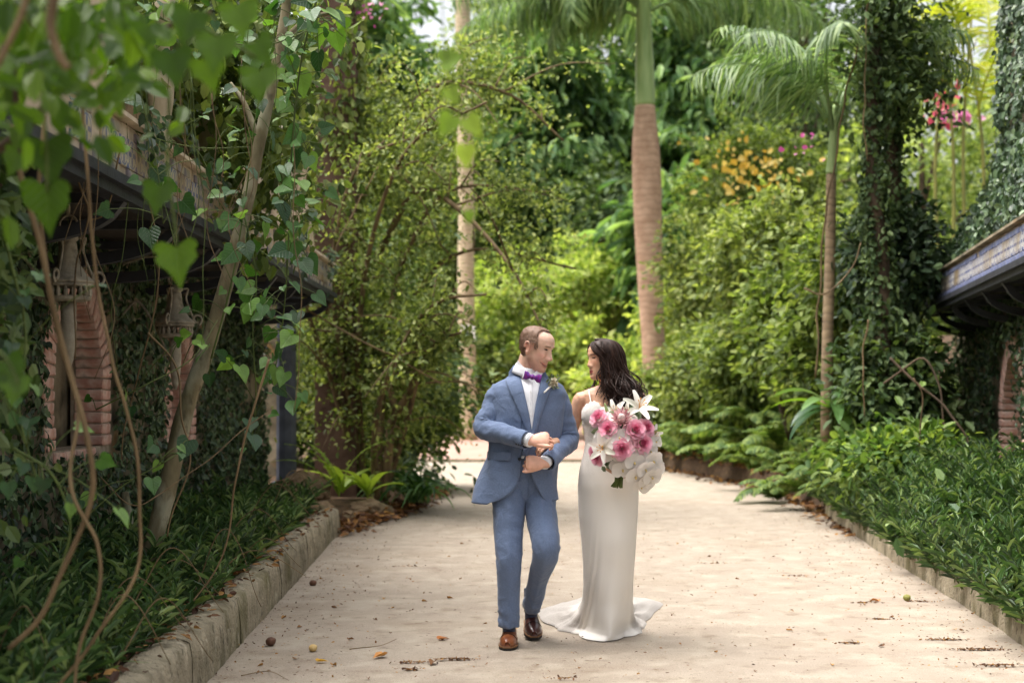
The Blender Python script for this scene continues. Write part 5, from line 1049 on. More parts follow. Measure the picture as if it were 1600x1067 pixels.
# ---------------------------------------------------------------- heads
def head_shape(sex):
    if sex == 'm':
        T = [(-.121, -.068, -.040, .014), (-.114, -.083, -.02, .031), (-.098, -.090, .0, .045), (-.075, -.089, .028, .055), (-.05, -.0875, .058, .0615), (-.02, -.088, .083, .068), (.01, -.0895, .096, .0735), (.04, -.092, .101, .077), (.065, -.0895, .099, .0765), (.083, -.079, .090, .070), (.100, -.058, .068, .053), (.110, -.030, .040, .031), (.114, -.0, .012, .006)]
        nose = [(.035, 0, .008), (.022, .004, .008), (0, .016, .0095), (-.018, .028, .012), (-.028, .033, .0145), (-.037, .022, .0155), (-.045, .002, .014), (-.05, 0, .012)]
        F = [(.031, .017, .016, .010, -.011), (0, .036, .045, .008, .0045), (.030, .040, .014, .006, .003), (0, -.064, .021, .0045, .0055), (0, -.075, .018, .005, .005), (0, -.084, .016, .005, -.004), (0, -.105, .020, .012, .007), (.043, -.022, .016, .016, .006), (.036, -.055, .006, .016, -.004), (.030, .017, .011, .0055, .006)]
    else:
        T = [(-.113, -.066, -.040, .012), (-.107, -.078, -.02, .025), (-.092, -.084, .0, .038), (-.07, -.084, .028, .049), (-.045, -.083, .055, .057), (-.018, -.083, .08, .064), (.01, -.084, .092, .069), (.04, -.087, .096, .072), (.065, -.084, .093, .071), (.085, -.073, .084, .064), (.102, -.052, .062, .048), (.112, -.027, .036, .028), (.115, -.0, .012, .006)]
        nose = [(.033, 0, .007), (.022, .002, .007), (0, .009, .008), (-.016, .018, .010), (-.026, .0225, .012), (-.034, .014, .0135), (-.041, .001, .012), (-.046, 0, .01)]
        F = [(.030, .015, .015, .010, -.008), (0, .034, .045, .010, .002), (0, -.058, .017, .0048, .0065), (0, -.070, .016, .0052, .0070), (0, -.0638, .022, .0024, -.004), (0, -.080, .014, .005, -.003), (0, -.100, .016, .011, .005), (.041, -.018, .018, .018, .005), (.030, .015, .011, .006, .006)]
    T = np.array(T); n = 110; zs = np.unique(np.r_[np.linspace(T[0, 0], T[-1, 0], 92), np.linspace(-.09, .04, 40)])
    # smooth the table
    def sm(col):
        v = np.interp(zs, T[:, 0], T[:, col]); k = np.array([1, 2, 3, 2, 1.])/9; vp = np.r_[v[0], v[0], v, v[-1], v[-1]]; return np.convolve(vp, k, 'valid')
    yf, yb, w = sm(1), sm(2), sm(3); phi = np.linspace(0, 2*np.pi, n, endpoint=False); R = []
    for i, z in enumerate(zs):
        yc, dp = (yf[i]+yb[i])/2, (yb[i]-yf[i])/2
        # the widest point sits behind the middle
        x = w[i]*sgnp(np.sin(phi), 2/2.25); y = yc-dp*sgnp(np.cos(phi), 2/2.25)
        R.append(np.c_[x, y, np.full(n, z)])
    V = np.concatenate(R); m = len(zs); x, y, z = V.T.copy(); front = ss(-.1, .5, np.tile(np.cos(phi), m)); d = np.zeros(len(V))
    nz = np.array(nose); o = np.argsort(nz[:, 0]); d += np.interp(z, nz[o, 0], nz[o, 1])*np.exp(-(x/np.interp(z, nz[o, 0], nz[o, 2]))**2)
    for s in (-1, 1): d += (.010 if sex == 'm' else .007)*np.exp(-((x-s*.0145)/.006)**2-((z+.033)/.008)**2)
    for (fx, fz, sx, sz, am) in F:
        for s in ((-1, 1) if fx else (1,)): d += am*np.exp(-((x-s*fx)/sx)**2-((z-fz)/sz)**2)
    if sex == 'm':      # smile: the mouth line rises to the corners, cheeks bunch up, folds run down from the nose
        ml = -.0745+12.0*x*x; d += -.008*np.exp(-((z-ml)/.0034)**2)*ss(.037, .030, np.abs(x))
        for s_ in (-1, 1): d += .007*np.exp(-((x-s_*.042)/.013)**2-((z+.030)/.013)**2)-.006*np.exp(-((x-s_*(.028+.25*(-.03-z)))/.004)**2)*ss(-.075, -.06, z)*ss(-.02, -.035, z)
    V[:, 1] -= d*front
    return V, loft_faces(m, n, True, True)
def ear(s, k=1.0):
    "an ear: thin dish with a curled rim"
    out = []
    t = np.linspace(-.5, 4.4, 18); rim = np.c_[np.full(18, .008)+.004*np.sin(t), .012+.017*np.cos(t)*(1-.1*t/4), .004+.030*np.sin(t+.1)-.003*t]*k
    rim[:, 0] = (.073+rim[:, 0]+.30*(rim[:, 1]-.0)*.6); rim[:, 0] *= s; out.append(tube(rim, [.0052]*18, 8))
    lobe = np.array([(s*.078, .004, -.022), (s*.081, .008, -.029), (s*.080, .013, -.024)]); out.append(tube(lobe, [.006, .007, .005], 8))
    dish = np.array([(s*.071, .004, .022), (s*.077, .012, .008), (s*.076, .010, -.018)]); out.append(tube(dish, [(.006, .010), (.006, .015), (.006, .009)], 10, up=(1, 0, 0)))
    return out
def rotm(yaw, pitch, roll): return Matrix.Rotation(yaw, 4, 'Z') @ Matrix.Rotation(pitch, 4, 'X') @ Matrix.Rotation(roll, 4, 'Y')
def xf(M, V): A = np.array(M); return np.asarray(V) @ A[:3, :3].T+A[:3, 3]

def hand(mb, wrist, X, Z, side, curl, thumb=(.75, .6, -.3), k=1.0, spread=.06, tcurl=.35):
    """X along the palm, Z out of the back of the hand, thumb on side*Y"""
    X = np.array(Vector(X).normalized()); Z = np.array(Z, float); Z -= X*Z.dot(X); Z /= np.linalg.norm(Z); Y = np.cross(Z, X)*side
    W = lambda p: np.array(wrist)+k*(p[0]*X+p[1]*Y+p[2]*Z)
    pal = [(-.03, 0, 0), (0, 0, 0), (.025, .002, 0), (.055, .001, .003), (.082, 0, .004), (.096, 0, .0)]
    mb.tube([W(p) for p in pal], [(.019*k, .025*k), (.019*k, .028*k), (.019*k, .036*k), (.0165*k, .040*k), (.0135*k, .039*k), (.009*k, .034*k)], 16, up=Z)
    for j, (yo, ln) in enumerate([(.030, (.043, .027, .021)), (.010, (.047, .030, .022)), (-.0105, (.043, .028, .021)), (-.030, (.034, .021, .019))]):
        c = curl[j]; p = np.array([.085-.004*abs(j-1), yo, .004]); a = .0; sp = (1.2-j)*spread; pts = [p-np.array([.02, 0, 0]), p]
        for q in range(3):
            a += c[q]; p = p+ln[q]*np.array([math.cos(a)*math.cos(sp), math.cos(a)*math.sin(sp), -math.sin(a)]); pts.append(p)
        cv = []; P_ = np.array(pts)
        for q in range(len(P_)-1):
            for t in np.linspace(0, 1, 5, endpoint=False): cv.append(P_[q]*(1-t)+P_[q+1]*t)
        cv.append(P_[-1]); cv = np.array(cv); r0 = .0088-.0007*(j == 3)-.0002*(j == 0); rr = np.interp(np.linspace(0, 1, len(cv)), [0, .3, .62, .82, .94, 1], [r0*1.05, r0, r0*.97, r0*.86, r0*.72, r0*.35])
        rr = rr*(1+.07*np.cos(np.linspace(0, 1, len(cv))*4*2*np.pi)); mb.tube([W(p) for p in cv], rr*k, 10)
    t = np.array(thumb)/np.linalg.norm(thumb); p = np.array([.018, .022, -.004]); d2 = t*np.array([1, 1-tcurl, 1])+np.array([tcurl*.6, 0, -tcurl*.3]); d2 /= np.linalg.norm(d2); d3 = d2+np.array([tcurl*.3, -tcurl*.4, -tcurl*.2]); d3 /= np.linalg.norm(d3)
    pts = [p, p+t*.042, p+t*.042+d2*.032, p+t*.042+d2*.032+d3*.026]; cv = catmull(pts, 5); mb.tube([W(q) for q in cv], np.interp(np.linspace(0, 1, len(cv)), [0, .35, .7, .9, 1], [.0145, .0115, .0098, .0085, .004])*k, 10)

def skin_mat(name, c, lip, rosy, spec=.35, stub=None):
    m, nt, b = mat_new(name); L = nt.links; at = nd(nt, 'ShaderNodeAttribute', attribute_name='col'); 
    tc = nd(nt, 'ShaderNodeTexCoord'); nz = nd(nt, 'ShaderNodeTexNoise'); nz.inputs['Scale'].default_value = 45; nz.inputs['Detail'].default_value = 5; L.new(tc.outputs['Object'], nz.inputs['Vector'])
    r = ramp(nt, [(.3, (.88, .86, .85)), (.7, (1.06, 1.05, 1.05))]); L.new(nz.outputs[0], r.inputs[0])
    L.new(mixc(nt, 1.0, at.outputs['Color'], (1, 1, 1), 'MULTIPLY'), b.inputs['Base Color'])
    mm = mixc(nt, 1.0, at.outputs['Color'], r.outputs[0], 'MULTIPLY'); L.new(mm, b.inputs['Base Color'])
    b.inputs['Roughness'].default_value = .48; b.inputs['Specular IOR Level'].default_value = spec
    b.inputs['Subsurface Weight'].default_value = .22; b.inputs['Subsurface Radius'].default_value = (.6, .25, .12); b.inputs['Subsurface Scale'].default_value = .012
    return m
skin_mat('fair_skin', None, None, None); skin_mat('tan_skin', None, None, None)
def lerp(a, b, t): return a*(1-t[:, None])+np.asarray(b)*t[:, None]
def cloth_mat(name, c1, c2, scale=900, rough=.8, bump=.15, weave=True, sheen=.15, big=None):
    m, nt, b = mat_new(name); L = nt.links; tc = nd(nt, 'ShaderNodeTexCoord'); nz = nd(nt, 'ShaderNodeTexNoise'); nz.inputs['Scale'].default_value = scale*.35; nz.inputs['Detail'].default_value = 3
    mp = nd(nt, 'ShaderNodeMapping'); mp.inputs['Scale'].default_value = (1, 1, .35); L.new(tc.outputs['Object'], mp.inputs[0]); L.new(mp.outputs[0], nz.inputs['Vector'])
    r = ramp(nt, [(.35, c1), (.65, c2)]); L.new(nz.outputs[0], r.inputs[0]); L.new(r.outputs[0], b.inputs['Base Color']); b.inputs['Roughness'].default_value = rough; b.inputs['Specular IOR Level'].default_value = .25
    b.inputs['Sheen Weight'].default_value = sheen; b.inputs['Sheen Roughness'].default_value = .5
    n2 = nd(nt, 'ShaderNodeTexNoise'); n2.inputs['Scale'].default_value = 16; n2.inputs['Detail'].default_value = 3; n2.inputs['Distortion'].default_value = .6; L.new(tc.outputs['Object'], n2.inputs['Vector'])
    bp = nd(nt, 'ShaderNodeBump'); bp.inputs['Strength'].default_value = bump; bp.inputs['Distance'].default_value = .02; L.new(n2.outputs[0], bp.inputs['Height'])
    bp2 = nd(nt, 'ShaderNodeBump'); bp2.inputs['Strength'].default_value = .12; bp2.inputs['Distance'].default_value = .001; L.new(nz.outputs[0], bp2.inputs['Height']); L.new(bp.outputs[0], bp2.inputs['Normal']); L.new(bp2.outputs[0], b.inputs['Normal'])
    return m
cloth_mat('suit_blue', srgb('5e6d89'), srgb('677795'), bump=.45); cloth_mat('shirt_white', srgb('e4e5ea'), srgb('eaeaef'), bump=.1)
plain_mat('button_dark', srgb('20222c'), .35); cloth_mat('lining', srgb('2c3348'), srgb('384058'))
cloth_mat('tie_silk', srgb('7d1478'), srgb('4c2484'), scale=500, rough=.45, sheen=.3, bump=.3)

# ================================================================== the man
GD = 7.80
def S(px, py, d=GD): return np.array(P(px, py, d))
groom = empty('person', (.05, 7.85, 0), 'man in blue suit with purple bow tie walking arm in arm, looking right', 'person')
M_HEAD = Matrix.Translation(P(838, 545, 7.80)) @ rotm(rad(58), rad(18), rad(4)) @ Matrix.Scale(.985, 4)
b = MB(); V, F = head_shape('m'); b.add(xf(M_HEAD, V), F)
for s in (-1, 1):
    for (V, F) in ear(s): b.add(xf(M_HEAD, V), F)
nk0, nk1 = S(819, 604, 7.86), xf(M_HEAD, [(0, .025, -.045)])[0]
b.tube(catmull([nk0-np.array([0, 0, .05]), nk0, (nk0+nk1)/2+np.array([0, .004, 0]), nk1], 5), np.linspace(.078, .056, 16), 24)
# trunk and limbs under the clothes
cx = lambda z: float(np.interp(z, [.75, .95, 1.1, 1.3, 1.5], [.035, .045, .06, .08, .085]))
b.tube([(cx(z), 7.86, z) for z in (.82, .95, 1.1, 1.25, 1.36, 1.42)], [(.13, .09), (.14, .10), (.14, .10), (.155, .11), (.15, .09), (.09, .06)], 20, up=(1, 0, 0))
SHR_, ELR, WRR = S(783, 606, 7.86), S(757, 668, 7.80), S(829, 688, 7.60); SHL, ELL, WRL = S(870, 612, 7.87), S(888, 686, 7.90), S(850, 723, 7.63)
for (s_, e_, w_) in ((SHR_, ELR, WRR), (SHL, ELL, WRL)): b.tube(catmull([np.array([.085, 7.86, 1.35])*.6+s_*.4, s_-np.array([0, 0, .015]), e_, w_], 6), [.045]*5+list(np.linspace(.034, .036, 7))+list(np.linspace(.034, .026, 7)), 14)
HIPR, KNR, ANR = S(795, 775, 7.83), S(795, 872, 7.74), S(795, 975, 7.78); HIPL, KNL, ANL = S(842, 775, 7.86), S(853, 858, 7.68), S(830, 952, 8.06)
for (h, k_, a_) in ((HIPR, KNR, ANR), (HIPL, KNL, ANL)): b.tube(catmull([h+np.array([0, 0, .09]), h, h+(k_-h)*.5, k_, k_+(a_-k_)*.5, a_+np.array([0, 0, .03])], 5), np.linspace(.068, .026, 26), 12)
hand(b, WRR, (.97, -.06, .13), (-.1, -.85, .55), -1, [(.85, .95, .6), (.9, .95, .6), (.95, .95, .6), (1.05, .9, .6)], (.80, .42, .1), 1.02)
hand(b, WRL, (-.99, -.08, .03), (.1, -.95, .25), 1, [(1.15, 1.3, .7), (1.2, 1.35, .7), (1.25, 1.35, .7), (1.3, 1.3, .7)], (.85, .35, -.05), 1.02, .02)
V, F = fuse(b, .0032, 2); H = xf(M_HEAD.inverted(), V); x, y, z = H.T; inh = (np.abs(x) < .1) & (z > -.13) & (z < .13) & (np.abs(y) < .13)
fr = ss(.0, -.06, y)*inh; col = np.tile(np.array(srgb('e2bba6')), (len(V), 1)); gz = lambda a, c, s: np.exp(-((a-c)/s)**2)
hands = (V[:, 2] < 1.25); col = lerp(col, srgb('dfae97'), hands*1.0)
col = lerp(col, srgb('cf8a78'), fr*.55*np.maximum.reduce([gz(x, .045, .02)*gz(z, -.02, .018), gz(x, -.045, .02)*gz(z, -.02, .018), gz(x, 0, .013)*gz(z, -.028, .012)]))
col = lerp(col, srgb('c98572'), inh*ss(.066, .078, np.abs(x))*gz(z, 0, .03)*.6)                                                     # ears
col = lerp(col, srgb('b5826a'), .55*inh*ss(-.035, -.065, z)*ss(.03, -.01, y)*(1-.5*gz(x, 0, .02)*gz(z, -.07, .012)))              # stubble
ml = -.0745+12.0*x*x; col = lerp(col, srgb('ae5f56'), fr*np.clip(gz(z, ml, .0075)*ss(.033, .024, np.abs(x))*1.2, 0, 1))                              # lips
col = lerp(col, srgb('5e2f2a'), fr*np.clip(gz(z, ml, .0024)*ss(.039, .034, np.abs(x)), 0, 1)*.95); col = lerp(col, srgb('e8ddd6'), fr*np.clip(gz(z, ml-.0012, .0011)*ss(.024, .018, np.abs(x)), 0, 1)*.5)
brow = gz(z, .035-.10*np.maximum(0, np.abs(x)-.03), .0042)*ss(.012, .018, np.abs(x))*ss(.052, .042, np.abs(x)); col = lerp(col, srgb('6b4a38'), fr*brow*.85)
eye = ss(1.0, .75, np.sqrt(((np.abs(x)-.031)/.0145)**2+((z-.0165)/.0042)**2)); col = lerp(col, srgb('3a2620'), fr*eye*.9)
me = np_mesh('body', V, F, True, {'col': col}); link('body', me, MATS['fair_skin'], groom)
# hair: short crop, receding in front
def scalp(sex, M, mask, lift, name, mat, parent, ncol, fuzz, L, seed, fuzz_dir):
    V, F = head_shape(sex); x, y, z = V.T; k = mask(x, y, z); c = np.array([0, .01, .0]); N = unit(V-c)
    nzv = np.array([mnoise.noise(Vector(q)*60) for q in V]); V2 = V+N*(lift*ss(0, .5, k)*(1+.35*nzv))[:, None]
    keep = k > .12; Fk = [f for f in F if all(keep[i] for i in f)]; idx = sorted({i for f in Fk for i in f}); mp = {i: j for j, i in enumerate(idx)}
    mb = MB(); mb.add(xf(M, V2[idx]), [tuple(mp[i] for i in f) for f in Fk])
    rng = np.random.default_rng(seed); cand = np.where(k > .15)[0]; i = rng.choice(cand, fuzz); N_ = N[i]; dr = fuzz_dir(V[i])+rng.normal(size=(fuzz, 3))*.25; dr -= N_*(dr*N_).sum(1, keepdims=True)*.95; dr = unit(dr)
    p0 = V2[i]+rng.normal(size=(fuzz, 3))*.0015-N_*.003; w = .0011; sd_ = unit(np.cross(dr, N_)); ln = (L*(.6+.8*rng.random(fuzz)))[:, None]
    q = np.stack([p0-sd_*w, p0+sd_*w, p0+dr*ln+N_*.001], 1).reshape(-1, 3); mb.add(xf(M, q), np.arange(fuzz*3).reshape(-1, 3))
    return mb.build(name, MATS[mat], parent, True)
rough_mat('brown_hair', srgb('5e4638'), srgb('8f6e58'), scale=140, rough=.55, bump=.5, bscale=260, dist=.002, spec=.4)
def mask_m(x, y, z):
    # back and sides down to the nape, hairline well back at the temples
    line = -.045+.018*ss(.03, .09, z)-.022*np.exp(-(x/.026)**2)*ss(.06, .1, z)        # how far forward (y) the hair reaches
    top = ss(line-.002, line+.022, y)*ss(-.005, .03, z); side = ss(-.02, .01, y)*ss(-.02, .01, z); nape = ss(.03, .05, y)*ss(-.085, -.06, z)
    return np.clip(np.maximum.reduce([top, side, nape]), 0, 1)*(1-((np.abs(x) > .06) & (y < .03) & (y > -.02) & (z < .028)))
scalp('m', M_HEAD, mask_m, .011, 'hair', 'brown_hair', groom, 0, 5200, .013, 3, lambda V: np.c_[V[:, 0]*2, np.full(len(V), -.3), -.6+V[:, 2]*6])
for s in (-1, 1):   # eyes: dark, narrowed by the smile
    bm = bmesh.new(); bmesh.ops.create_uvsphere(bm, u_segments=16, v_segments=10, radius=1)
    for v in bm.verts: v.co = Vector(xf(M_HEAD, [(s*.031+v.co.x*.0085, -.0785+v.co.y*.008, .0165+v.co.z*.0042)])[0])
    me = bpy.data.meshes.new('eye'); bm.to_mesh(me); bm.free(); link('eye', me, plain_mat('eye_dark', srgb('2a1d1a'), .2) if 'eye_dark' not in MATS else MATS['eye_dark'], groom)

# jacket body: an open shell that overlaps at the button and cuts away below it
JT = [(1.485, .060, .058, .080), (1.465, .095, .070, .083), (1.445, .150, .088, .085), (1.42, .192, .105, .086), (1.38, .212, .122, .086), (1.30, .208, .135, .084), (1.20, .197, .137, .076), (1.10, .190, .132, .066), (1.02, .193, .132, .055), (.94, .206, .136, .042), (.86, .222, .142, .030), (.79, .236, .147, .022)]
JY = 7.865
def jrow(z): return [float(v) for v in interp(JT, z)]
def surf(xx, z, off=0.0):
    a, b_, c_ = jrow(z); u = np.clip(abs(xx-c_)/a, 0, .995); return JY-(b_+off)*(1-u**2.3)**(1/2.3)
def jx(px, y): return (px-800)/FPX*7.72
def jz(py): return CAMZ-(py-612)/FPX*7.72
LE = [(jz(700), jx(816, 0)), (jz(717), jx(815, 0)), (jz(740), jx(813, 0)), (jz(756), jx(808, 0)), (jz(768), jx(800, 0)), (jz(775), jx(790, 0)), (jz(779), jx(778, 0)), (jz(783), jx(757, 0))]
RE = [(jz(700), jx(818, 0)), (jz(717), jx(819, 0)), (jz(735), jx(828, 0)), (jz(752), jx(834, 0)), (jz(768), jx(842, 0)), (jz(780), jx(851, 0)), (jz(784), jx(860, 0))]
zs = np.r_[np.linspace(1.485, 1.40, 12), np.linspace(1.39, .79, 62)]; n = 96; R = []
for z in zs:
    a, b_, c_ = jrow(z); xl = float(np.interp(z, *zip(*LE[::-1]))); xr = float(np.interp(z, *zip(*RE[::-1])))
    if z > LE[0][0]: xl = xr = (xl+xr)/2
    ph = lambda xx: math.asin(np.clip(sgnp(np.array((xx-c_)/a), 2.3/2), -1, 1)); p0, p1 = ph(xr), 2*np.pi+ph(xl)
    r_ = ring((c_, JY, z), a, b_, phi=np.linspace(p0, p1, n), p=2.3)
    fall = ss(1.0, .80, z); an = np.linspace(p0, p1, n); bul = .010*fall*np.sin(an*3+1)+.006*ss(1.25, 1.05, z)*np.sin(an*5+z*18)
    nn = unit((r_-np.array([c_, JY, z]))); r_ = r_+nn*bul[:, None]
    if z < .86: r_[:, 2] += (-.012*np.cos(an)+.01*np.sin(an*1))*ss(.86, .79, z)      # hem dips at the fronts
    R.append(r_)
V = np.concatenate(R); V[:, 1] -= np.array([.0045*ridge((q[0]*5+q[2]*5, q[1]*5, q[2]*7-q[0]*5), 3) for q in V]); V += np.array([[mnoise.noise(Vector((q[0]*9, q[1]*9, q[2]*6)))*.006, mnoise.noise(Vector((q[0]*9+7, q[1]*9, q[2]*6)))*.006, 0] for q in V])
jb = MB(); jb.add(V, loft_faces(len(zs), n, False))
jk = jb.build('jacket', MATS['suit_blue'], groom, True); md = jk.modifiers.new('thickness', 'SOLIDIFY'); md.thickness = .006; md.offset = -1
# sleeves with folds
def sleeve(sh, el, wr, r0, r1, r2, seed, name='sleeve'):
    end = wr+(el-wr)*.02; c = catmull([sh, sh+(el-sh)*.55+np.array([0, .01, 0]), el, el+(end-el)*.5, end], 16); m = len(c); n = 40; t = np.linspace(0, 1, m)
    rr = np.interp(t, [0, .12, .5, .75, 1], [r0*.92, r0, r1*1.03, (r1+r2)/2*1.02, r2]); T, N, B = frames(c, (0, -1, 0)); a = np.arange(n)*2*np.pi/n
    V = np.zeros((m, n, 3)); inner = unit(((sh+wr)/2-el)[None])[0]
    for i in range(m):
        for k in range(n):
            dv = N[i]*math.cos(a[k])+B[i]*math.sin(a[k]); q = c[i]+dv*rr[i]
            inn = dv.dot(inner); bend = math.exp(-((t[i]-.5)/.16)**2); ca, sa = math.cos(a[k]), math.sin(a[k]); fold = (.0028+.0085*bend*(.45+max(0, inn)))*ridge((t[i]*15+.9*sa, ca*.8, sa*.8), seed)
            fold += .004*math.exp(-((t[i]-.15)/.14)**2)*ridge((t[i]*9+1.4*ca, ca*1.3, sa*1.3), seed+2)
            w = mnoise.fractal(Vector((q[0]*10+seed, q[1]*10, q[2]*14)), 1, 2, 3)*.006; V[i, k] = q+dv*(fold+w)
    mb = MB(); mb.add(V.reshape(-1, 3), loft_faces(m, n, True)); o = mb.build(name, MATS['suit_blue'], groom, True); md = o.modifiers.new('thickness', 'SOLIDIFY'); md.thickness = .005; md.offset = -1; return o, c
sr, cr_ = sleeve(SHR_+np.array([.012, 0, -.008]), ELR, WRR+np.array([-.016, 0, .0]), .068, .056, .046, 1.0); sl, cl_ = sleeve(SHL+np.array([-.012, 0, -.008]), ELL, WRL+np.array([.016, 0, .0]), .068, .056, .046, 4.0)
for (el, wr) in ((ELR, WRR), (ELL, WRL)):
    dv = unit((wr-el)[None])[0]; m = MB(); m.tube([wr-dv*.03, wr-dv*.006, wr+dv*.004], [.038, .038, .037], 24, caps=True); m.build('shirt_cuff', MATS['shirt_white'], groom, True)
# shirt front, lapels and collar lie on the jacket's front
def strip(rows, off, name, mat, nx=9, roll=0.0, thick=.003, parent=groom):
    """rows: (py, px_left, px_right); a panel that follows the chest"""
    ys = np.linspace(rows[0][0], rows[-1][0], 26); A = np.array(rows, float); V = []
    for py in ys:
        l, r_ = np.interp(py, A[:, 0], A[:, 1]), np.interp(py, A[:, 0], A[:, 2])
        for k in range(nx):
            u = k/(nx-1); xx, z = jx(l+(r_-l)*u, 0), jz(py); V.append((xx, surf(xx, z)-off-roll*math.sin(u*math.pi), z))
    mb = MB(); mb.add(V, [f[::-1] for f in loft_faces(26, nx, False)]); o = mb.build(name, MATS[mat], parent, True); md = o.modifiers.new('thickness', 'SOLIDIFY'); md.thickness = thick; md.offset = 0; return o
strip([(572, 806, 846), (585, 808, 846), (600, 812, 844), (622, 818, 841), (650, 823, 836), (680, 827, 832), (716, 814, 818)], .011, 'shirt_front', 'shirt_white', 13, .005)
strip([(594, 826, 833), (640, 826.5, 832.5), (674, 827.5, 831.5)], .0165, 'placket', 'shirt_white', 5, .001)
for px, py in ((829, 612), (829, 630), (829, 648)): m = MB(); q = np.array((jx(px, 0), surf(jx(px, 0), jz(py))-.019, jz(py))); m.tube([q, q-np.array([0, .003, 0])], [.0045, .0045], 10); m.build('shirt_stud', MATS['shirt_white'], groom)
strip([(570, 803, 810), (584, 793, 812), (588, 796, 813), (591, 788, 814), (604, 793, 817), (630, 805, 823), (655, 816, 828), (680, 825, 832), (712, 815, 819)], .018, 'lapel', 'suit_blue', 9, .005, .007)
strip([(580, 846, 852), (590, 846, 858), (594, 846, 856), (597, 845, 864), (609, 842, 860), (632, 837, 851), (655, 834, 843), (676, 831, 837), (712, 818, 823)], .017, 'lapel', 'suit_blue', 9, .005, .007)
m = MB(); q = np.array((jx(796, 0), surf(jx(796, 0), jz(588))-.017, jz(588.5))); m.box(q, (.026, .004, .004), Matrix.Rotation(rad(28), 3, 'Y')); m.build('lapel_notch', MATS['lining'], groom)
# pocket flap, button, sleeve buttons
strip([(706, 762, 799), (716, 761, 798), (719, 763, 797)], .014, 'pocket_flap', 'suit_blue', 9, .003, .008)
m = MB(); q = np.array((jx(812, 0), surf(jx(812, 0), jz(717))-.014, jz(717))); m.tube([q+np.array([0, .004, 0]), q-np.array([0, .004, 0])], [.0095, .009], 16); m.build('jacket_button', MATS['button_dark'], groom, True)
def cuff_buttons(el, wr, down, n=4):
    dv = unit((wr-el)[None])[0]
    for k in range(n):
        q = wr-dv*(.035+.016*k)+np.array(down); m = MB(); m.tube([q+np.array([0, .003, 0]), q-np.array([0, .004, 0])], [.0068, .006], 10); m.build('cuff_button', MATS['button_dark'], groom, True)
cuff_buttons(ELR, WRR, (-.012, -.052, -.034)); cuff_buttons(ELL, WRL, (.012, -.045, -.044), 3)
# shirt collar: band round the neck and two wings
nk = S(824, 576, 7.835); ax = unit((nk1-nk0)[None])[0]; m = MB(); Rr = []
for (h, r_) in ((-.030, .082), (-.012, .078), (.006, .071), (.018, .068)):
    c = nk+ax*h; T = ax; N = unit(np.cross(T, [1, 0, 0])[None])[0]; B = np.cross(T, N); a = np.arange(40)*2*np.pi/40; Rr.append(c+r_*(np.cos(a)[:, None]*N+np.sin(a)[:, None]*B*1.0))
m.add(np.concatenate(Rr), loft_faces(4, 40)); o = m.build('shirt_collar', MATS['shirt_white'], groom, True); md = o.modifiers.new('thickness', 'SOLIDIFY'); md.thickness = .004
m = MB()
for poly in ([(809, 563), (806, 573), (819, 593), (831, 585), (822, 578)], [(832, 585), (840, 578), (846, 577), (848, 584), (842, 589)]):
    fy = lambda px, py: nk[1]-.088-.018*ss(566, 590, py)+abs(px-831)*.0022; V = [np.array(P(px, py, 1))*fy(px, py)/1 for px, py in poly]; V = [np.array(P(px, py, fy(px, py))) for px, py in poly]; k = len(V); V += [v+np.array([0, .004, 0]) for v in V]
    m.add(V, [tuple(range(k)), tuple(range(2*k-1, k-1, -1))]+[(i, k+i, k+(i+1) % k, (i+1) % k) for i in range(k)])
m.build('collar_wing', MATS['shirt_white'], groom)
# bow tie
bt = S(832, 589, 7.70); Rb = np.array(Matrix.Rotation(rad(14), 3, 'Y')); 
for s in (-1, 1):
    V = []; nu, nv = 9, 9
    for i in range(nu):
        u = i/(nu-1); hh = .010+.017*u**.7-.002*math.sin(u*9)
        for k in range(nv):
            a = 2*math.pi*k/nv; V.append((s*(.008+.040*u), -.011*math.cos(a)*(1-.25*u)*(1+.35*math.sin(u*7+k)), hh*math.sin(a)))
    m = MB(); m.add(np.array(V) @ Rb.T+bt, loft_faces(nu, nv, True, True)); m.build('bow_wing', MATS['tie_silk'], groom, True)
m = MB(); m.tube([bt+np.array([0, -.004, .011]) @ Rb.T, bt+np.array([0, -.008, 0]), bt+np.array([0, -.004, -.011]) @ Rb.T], [.010, .0115, .010], 12); m.build('bow_knot', MATS['tie_silk'], groom, True)
# trousers
def pant(hip, knee, ank, rr, seed, toe_dy=-.0):
    c = catmull([hip+np.array([0, 0, .09]), hip, hip+(knee-hip)*.5, knee, knee+(ank-knee)*.5, ank], 14); m = len(c); n = 44; t = np.linspace(0, 1, m); T, N, B = frames(c, (0, -1, 0)); a = np.arange(n)*2*np.pi/n
    r_ = np.interp(t, np.linspace(0, 1, 6), rr); V = np.zeros((m, n, 3))
    for i in range(m):
        for k in range(n):
            dv = N[i]*math.cos(a[k])*1.08+B[i]*math.sin(a[k]); q = c[i]+dv*r_[i]
            crease = .006*math.exp(-((a[k] if a[k] < math.pi else a[k]-2*math.pi)/.22)**2)*ss(.15, .3, t[i])
            low = ss(.80, .97, t[i]); kn = math.exp(-((t[i]-.6)/.07)**2); top = math.exp(-((t[i]-.22)/.12)**2)
            ca, sa = math.cos(a[k]), math.sin(a[k]); f = (.0015+.006*low)*ridge((t[i]*26+1.2*sa, ca, sa), seed)+.0055*kn*ridge((t[i]*20+1.5*sa, ca, sa), seed+1)+.004*top*ridge((t[i]*12+2.2*sa, ca*1.4, sa*1.4), seed+2)
            V[i, k] = q+dv*(f+crease+.004*mnoise.fractal(Vector((q[0]*9+seed, q[1]*9, q[2]*6)), 1, 2, 3))
    return V.reshape(-1, 3), loft_faces(m, n, True)
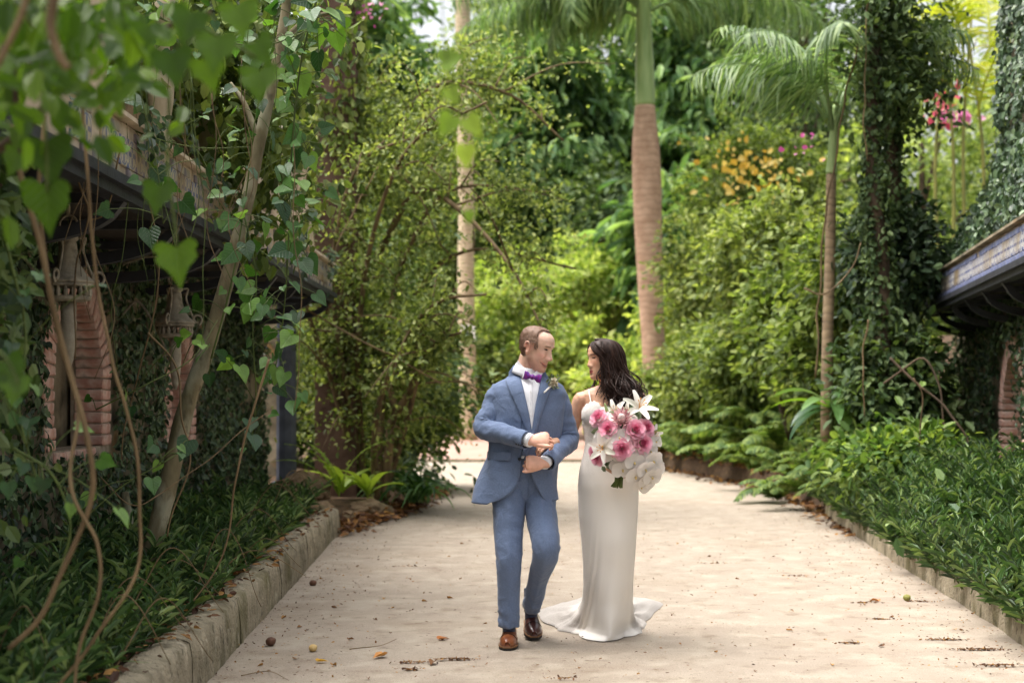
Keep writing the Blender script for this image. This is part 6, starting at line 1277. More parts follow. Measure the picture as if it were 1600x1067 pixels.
tb = MB(); V, F = pant(HIPR, KNR, ANR+np.array([0, 0, -.008]), [.10, .096, .082, .069, .059, .053], 1); tb.add(V, F); V, F = pant(HIPL, KNL, ANL+np.array([0, 0, .015]), [.10, .094, .083, .074, .054, .047], 5); tb.add(V, F)
pel = [(.060, 7.87, z) for z in (1.08, 1.0, .92, .86, .81, .765)]; tb.tube(pel, [(.155, .115), (.160, .118), (.172, .125), (.160, .118), (.115, .108), (.05, .06)], 36, up=(1, 0, 0))
o = tb.build('trousers', MATS['suit_blue'], groom, True); md = o.modifiers.new('thickness', 'SOLIDIFY'); md.thickness = .004; md.offset = -1
q = (jx(826, 0), 7.748, jz(762)); m = MB(); m.tube([(q[0]-.002, 7.752, q[2]+.06), (q[0], 7.748, q[2]-.0), (q[0]+.004, 7.758, q[2]-.05)], [.004, .004, .003], 6); m.build('fly_seam', MATS['suit_blue'], groom, True)
# shoes and socks
for a_ in (ANR, ANL): m = MB(); m.tube([a_+np.array([0, 0, .12]), a_+np.array([0, 0, .0]), a_+np.array([0, .01, -.06])], [.042, .036, .034], 16); m.build('sock', MATS['lining'], groom, True)
def leather(name, c1, c2): m = rough_mat(name, c1, c2, scale=18, rough=.28, bump=.12, bscale=120, dist=.003, spec=.6); return m
leather('tan_leather', srgb('6b3a22'), srgb('8f5736')); leather('rear_shoe_leather', srgb('331c1a'), srgb('54302b')); plain_mat('sole', srgb('1d1816'), .7); plain_mat('welt', srgb('7a5638'), .6)  # one pair of shoes: the rear one gets a darker brown
def shoe(heel, yaw, pitch, mat, lab):
    st = [(.075, .004, .030), (.066, .028, .070), (.03, .036, .086), (-.02, .037, .092), (-.06, .041, .078), (-.10, .047, .060), (-.14, .048, .050), (-.175, .042, .044), (-.20, .030, .036), (-.216, .012, .022)]
    M = Matrix.Translation(heel) @ Matrix.Rotation(yaw, 4, 'Z') @ Matrix.Rotation(pitch, 4, 'X'); ys = np.linspace(.075, -.216, 40); w = np.interp(-ys, [-s[0] for s in st], [s[1] for s in st]); h = np.interp(-ys, [-s[0] for s in st], [s[2] for s in st])
    k = np.array([1, 2, 3, 2, 1.])/9; w = np.convolve(np.r_[w[0], w[0], w, w[-1], w[-1]], k, 'valid'); h = np.convolve(np.r_[h[0], h[0], h, h[-1], h[-1]], k, 'valid')
    n = 24; V = []
    for y_, ww, hh in zip(ys, w, h):
        a = np.linspace(-.12*math.pi, 1.12*math.pi, n); V.append(np.c_[ww*sgnp(np.cos(a), .85), np.full(n, y_), .022+np.maximum(0, hh*sgnp(np.sin(a), .8))])
    V = np.concatenate(V); mb = MB(); mb.add(xf(M, V), loft_faces(40, n, False)+[tuple(range(n)), tuple(39*n+k_ for k_ in range(n-1, -1, -1))]); so = mb.build('shoe', MATS[mat], groom, True); so['label'] = lab
    def slab(z0, z1, gr, name, mt):
        o_ = [(ww+gr, y_) for y_, ww in zip(ys, w)]+[(-ww-gr, y_) for y_, ww in list(zip(ys, w))[::-1]]; kk = len(o_); V = [(x_, y_*(1+gr), z_) for z_ in (z0, z1) for x_, y_ in o_]
        mb = MB(); mb.add(xf(M, V), [tuple(range(kk))[::-1], tuple(range(kk, 2*kk))]+[(i, (i+1) % kk, kk+(i+1) % kk, kk+i) for i in range(kk)]); mb.build(name, MATS[mt], so)
    slab(0, .014, .004, 'sole', 'sole'); slab(.0145, .021, .006, 'welt', 'welt')
    # toe cap seam, lace rows and bow
    mb = MB(); a = np.linspace(.08*math.pi, .92*math.pi, 16); mb.tube(xf(M, np.c_[.0475*np.cos(a), -.128-.012*np.sin(a), .023+.0555*sgnp(np.sin(a), .8)]), [.0016]*16, 5); mb.build('cap_seam', MATS['sole'], so)
    mb = MB()
    for j in range(4):
        y_ = -.035-.016*j; hh = float(np.interp(-y_, -ys[::1] if False else [-s[0] for s in st], [s[2] for s in st]))+.026; mb.tube(xf(M, [(-.016, y_, hh-.008), (0, y_, hh), (.016, y_, hh-.008)]), [.0026]*3, 5)
    for s in (-1, 1): mb.tube(xf(M, catmull([(0, -.03, .120), (s*.03, -.035, .125), (s*.045, -.04, .105), (s*.03, -.045, .095)], 4)), [.0022]*13, 5)
    mb.build('lace', MATS['sole'], so)
shoe(P(794, 1006, 7.90)*1 if False else Vector((S(797, 1000, 7.86)[0], 7.86, .006)), rad(-4), rad(2), 'tan_leather', 'tan brown front shoe'); shoe(Vector((S(830, 985, 8.14)[0], 8.14, .05)), rad(4), rad(11), 'rear_shoe_leather', 'dark brown rear shoe')
# boutonniere, pinned to the lapel
bo = empty('boutonniere', P(860, 600, 7.70), 'small white and green boutonniere on the man\'s lapel', 'boutonniere')
plain_mat('flower_white', srgb('e6e3dc'), .6, .3); leaf_mat('sage_leaf', G('56634a', '6b7a5c', '8a9676', '9aa58c'), trans=.2, rough=.6, tint=(1, 1, .8)); leaf_mat('cream_petal', G('c9b99a', 'd9cdb6', 'e8e2d4', 'f0ece2'), trans=.25, rough=.6, tint=(1, 1, .9))
fb = np.array((jx(864, 0), surf(jx(864, 0), jz(598))-.045, jz(598))); n = 80; pos = fb+RNG.normal(size=(n, 3))*np.array([.014, .007, .017])
cloud_obj('sprig', [cloud(pos, rnd_dirs(n, (0, -.4, .4), .7), rnd_dirs(n, (0, -1, .2), .5), .020*(.6+.8*RNG.random(n)), T_OVAL, 1.2)], 'sage_leaf', bo)['kind'] = 'stuff'
for (dx, dz) in ((.006, .012), (-.004, -.006), (.012, -.004)):
    n = 26; c0 = fb+np.array([dx, -.010, dz]); dd = unit(RNG.normal(size=(n, 3))+np.array([0, -.8, 0])); cloud_obj('bud', [cloud(np.repeat(c0[None], n, 0)+dd*.004, dd, rnd_dirs(n, (0, -1, 0), .6), .017, T_OVAL, 1.5)], 'cream_petal', bo)
m = MB(); m.tube([fb+np.array([-.004, 0, -.012]), (jx(850, 0), surf(jx(850, 0), jz(613))-.040, jz(613))], [.0055, .0045], 8); m.build('stem_wrap', MATS['flower_white'], bo)
# ================================================================== the woman
bride = empty('person', (.55, 8.05, 0), 'woman in long white lace gown with dark wavy hair, holding a bouquet', 'person')
BD = 8.0
def Q(px, py, d=BD): return np.array(P(px, py, d))
M_BH = Matrix.Translation(P(942, 563, 8.02)) @ rotm(rad(-66), rad(2), rad(-4)) @ Matrix.Scale(.97, 4)
b = MB(); V, F = head_shape('f'); b.add(xf(M_BH, V), F)
for s in (-1, 1):
    for (V, F) in ear(s, .85): V = np.array(V); V[:, 0] *= .93; b.add(xf(M_BH, V), F)
n0, n1 = Q(951, 625, 8.05), xf(M_BH, [(0, .022, -.045)])[0]
b.tube(catmull([n0-np.array([0, 0, .05]), n0, (n0+n1)/2, n1], 5), np.interp(np.linspace(0, 1, 16), [0, .25, .45, 1], [.085, .062, .050, .047]), 24)
BX = .545
TT = [(.70, .150, .115), (.78, .165, .125), (.86, .168, .125), (.94, .158, .115), (1.02, .140, .102), (1.09, .126, .094), (1.16, .134, .098), (1.23, .148, .106), (1.29, .152, .106), (1.34, .160, .092), (1.375, .168, .076), (1.395, .150, .062), (1.41, .105, .052), (1.425, .06, .045)]
b.tube([(BX, 8.06, t[0]) for t in TT], [(t[1]*.965, t[2]*.965) for t in TT], 40, up=(1, 0, 0))
for s in (-1, 1):   # breasts
    c = np.array([BX+s*.068, 7.985, 1.262]); b.tube([c+np.array([0, .05, .02]), c+np.array([0, .0, .005]), c+np.array([0, -.025, 0]), c+np.array([0, -.040, -.002])], [.064, .064, .050, .018], 20)
BSR, BER, BWR = Q(907, 626, 8.06), Q(886, 694, 8.11), Q(866, 690, 7.74); BSL, BEL, BWL = Q(1000, 626, 8.06), Q(1013, 704, 8.06), Q(975, 738, 7.82)
b.tube(catmull([BSR+np.array([.03, 0, .0]), BSR, BSR*.5+BER*.5, BER, BER*.5+BWR*.5, BWR], 5), np.interp(np.linspace(0, 1, 26), [0, .15, .3, .6, .75, 1], [.045, .047, .042, .034, .031, .021]), 18)
b.tube(catmull([BSL+np.array([-.03, 0, 0]), BSL, BSL*.5+BEL*.5, BEL, BEL*.5+BWL*.5, BWL], 5), np.interp(np.linspace(0, 1, 26), [0, .15, .3, .6, .75, 1], [.045, .047, .042, .034, .031, .021]), 18)
for s in (-1, 1): b.tube(catmull([(BX+s*.055, 8.06, .72), (BX+s*.055, 8.03, .45), (BX+s*.05, 8.06, .12)], 5), np.linspace(.07, .038, 11), 12)
hand(b, BWR, (-.82, -.45, -.25), (.0, -.62, .75), 1, [(.5, .8, .5), (.55, .8, .5), (.6, .8, .5), (.7, .8, .5)], (.85, .3, -.3), .85)
hand(b, BWL, (-.55, -.5, .55), (.4, -.4, -.3), 1, [(1.2, 1.2, .6)]*4, (.7, .5, -.3), .88)
V, F = fuse(b, .0032, 2); H = xf(M_BH.inverted(), V); x, y, z = H.T; inh = (np.abs(x) < .1) & (z > -.13) & (z < .13) & (np.abs(y) < .13); fr = ss(.0, -.06, y)*inh
col = np.tile(np.array(srgb('d0a488')), (len(V), 1)); col = lerp(col, srgb('bd7a62'), fr*.5*np.maximum(gz(x, .043, .02)*gz(z, -.015, .018), gz(x, -.043, .02)*gz(z, -.015, .018)))
col = lerp(col, srgb('9c4a48'), fr*np.clip(gz(z, -.0638, .0095)*ss(.024, .014, np.abs(x))*1.4, 0, 1)); col = lerp(col, srgb('5a2a2a'), fr*gz(z, -.0638, .0014)*ss(.024, .018, np.abs(x)))
brow = gz(z, .034-.10*np.maximum(0, np.abs(x)-.028), .0038)*ss(.010, .016, np.abs(x))*ss(.05, .04, np.abs(x)); col = lerp(col, srgb('2d1c18'), fr*brow*.9)
eye = ss(1.0, .7, np.sqrt(((np.abs(x)-.030)/.015)**2+((z-.0155)/.0048)**2)); col = lerp(col, srgb('1e1414'), fr*eye*.95)
link('body', np_mesh('body', V, F, True, {'col': col}), MATS['tan_skin'], bride)
for s in (-1, 1):
    bm = bmesh.new(); bmesh.ops.create_uvsphere(bm, u_segments=16, v_segments=10, radius=1)
    for v in bm.verts: v.co = Vector(xf(M_BH, [(s*.030+v.co.x*.008, -.0705+v.co.y*.007, .0145+v.co.z*.0045)])[0])
    me = bpy.data.meshes.new('eye'); bm.to_mesh(me); bm.free(); link('eye', me, MATS['eye_dark'], bride)
# ---------------------------------------------------------------- gown
def gown_mat():
    m, nt, b = mat_new('gown'); L = nt.links; tc = nd(nt, 'ShaderNodeTexCoord'); at = nd(nt, 'ShaderNodeAttribute', attribute_name='lace')
    vo = nd(nt, 'ShaderNodeTexVoronoi', feature='DISTANCE_TO_EDGE'); vo.inputs['Scale'].default_value = 85; n0_ = nd(nt, 'ShaderNodeTexNoise'); n0_.inputs['Scale'].default_value = 24; n0_.inputs['Detail'].default_value = 4
    L.new(tc.outputs['Object'], n0_.inputs['Vector']); mv = nd(nt, 'ShaderNodeMix', data_type='VECTOR'); mv.inputs[0].default_value = .10; L.new(tc.outputs['Object'], mv.inputs[4]); L.new(n0_.outputs['Color'], mv.inputs[5]); L.new(mv.outputs[1], vo.inputs['Vector'])
    r = ramp(nt, [(.02, srgb('e6e1da')), (.16, srgb('d6cec6'))]); L.new(vo.outputs[0], r.inputs[0])
    sh = nd(nt, 'ShaderNodeAttribute', attribute_name='sheer'); gc = mixc(nt, at.outputs['Fac'], srgb('e8e2da'), r.outputs[0])
    L.new(mixc(nt, sh.outputs['Fac'], gc, mixc(nt, r.outputs[0], srgb('6f675e'), srgb('a9a29c'))), b.inputs['Base Color'])   # thin tulle: the sand shows through between the lace threads
    mr = nd(nt, 'ShaderNodeMapRange'); mr.inputs['To Min'].default_value = .55; mr.inputs['To Max'].default_value = .8; L.new(at.outputs['Fac'], mr.inputs[0]); L.new(mr.outputs[0], b.inputs['Roughness']); b.inputs['Specular IOR Level'].default_value = .35
    bp = nd(nt, 'ShaderNodeBump'); bp.inputs['Distance'].default_value = .004; L.new(vo.outputs[0], bp.inputs['Height']); mm = nd(nt, 'ShaderNodeMath', operation='MULTIPLY'); mm.inputs[1].default_value = -.8; L.new(at.outputs['Fac'], mm.inputs[0]); L.new(at.outputs['Fac'], bp.inputs['Strength'])
    L.new(bp.outputs[0], b.inputs['Normal']); b.inputs['Sheen Weight'].default_value = .15
gown_mat()
HEM = [Q(941, 1003, 7.90), Q(905, 990, 8.16), Q(872, 978, 8.42), Q(848, 966, 8.70), Q(862, 950, 9.10), Q(905, 938, 9.45), Q(955, 934, 9.6), Q(1010, 936, 9.55), Q(1034, 944, 9.3), Q(1020, 957, 8.9), Q(1003, 970, 8.55), Q(996, 981, 8.30), Q(975, 993, 8.05)]
CYH = 8.27
hem = np.array([(q[0]-BX, q[1]-CYH) for q in HEM]); ha = np.arctan2(hem[:, 0], -hem[:, 1]); hr_ = np.linalg.norm(hem, axis=1); o_ = np.argsort(ha); ha, hr_ = ha[o_], hr_[o_]; ha = np.r_[ha-2*np.pi, ha, ha+2*np.pi]; hr_ = np.r_[hr_, hr_, hr_]
# z, half width, half depth, train share, centre y, superellipse power, x shift
GT = [(1.235, .150, .112, 0, 8.06, 2.2, 0), (1.16, .139, .103, 0, 8.06, 2.2, 0), (1.09, .131, .099, 0, 8.06, 2.2, 0), (1.02, .145, .107, 0, 8.06, 2.2, 0), (.94, .163, .120, 0, 8.06, 2.2, 0), (.86, .173, .130, 0, 8.06, 2.2, 0), (.78, .171, .130, 0, 8.06, 2.2, 0), (.68, .167, .132, 0, 8.06, 2.2, 0), (.55, .154, .140, 0, 8.065, 2.1, .003), (.42, .143, .148, 0, 8.08, 2.0, .005), (.30, .136, .185, .0, 8.115, 1.9, .006), (.20, .134, .23, .05, 8.165, 1.75, .005), (.12, .140, .285, .16, 8.21, 1.55, .003), (.06, .143, .33, .42, 8.25, 1.38, 0), (.03, .147, .355, .70, CYH, 1.28, 0), (.012, .150, .365, .95, CYH, 1.22, 0), (.004, .151, .37, 1.0, CYH, 1.2, 0)]
zs = np.r_[np.linspace(1.235, .14, 66), np.linspace(.135, .004, 34)]; n = 168; ph = np.linspace(-np.pi, np.pi, n, endpoint=False); R = []; LA = []; SH = []
hemr = np.interp(ph, ha, hr_)*(1+.07*np.array([ridge((q*2.6, 0, 0), 11) for q in ph])*ss(.8, 1.3, np.abs(ph)))
for z in zs:
    a, b_, t, cy_, pw, xs = [float(v) for v in interp(GT, z)]; rad_ = (np.abs(np.sin(ph)/a)**pw+np.abs(np.cos(ph)/b_)**pw)**(-1/pw)
    fold = ss(.75, .1, z)*(.019*np.array([ridge((q*3.2-z*1.6, 0, z*.8), 2) for q in ph])*np.exp(-((ph+.95)/.55)**2)+.009*np.array([ridge((q*3.0+z*1.2, 3, z*.8), 5) for q in ph])*ss(1.0, 1.8, np.abs(ph)))
    fold += .016*math.exp(-((z-.52)/.15)**2)*np.exp(-((ph-.35)/.55)**2)
    wt = ss(.9, 1.5, np.abs(ph)); tt = t*wt+t**4*(1-wt); r2 = (rad_+fold)*(1-tt)+hemr*tt*(1+.018*np.sin(ph*11)*t)
    ruf = ss(.1, .5, t)*ss(.3, .5, hemr)*ss(.8, 1.4, np.abs(ph))*(.012+.022*np.array([ridge((q*6, z*14, 1), 7) for q in ph])*(1-.3*t))*(1-.85*ss(.75, .98, t)); zz = z+np.maximum(-z*.5, ruf)
    R.append(np.c_[BX+xs+np.sin(ph)*r2, cy_-np.cos(ph)*r2, zz])
    side = np.maximum(np.exp(-((ph+1.45)/.22)**2), np.exp(-((ph-1.45)/.2)**2)); wob = .5+.5*np.sin(z*30+ph*9)
    la = np.maximum.reduce([np.full(n, ss(1.06, 1.12, z)), side*(.6+.6*wob), ss(.04, .2, t*np.ones(n))*ss(.9, 1.3, np.abs(ph)), np.exp(-((np.abs(ph)-.9)/.5)**2)*ss(.86, 1.02, z)*wob]); LA.append(np.clip(la, 0, 1)); SH.append(.8*ss(.1, .45, t*np.ones(n))*ss(.95, 1.3, np.abs(ph)))
R = np.array(R); Vg = R.reshape(-1, 3); LA = np.array(LA).ravel()
Vg = Vg+np.array([[mnoise.noise(Vector((q[0]*8, q[1]*8, q[2]*4)))*.003, mnoise.noise(Vector((q[0]*8+5, q[1]*8, q[2]*4)))*.003, 0] for q in Vg])
gm = np_mesh('gown', Vg, np.array(loft_faces(len(zs), n, True)), True, {'lace': LA, 'sheer': np.array(SH).ravel()}); gw = link('gown', gm, MATS['gown'], bride)
# bodice cups with scalloped lace, straps
for s in (-1, 1):
    nu, nv = 22, 22; V = []
    for i in range(nu):
        u = i/(nu-1)                                        # 0 bottom .. 1 top edge
        for k in range(nv):
            v = -1+2*k/(nv-1); xx = BX+s*.074+v*.078; z0 = 1.20; zt = 1.336-.060*abs(v-s*.15)**1.7-.035*max(0, -v*s)+.004*math.sin(k*2.2); zz = z0+(zt-z0)*u
            dd = ((xx-(BX+s*.068))/.082)**2+((zz-1.262)/.078)**2; yb = 8.06-.108*max(0, 1-min(.995, abs(xx-BX)/.158)**2.2)**(1/2.2); yc = 7.985-.052*math.sqrt(max(0, 1-min(1, dd))); V.append((xx, min(yb, yc)-.006, zz))
    me = np_mesh('bodice_cup', np.array(V), np.array([f[::-1] for f in loft_faces(nu, nv, False)]), True, {'lace': np.ones(nu*nv), 'sheer': np.zeros(nu*nv)}); o = link('bodice_cup', me, MATS['gown'], bride); md = o.modifiers.new('thickness', 'SOLIDIFY'); md.thickness = .004
    m = MB(); top = np.array([BX+s*.098, 7.966, 1.300]); m.tube(catmull([top, top+np.array([s*.008, .015, .05]), np.array([BX+s*.112, 8.03, 1.398]), np.array([BX+s*.108, 8.09, 1.385]), np.array([BX+s*.10, 8.13, 1.30])], 5), [.0042]*21, 6); m.build('strap', MATS['flower_white'], bride, True)
m = MB()
for k in range(9):
    a = (k-4)/4; q = np.array([BX+a*.055, 7.992-.02*(1-a*a), 1.372-.022*(1-a*a)])
    if k == 4: m.tube([q, q+np.array([0, -.004, -.004])], [.006, .005], 8)
m.build('pendant', MATS['flower_white'], bride)
# ---------------------------------------------------------------- long wavy hair
rough_mat('dark_hair', srgb('1b100c'), srgb('38241c'), scale=60, rough=.5, bump=.3, bscale=160, dist=.002, stretch=(1, 1, .15), spec=.3)
def mask_f(x, y, z):
    line = -.072+.03*ss(.055, .015, z)+.045*ss(.02, -.03, z); return np.clip(np.maximum(ss(line-.004, line+.018, y)*ss(-.03, .02, z+.6*(y+.02)), ss(.0, .03, y)), 0, 1)
V, F = head_shape('f'); x, y, z = V.T; k_ = mask_f(x, y, z); N = unit(V-np.array([0, .01, 0])); V2 = V+N*(.009*ss(0, .5, k_)+.006*ss(.0, .08, y))[:, None]; keep = k_ > .1
Fk = [f for f in F if all(keep[i] for i in f)]; idx = sorted({i for f in Fk for i in f}); mp_ = {i: j for j, i in enumerate(idx)}; hb = MB(); hb.add(xf(M_BH, V2[idx]), [tuple(mp_[i] for i in f) for f in Fk])
# inner volume that falls over the far shoulder
core = catmull([Q(952, 552, 8.05), Q(961, 575, 8.06), Q(969, 600, 8.03), Q(978, 622, 7.99), Q(981, 640, 7.97), Q(980, 650, 7.96)], 6); m_ = len(core); hb.tube(core, np.c_[np.interp(np.linspace(0, 1, m_), [0, .2, .45, .75, .93, 1], [.045, .066, .066, .060, .045, .02]), np.interp(np.linspace(0, 1, m_), [0, .3, .7, 1], [.05, .066, .055, .02])], 20)
rng = np.random.default_rng(12)
def lock(pts, r, wave, nw, seed, tips=.25):
    c = catmull(pts, 9); t = np.linspace(0, 1, len(c)); r_ = random.Random(seed); p = r_.uniform(0, 6.28); T, N_, B_ = frames(c, (0, -1, 0)); amp = wave*ss(.25, .7, t)
    c = c+N_*(amp*np.sin(t*nw*2*np.pi+p))[:, None]+B_*(amp*np.cos(t*nw*2*np.pi+p))[:, None]*.8
    hb.tube(c, np.c_[r*np.interp(t, [0, .15, .7, 1], [.7, 1, .85, tips]), r*.55*np.interp(t, [0, .15, .7, 1], [.7, 1, .85, tips])], 6)
# locks: root on the parted crown -> round the skull -> waves over the shoulder
crown = xf(M_BH, [(0, -.03, .118)])[0]
for i in range(760):
    u = rng.random(); a = rng.uniform(-1.5, 2.2)                      # a: direction round the head, 0 = straight back from the face
    dirl = np.array([math.sin(a)*1.0, math.cos(a), 0]); kk = 1+.06*rng.normal(); p0l = np.array([.004*math.sin(a), -.045+.075*u, .121+.003*rng.normal()]); p1l = np.array([dirl[0]*.060*kk, .008+dirl[1]*.072*kk, .100]); p2l = np.array([dirl[0]*.088*kk, .012+dirl[1]*.106*kk, .03]); p3l = np.array([dirl[0]*.092*kk, .02+dirl[1]*.118*kk, -.045])
    w = xf(M_BH, [p0l, p1l, p2l, p3l]); e1 = Q(972+rng.normal()*13, 610+rng.normal()*5, 7.99+rng.normal()*.05); e2 = Q(981+rng.normal()*12, 634+rng.normal()*7, 7.94+rng.normal()*.035); e3 = Q(985+rng.normal()*14, 652+rng.normal()*8, 7.93+rng.normal()*.035)
    lock([w[0], w[1], w[2], w[3]*.7+e1*.3, e1, e2, e3], rng.uniform(.0016, .0044), rng.uniform(.013, .030), 1.9+.35*math.sin(i), i % 7, .12)
for i in range(44):  # face-framing locks on the near side, falling over the front shoulder
    j = rng.normal(size=8); w = xf(M_BH, [(.0, -.062, .110), (.036, -.086, .080), (.070, -.072, .036), (.083, -.042, -.015)] if i % 2 else [(.0, -.055, .110), (.052, -.062, .088), (.082, -.040, .045), (.082, -.018, .0)])
    if i < 20: e = [Q(941+j[0]*2.5, 585+j[1]*3, 7.93), Q(946+j[2]*4, 602+j[3]*3, 7.93), Q(938+j[4]*5, 618+j[5]*4, 7.92)]
    else: e = [Q(953+j[0]*5, 590+j[1]*3, 7.92), Q(958+j[2]*6, 612+j[3]*4, 7.92), Q(962+j[4]*8, 636+j[5]*6, 7.91)]
    lock([w[0], w[1]+rng.normal(size=3)*.004, w[2]+rng.normal(size=3)*.005, w[3]+rng.normal(size=3)*.006]+e, rng.uniform(.0025, .0055), .009, 2.0, 300+i, .15)
for i in range(10):  # far-side strands seen under the chin
    j = rng.normal(size=6); lock([xf(M_BH, [(-.06, -.03, .06)])[0], xf(M_BH, [(-.078, .0, -.02)])[0], Q(930+j[0]*2, 598+j[1]*2, 8.10), Q(922+j[2]*4, 610+j[3]*3, 8.07), Q(914+j[4]*4, 606+j[5]*4, 8.04)], .0035, .006, 1.5, 500+i, .2)
for i in range(9):   # loose curl ends at the outer edge
    j = rng.normal(size=6); lock([Q(985, 600, 8.0), Q(998+j[0]*3, 618+j[1]*4, 7.98), Q(1004+j[2]*4, 632+j[3]*4, 7.96), Q(1014+j[4]*4, 618+j[5]*8, 7.95)], .0028, .007, 1.6, 700+i, .2)
hb.build('hair', MATS['dark_hair'], bride, True)

# ================================================================== bouquet
bq = empty('bouquet', P(972, 740, 7.75), 'large bouquet of pink roses, white orchids and lilies in the woman\'s hand', 'bouquet')
def petal_mat(name, stops, trans=.3): return leaf_mat(name, stops, trans=trans, rough=.55, tint=(1.05, .95, 1.0), spec=.25)
petal_mat('rose_petal', [(0, srgb('cf5a82')), (.35, srgb('e792ae')), (.7, srgb('efb8c8')), (1, srgb('f4d0d9'))]); petal_mat('orchid_petal', G('e4e2da', 'ece9e2', 'f2f0ea')); petal_mat('lily_petal', G('dfe0d0', 'eae8dd', 'f2f0e8')); petal_mat('protea_petal', G('b98088', 'd0a0a4', 'e0bcbc', 'ead6d0')); plain_mat('orchid_lip', srgb('c98a2e'), .5); plain_mat('orchid_eye', srgb('d9c083'), .5)
def petal(w, l, cup, curl, n=6):
    V = []
    for i in range(n):
        t = i/(n-1); ww = w*math.sin(math.pi*(.12+.80*t))**.6
        for k in range(5):
            s = -1+k*.5; V.append((s*ww, l*t, cup*(s*s)*ww+curl*t*t*l))
    return np.array(V), loft_faces(n, 5, False)
def rose_mesh():
    mb = MB()
    for rg, (cnt, r0, h, w, l, tilt) in enumerate([(3, .002, .020, .009, .022, 88), (4, .005, .019, .013, .025, 80), (5, .009, .016, .017, .028, 71), (6, .014, .012, .020, .030, 59), (6, .019, .006, .023, .033, 45), (7, .023, .0, .025, .034, 27)]):
        for k in range(cnt):
            a = 2*math.pi*k/cnt+rg*.7; V, F = petal(w, l, .35, -.28 if rg > 2 else -.05); V = V @ np.array(Matrix.Rotation(rad(tilt), 3, 'X')).T; V[:, 1] += r0; V[:, 2] += h-.012; V = V @ np.array(Matrix.Rotation(a, 3, 'Z')).T
            mb.add(V, F, 0, min(1, rg*.19+random.uniform(-.05, .08)))
    return mb
def to_me(mb, name, mats):
    o = mb.build(name, None, None, True, mats=mats); me = o.data; bpy.data.objects.remove(o); return me
ROSE = [to_me(rose_mesh(), 'rose', [MATS['rose_petal']]) for _ in range(3)]
def orchid_mesh():
    mb = MB()
    for (a, w, l) in [(90, .017, .040), (210, .017, .038), (330, .017, .038), (165, .033, .042), (15, .033, .042)]:
        V, F = petal(w, l, .18, -.12); V = V @ np.array(Matrix.Rotation(rad(8), 3, 'X')).T; V[:, 2] += .004 if w > .02 else 0; V = V @ np.array(Matrix.Rotation(rad(a-90), 3, 'Z')).T; mb.add(V, F)
    mb.tube([(0, 0, .002), (0, -.003, .010), (0, -.007, .012)], [.004, .004, .002], 8, 1)
    return mb
ORCH = to_me(orchid_mesh(), 'orchid', [MATS['orchid_petal'], MATS['orchid_eye']])
def lily_mesh():
    mb = MB()
    for k in range(6):
        V, F = petal(.015+.003*(k % 2), .085, .4, -.45, 8); V = V @ np.array(Matrix.Rotation(rad(48), 3, 'X')).T; V = V @ np.array(Matrix.Rotation(k*math.pi/3, 3, 'Z')).T; mb.add(V, F)
    for k in range(6):
        a = k*math.pi/3+.5; mb.tube([(0, 0, .01), (.012*math.cos(a), .012*math.sin(a), .05), (.02*math.cos(a), .02*math.sin(a), .06)], [.0012, .001, .0028], 5, 1)
    return mb
LILY = to_me(lily_mesh(), 'lily', [MATS['lily_petal'], MATS['orchid_lip']])
def protea_mesh():
    mb = MB()
    for rg in range(6):
        for k in range(14):
            V, F = petal(.007, .05-.003*rg, .5, .12, 5); V = V @ np.array(Matrix.Rotation(rad(38+rg*9), 3, 'X')).T; V[:, 1] += .024-.004*rg; V = V @ np.array(Matrix.Rotation(k*2*math.pi/14+rg*.3, 3, 'Z')).T; mb.add(V, F)
    mb.lathe([(.024, 0), (.026, .02), (.018, .04), (.004, .05)], n=12); return mb
PROT = to_me(protea_mesh(), 'protea', [MATS['protea_petal']])
def bloom(name, me, px, py, d, size, tilt=.35):
    o = bpy.data.objects.new(name, me); COL.objects.link(o); o.parent = bq; loc = P(px, py, d); out = Vector(((px-975)/60, -1.0, -(py-690)/70+.15)).normalized()
    M = Matrix.Translation(loc) @ out.to_track_quat('Z', 'Y').to_matrix().to_4x4() @ Matrix.Rotation(random.uniform(-.4, .4) if name == 'orchid' else random.uniform(0, 6.28), 4, 'Z') @ Matrix.Scale(size, 4); o.matrix_basis = world_of(bq).inverted() @ M
for i, (px, py, dd, s) in enumerate([(936, 653, 7.70, 1.0), (951, 671, 7.655, 1.1), (992, 672, 7.64, 1.15), (1009, 669, 7.69, 1.0), (1003, 692, 7.65, 1.15), (972, 701, 7.62, 1.15), (931, 706, 7.70, .85), (934, 714, 7.69, .9)]): bloom('rose', ROSE[i % 3], px, py, dd, s*1.05)
for (px, py, dd, s) in [(943, 696, 7.65, 1.35), (968, 684, 7.63, 1.15), (996, 712, 7.65, 1.15), (991, 722, 7.64, 1.2), (1020, 720, 7.67, 1.3), (973, 733, 7.66, 1.25), (993, 744, 7.65, 1.3), (1018, 744, 7.67, 1.3), (1002, 759, 7.69, 1.2), (981, 727, 7.68, 1.1), (1008, 733, 7.64, 1.2), (984, 738, 7.68, 1.1), (1010, 752, 7.68, 1.2), (1026, 733, 7.70, 1.1), (964, 728, 7.69, .9), (1001, 735, 7.66, 1.2), (1012, 706, 7.70, 1.0), (955, 689, 7.67, 1.1), (1024, 690, 7.72, .9), (985, 688, 7.655, 1.0), (958, 712, 7.66, 1.0), (950, 655, 7.68, .8), (985, 655, 7.69, .8), (1016, 705, 7.70, 1.0), (940, 682, 7.68, .9)]: bloom('orchid', ORCH, px, py, dd, s*1.12)
for (px, py, dd, s) in [(997, 640, 7.72, 1.15), (961, 646, 7.74, .85), (944, 700, 7.645, .95), (1018, 680, 7.74, .7), (978, 646, 7.73, .7)]: bloom('lily', LILY, px, py, dd, s*1.05)
bloom('protea', PROT, 971, 656, 7.655, 1.0)
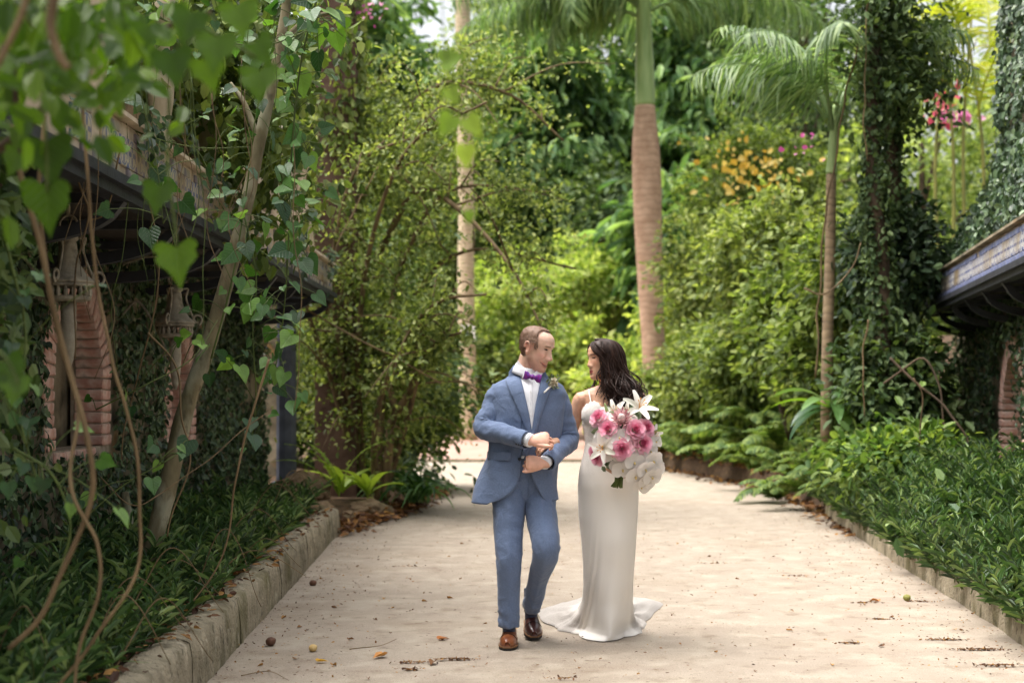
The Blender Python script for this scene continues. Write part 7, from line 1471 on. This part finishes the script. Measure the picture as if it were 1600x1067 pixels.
m = MB(); c = catmull([P(950, 660, 7.72), P(948, 642, 7.71), P(945, 630, 7.70)], 5); m.tube(c, np.interp(np.linspace(0, 1, len(c)), [0, .5, 1], [.006, .011, .003]), 8); m.build('lily_bud', MATS['crownshaft'], bq, True)
# sprays of grey-green foliage, each leaf a piece
EU = [blade_mesh('leaf', .075, .020, (.3, -.3), .2, seed=90+s, n=6) for s in range(3)]
for k in range(46):
    a = random.uniform(0, 6.28); r = random.uniform(.6, 1.0)*(.72 if abs(a-math.pi) < .9 else 1); px, py = 976+46*r*math.cos(a), 690+52*r*math.sin(a)*(1 if math.sin(a) < 0 else .62)
    me = EU[k % 3]
    if len(me.materials) == 0: me.materials.append(MATS['sage_leaf'])
    o = bpy.data.objects.new('leaf', me); COL.objects.link(o); o.parent = bq; X = Vector((math.cos(a), random.uniform(-.5, .1), -math.sin(a))).normalized(); Z = Vector((random.uniform(-.4, .4), -1, .4)); Z = (Z-X*Z.dot(X)).normalized(); Y = Z.cross(X); p_ = P(px-10*math.cos(a), py-10*math.sin(a), 7.73)
    o.matrix_basis = world_of(bq).inverted() @ Matrix(((X.x, Y.x, Z.x, p_.x), (X.y, Y.y, Z.y, p_.y), (X.z, Y.z, Z.z, p_.z), (0, 0, 0, 1))) @ Matrix.Scale(random.uniform(.7, 1.2), 4)
n = 260; pos = np.array([P(min(1012, max(938, random.gauss(975, 24))), min(728, max(645, random.gauss(684, 26))), 7.745+random.uniform(-.02, .04)) for _ in range(n)])
o = cloud_obj('filler_foliage', [cloud(pos, rnd_dirs(n, (0, -.5, 0), .8), rnd_dirs(n, (0, -1, .3), .5), .05*(.6+.8*RNG.random(n)), T_OVAL, 1.2)], 'sage_leaf', bq); o['kind'] = 'stuff'
for k in range(11):
    a = k*2.4; r = .022*math.sqrt(k/11); q = np.array(P(967, 752, 7.74))+np.array([r*math.cos(a), r*math.sin(a), 0]); m = MB(); m.tube([q+np.array([.01, 0, .12]), q, q+np.array([-.012+r*.6*math.cos(a), 0, -.028-.004*(k % 3)])], [.0055, .0055, .005], 7); m.build('flower_stem', MATS['green_stem'], bq, True)
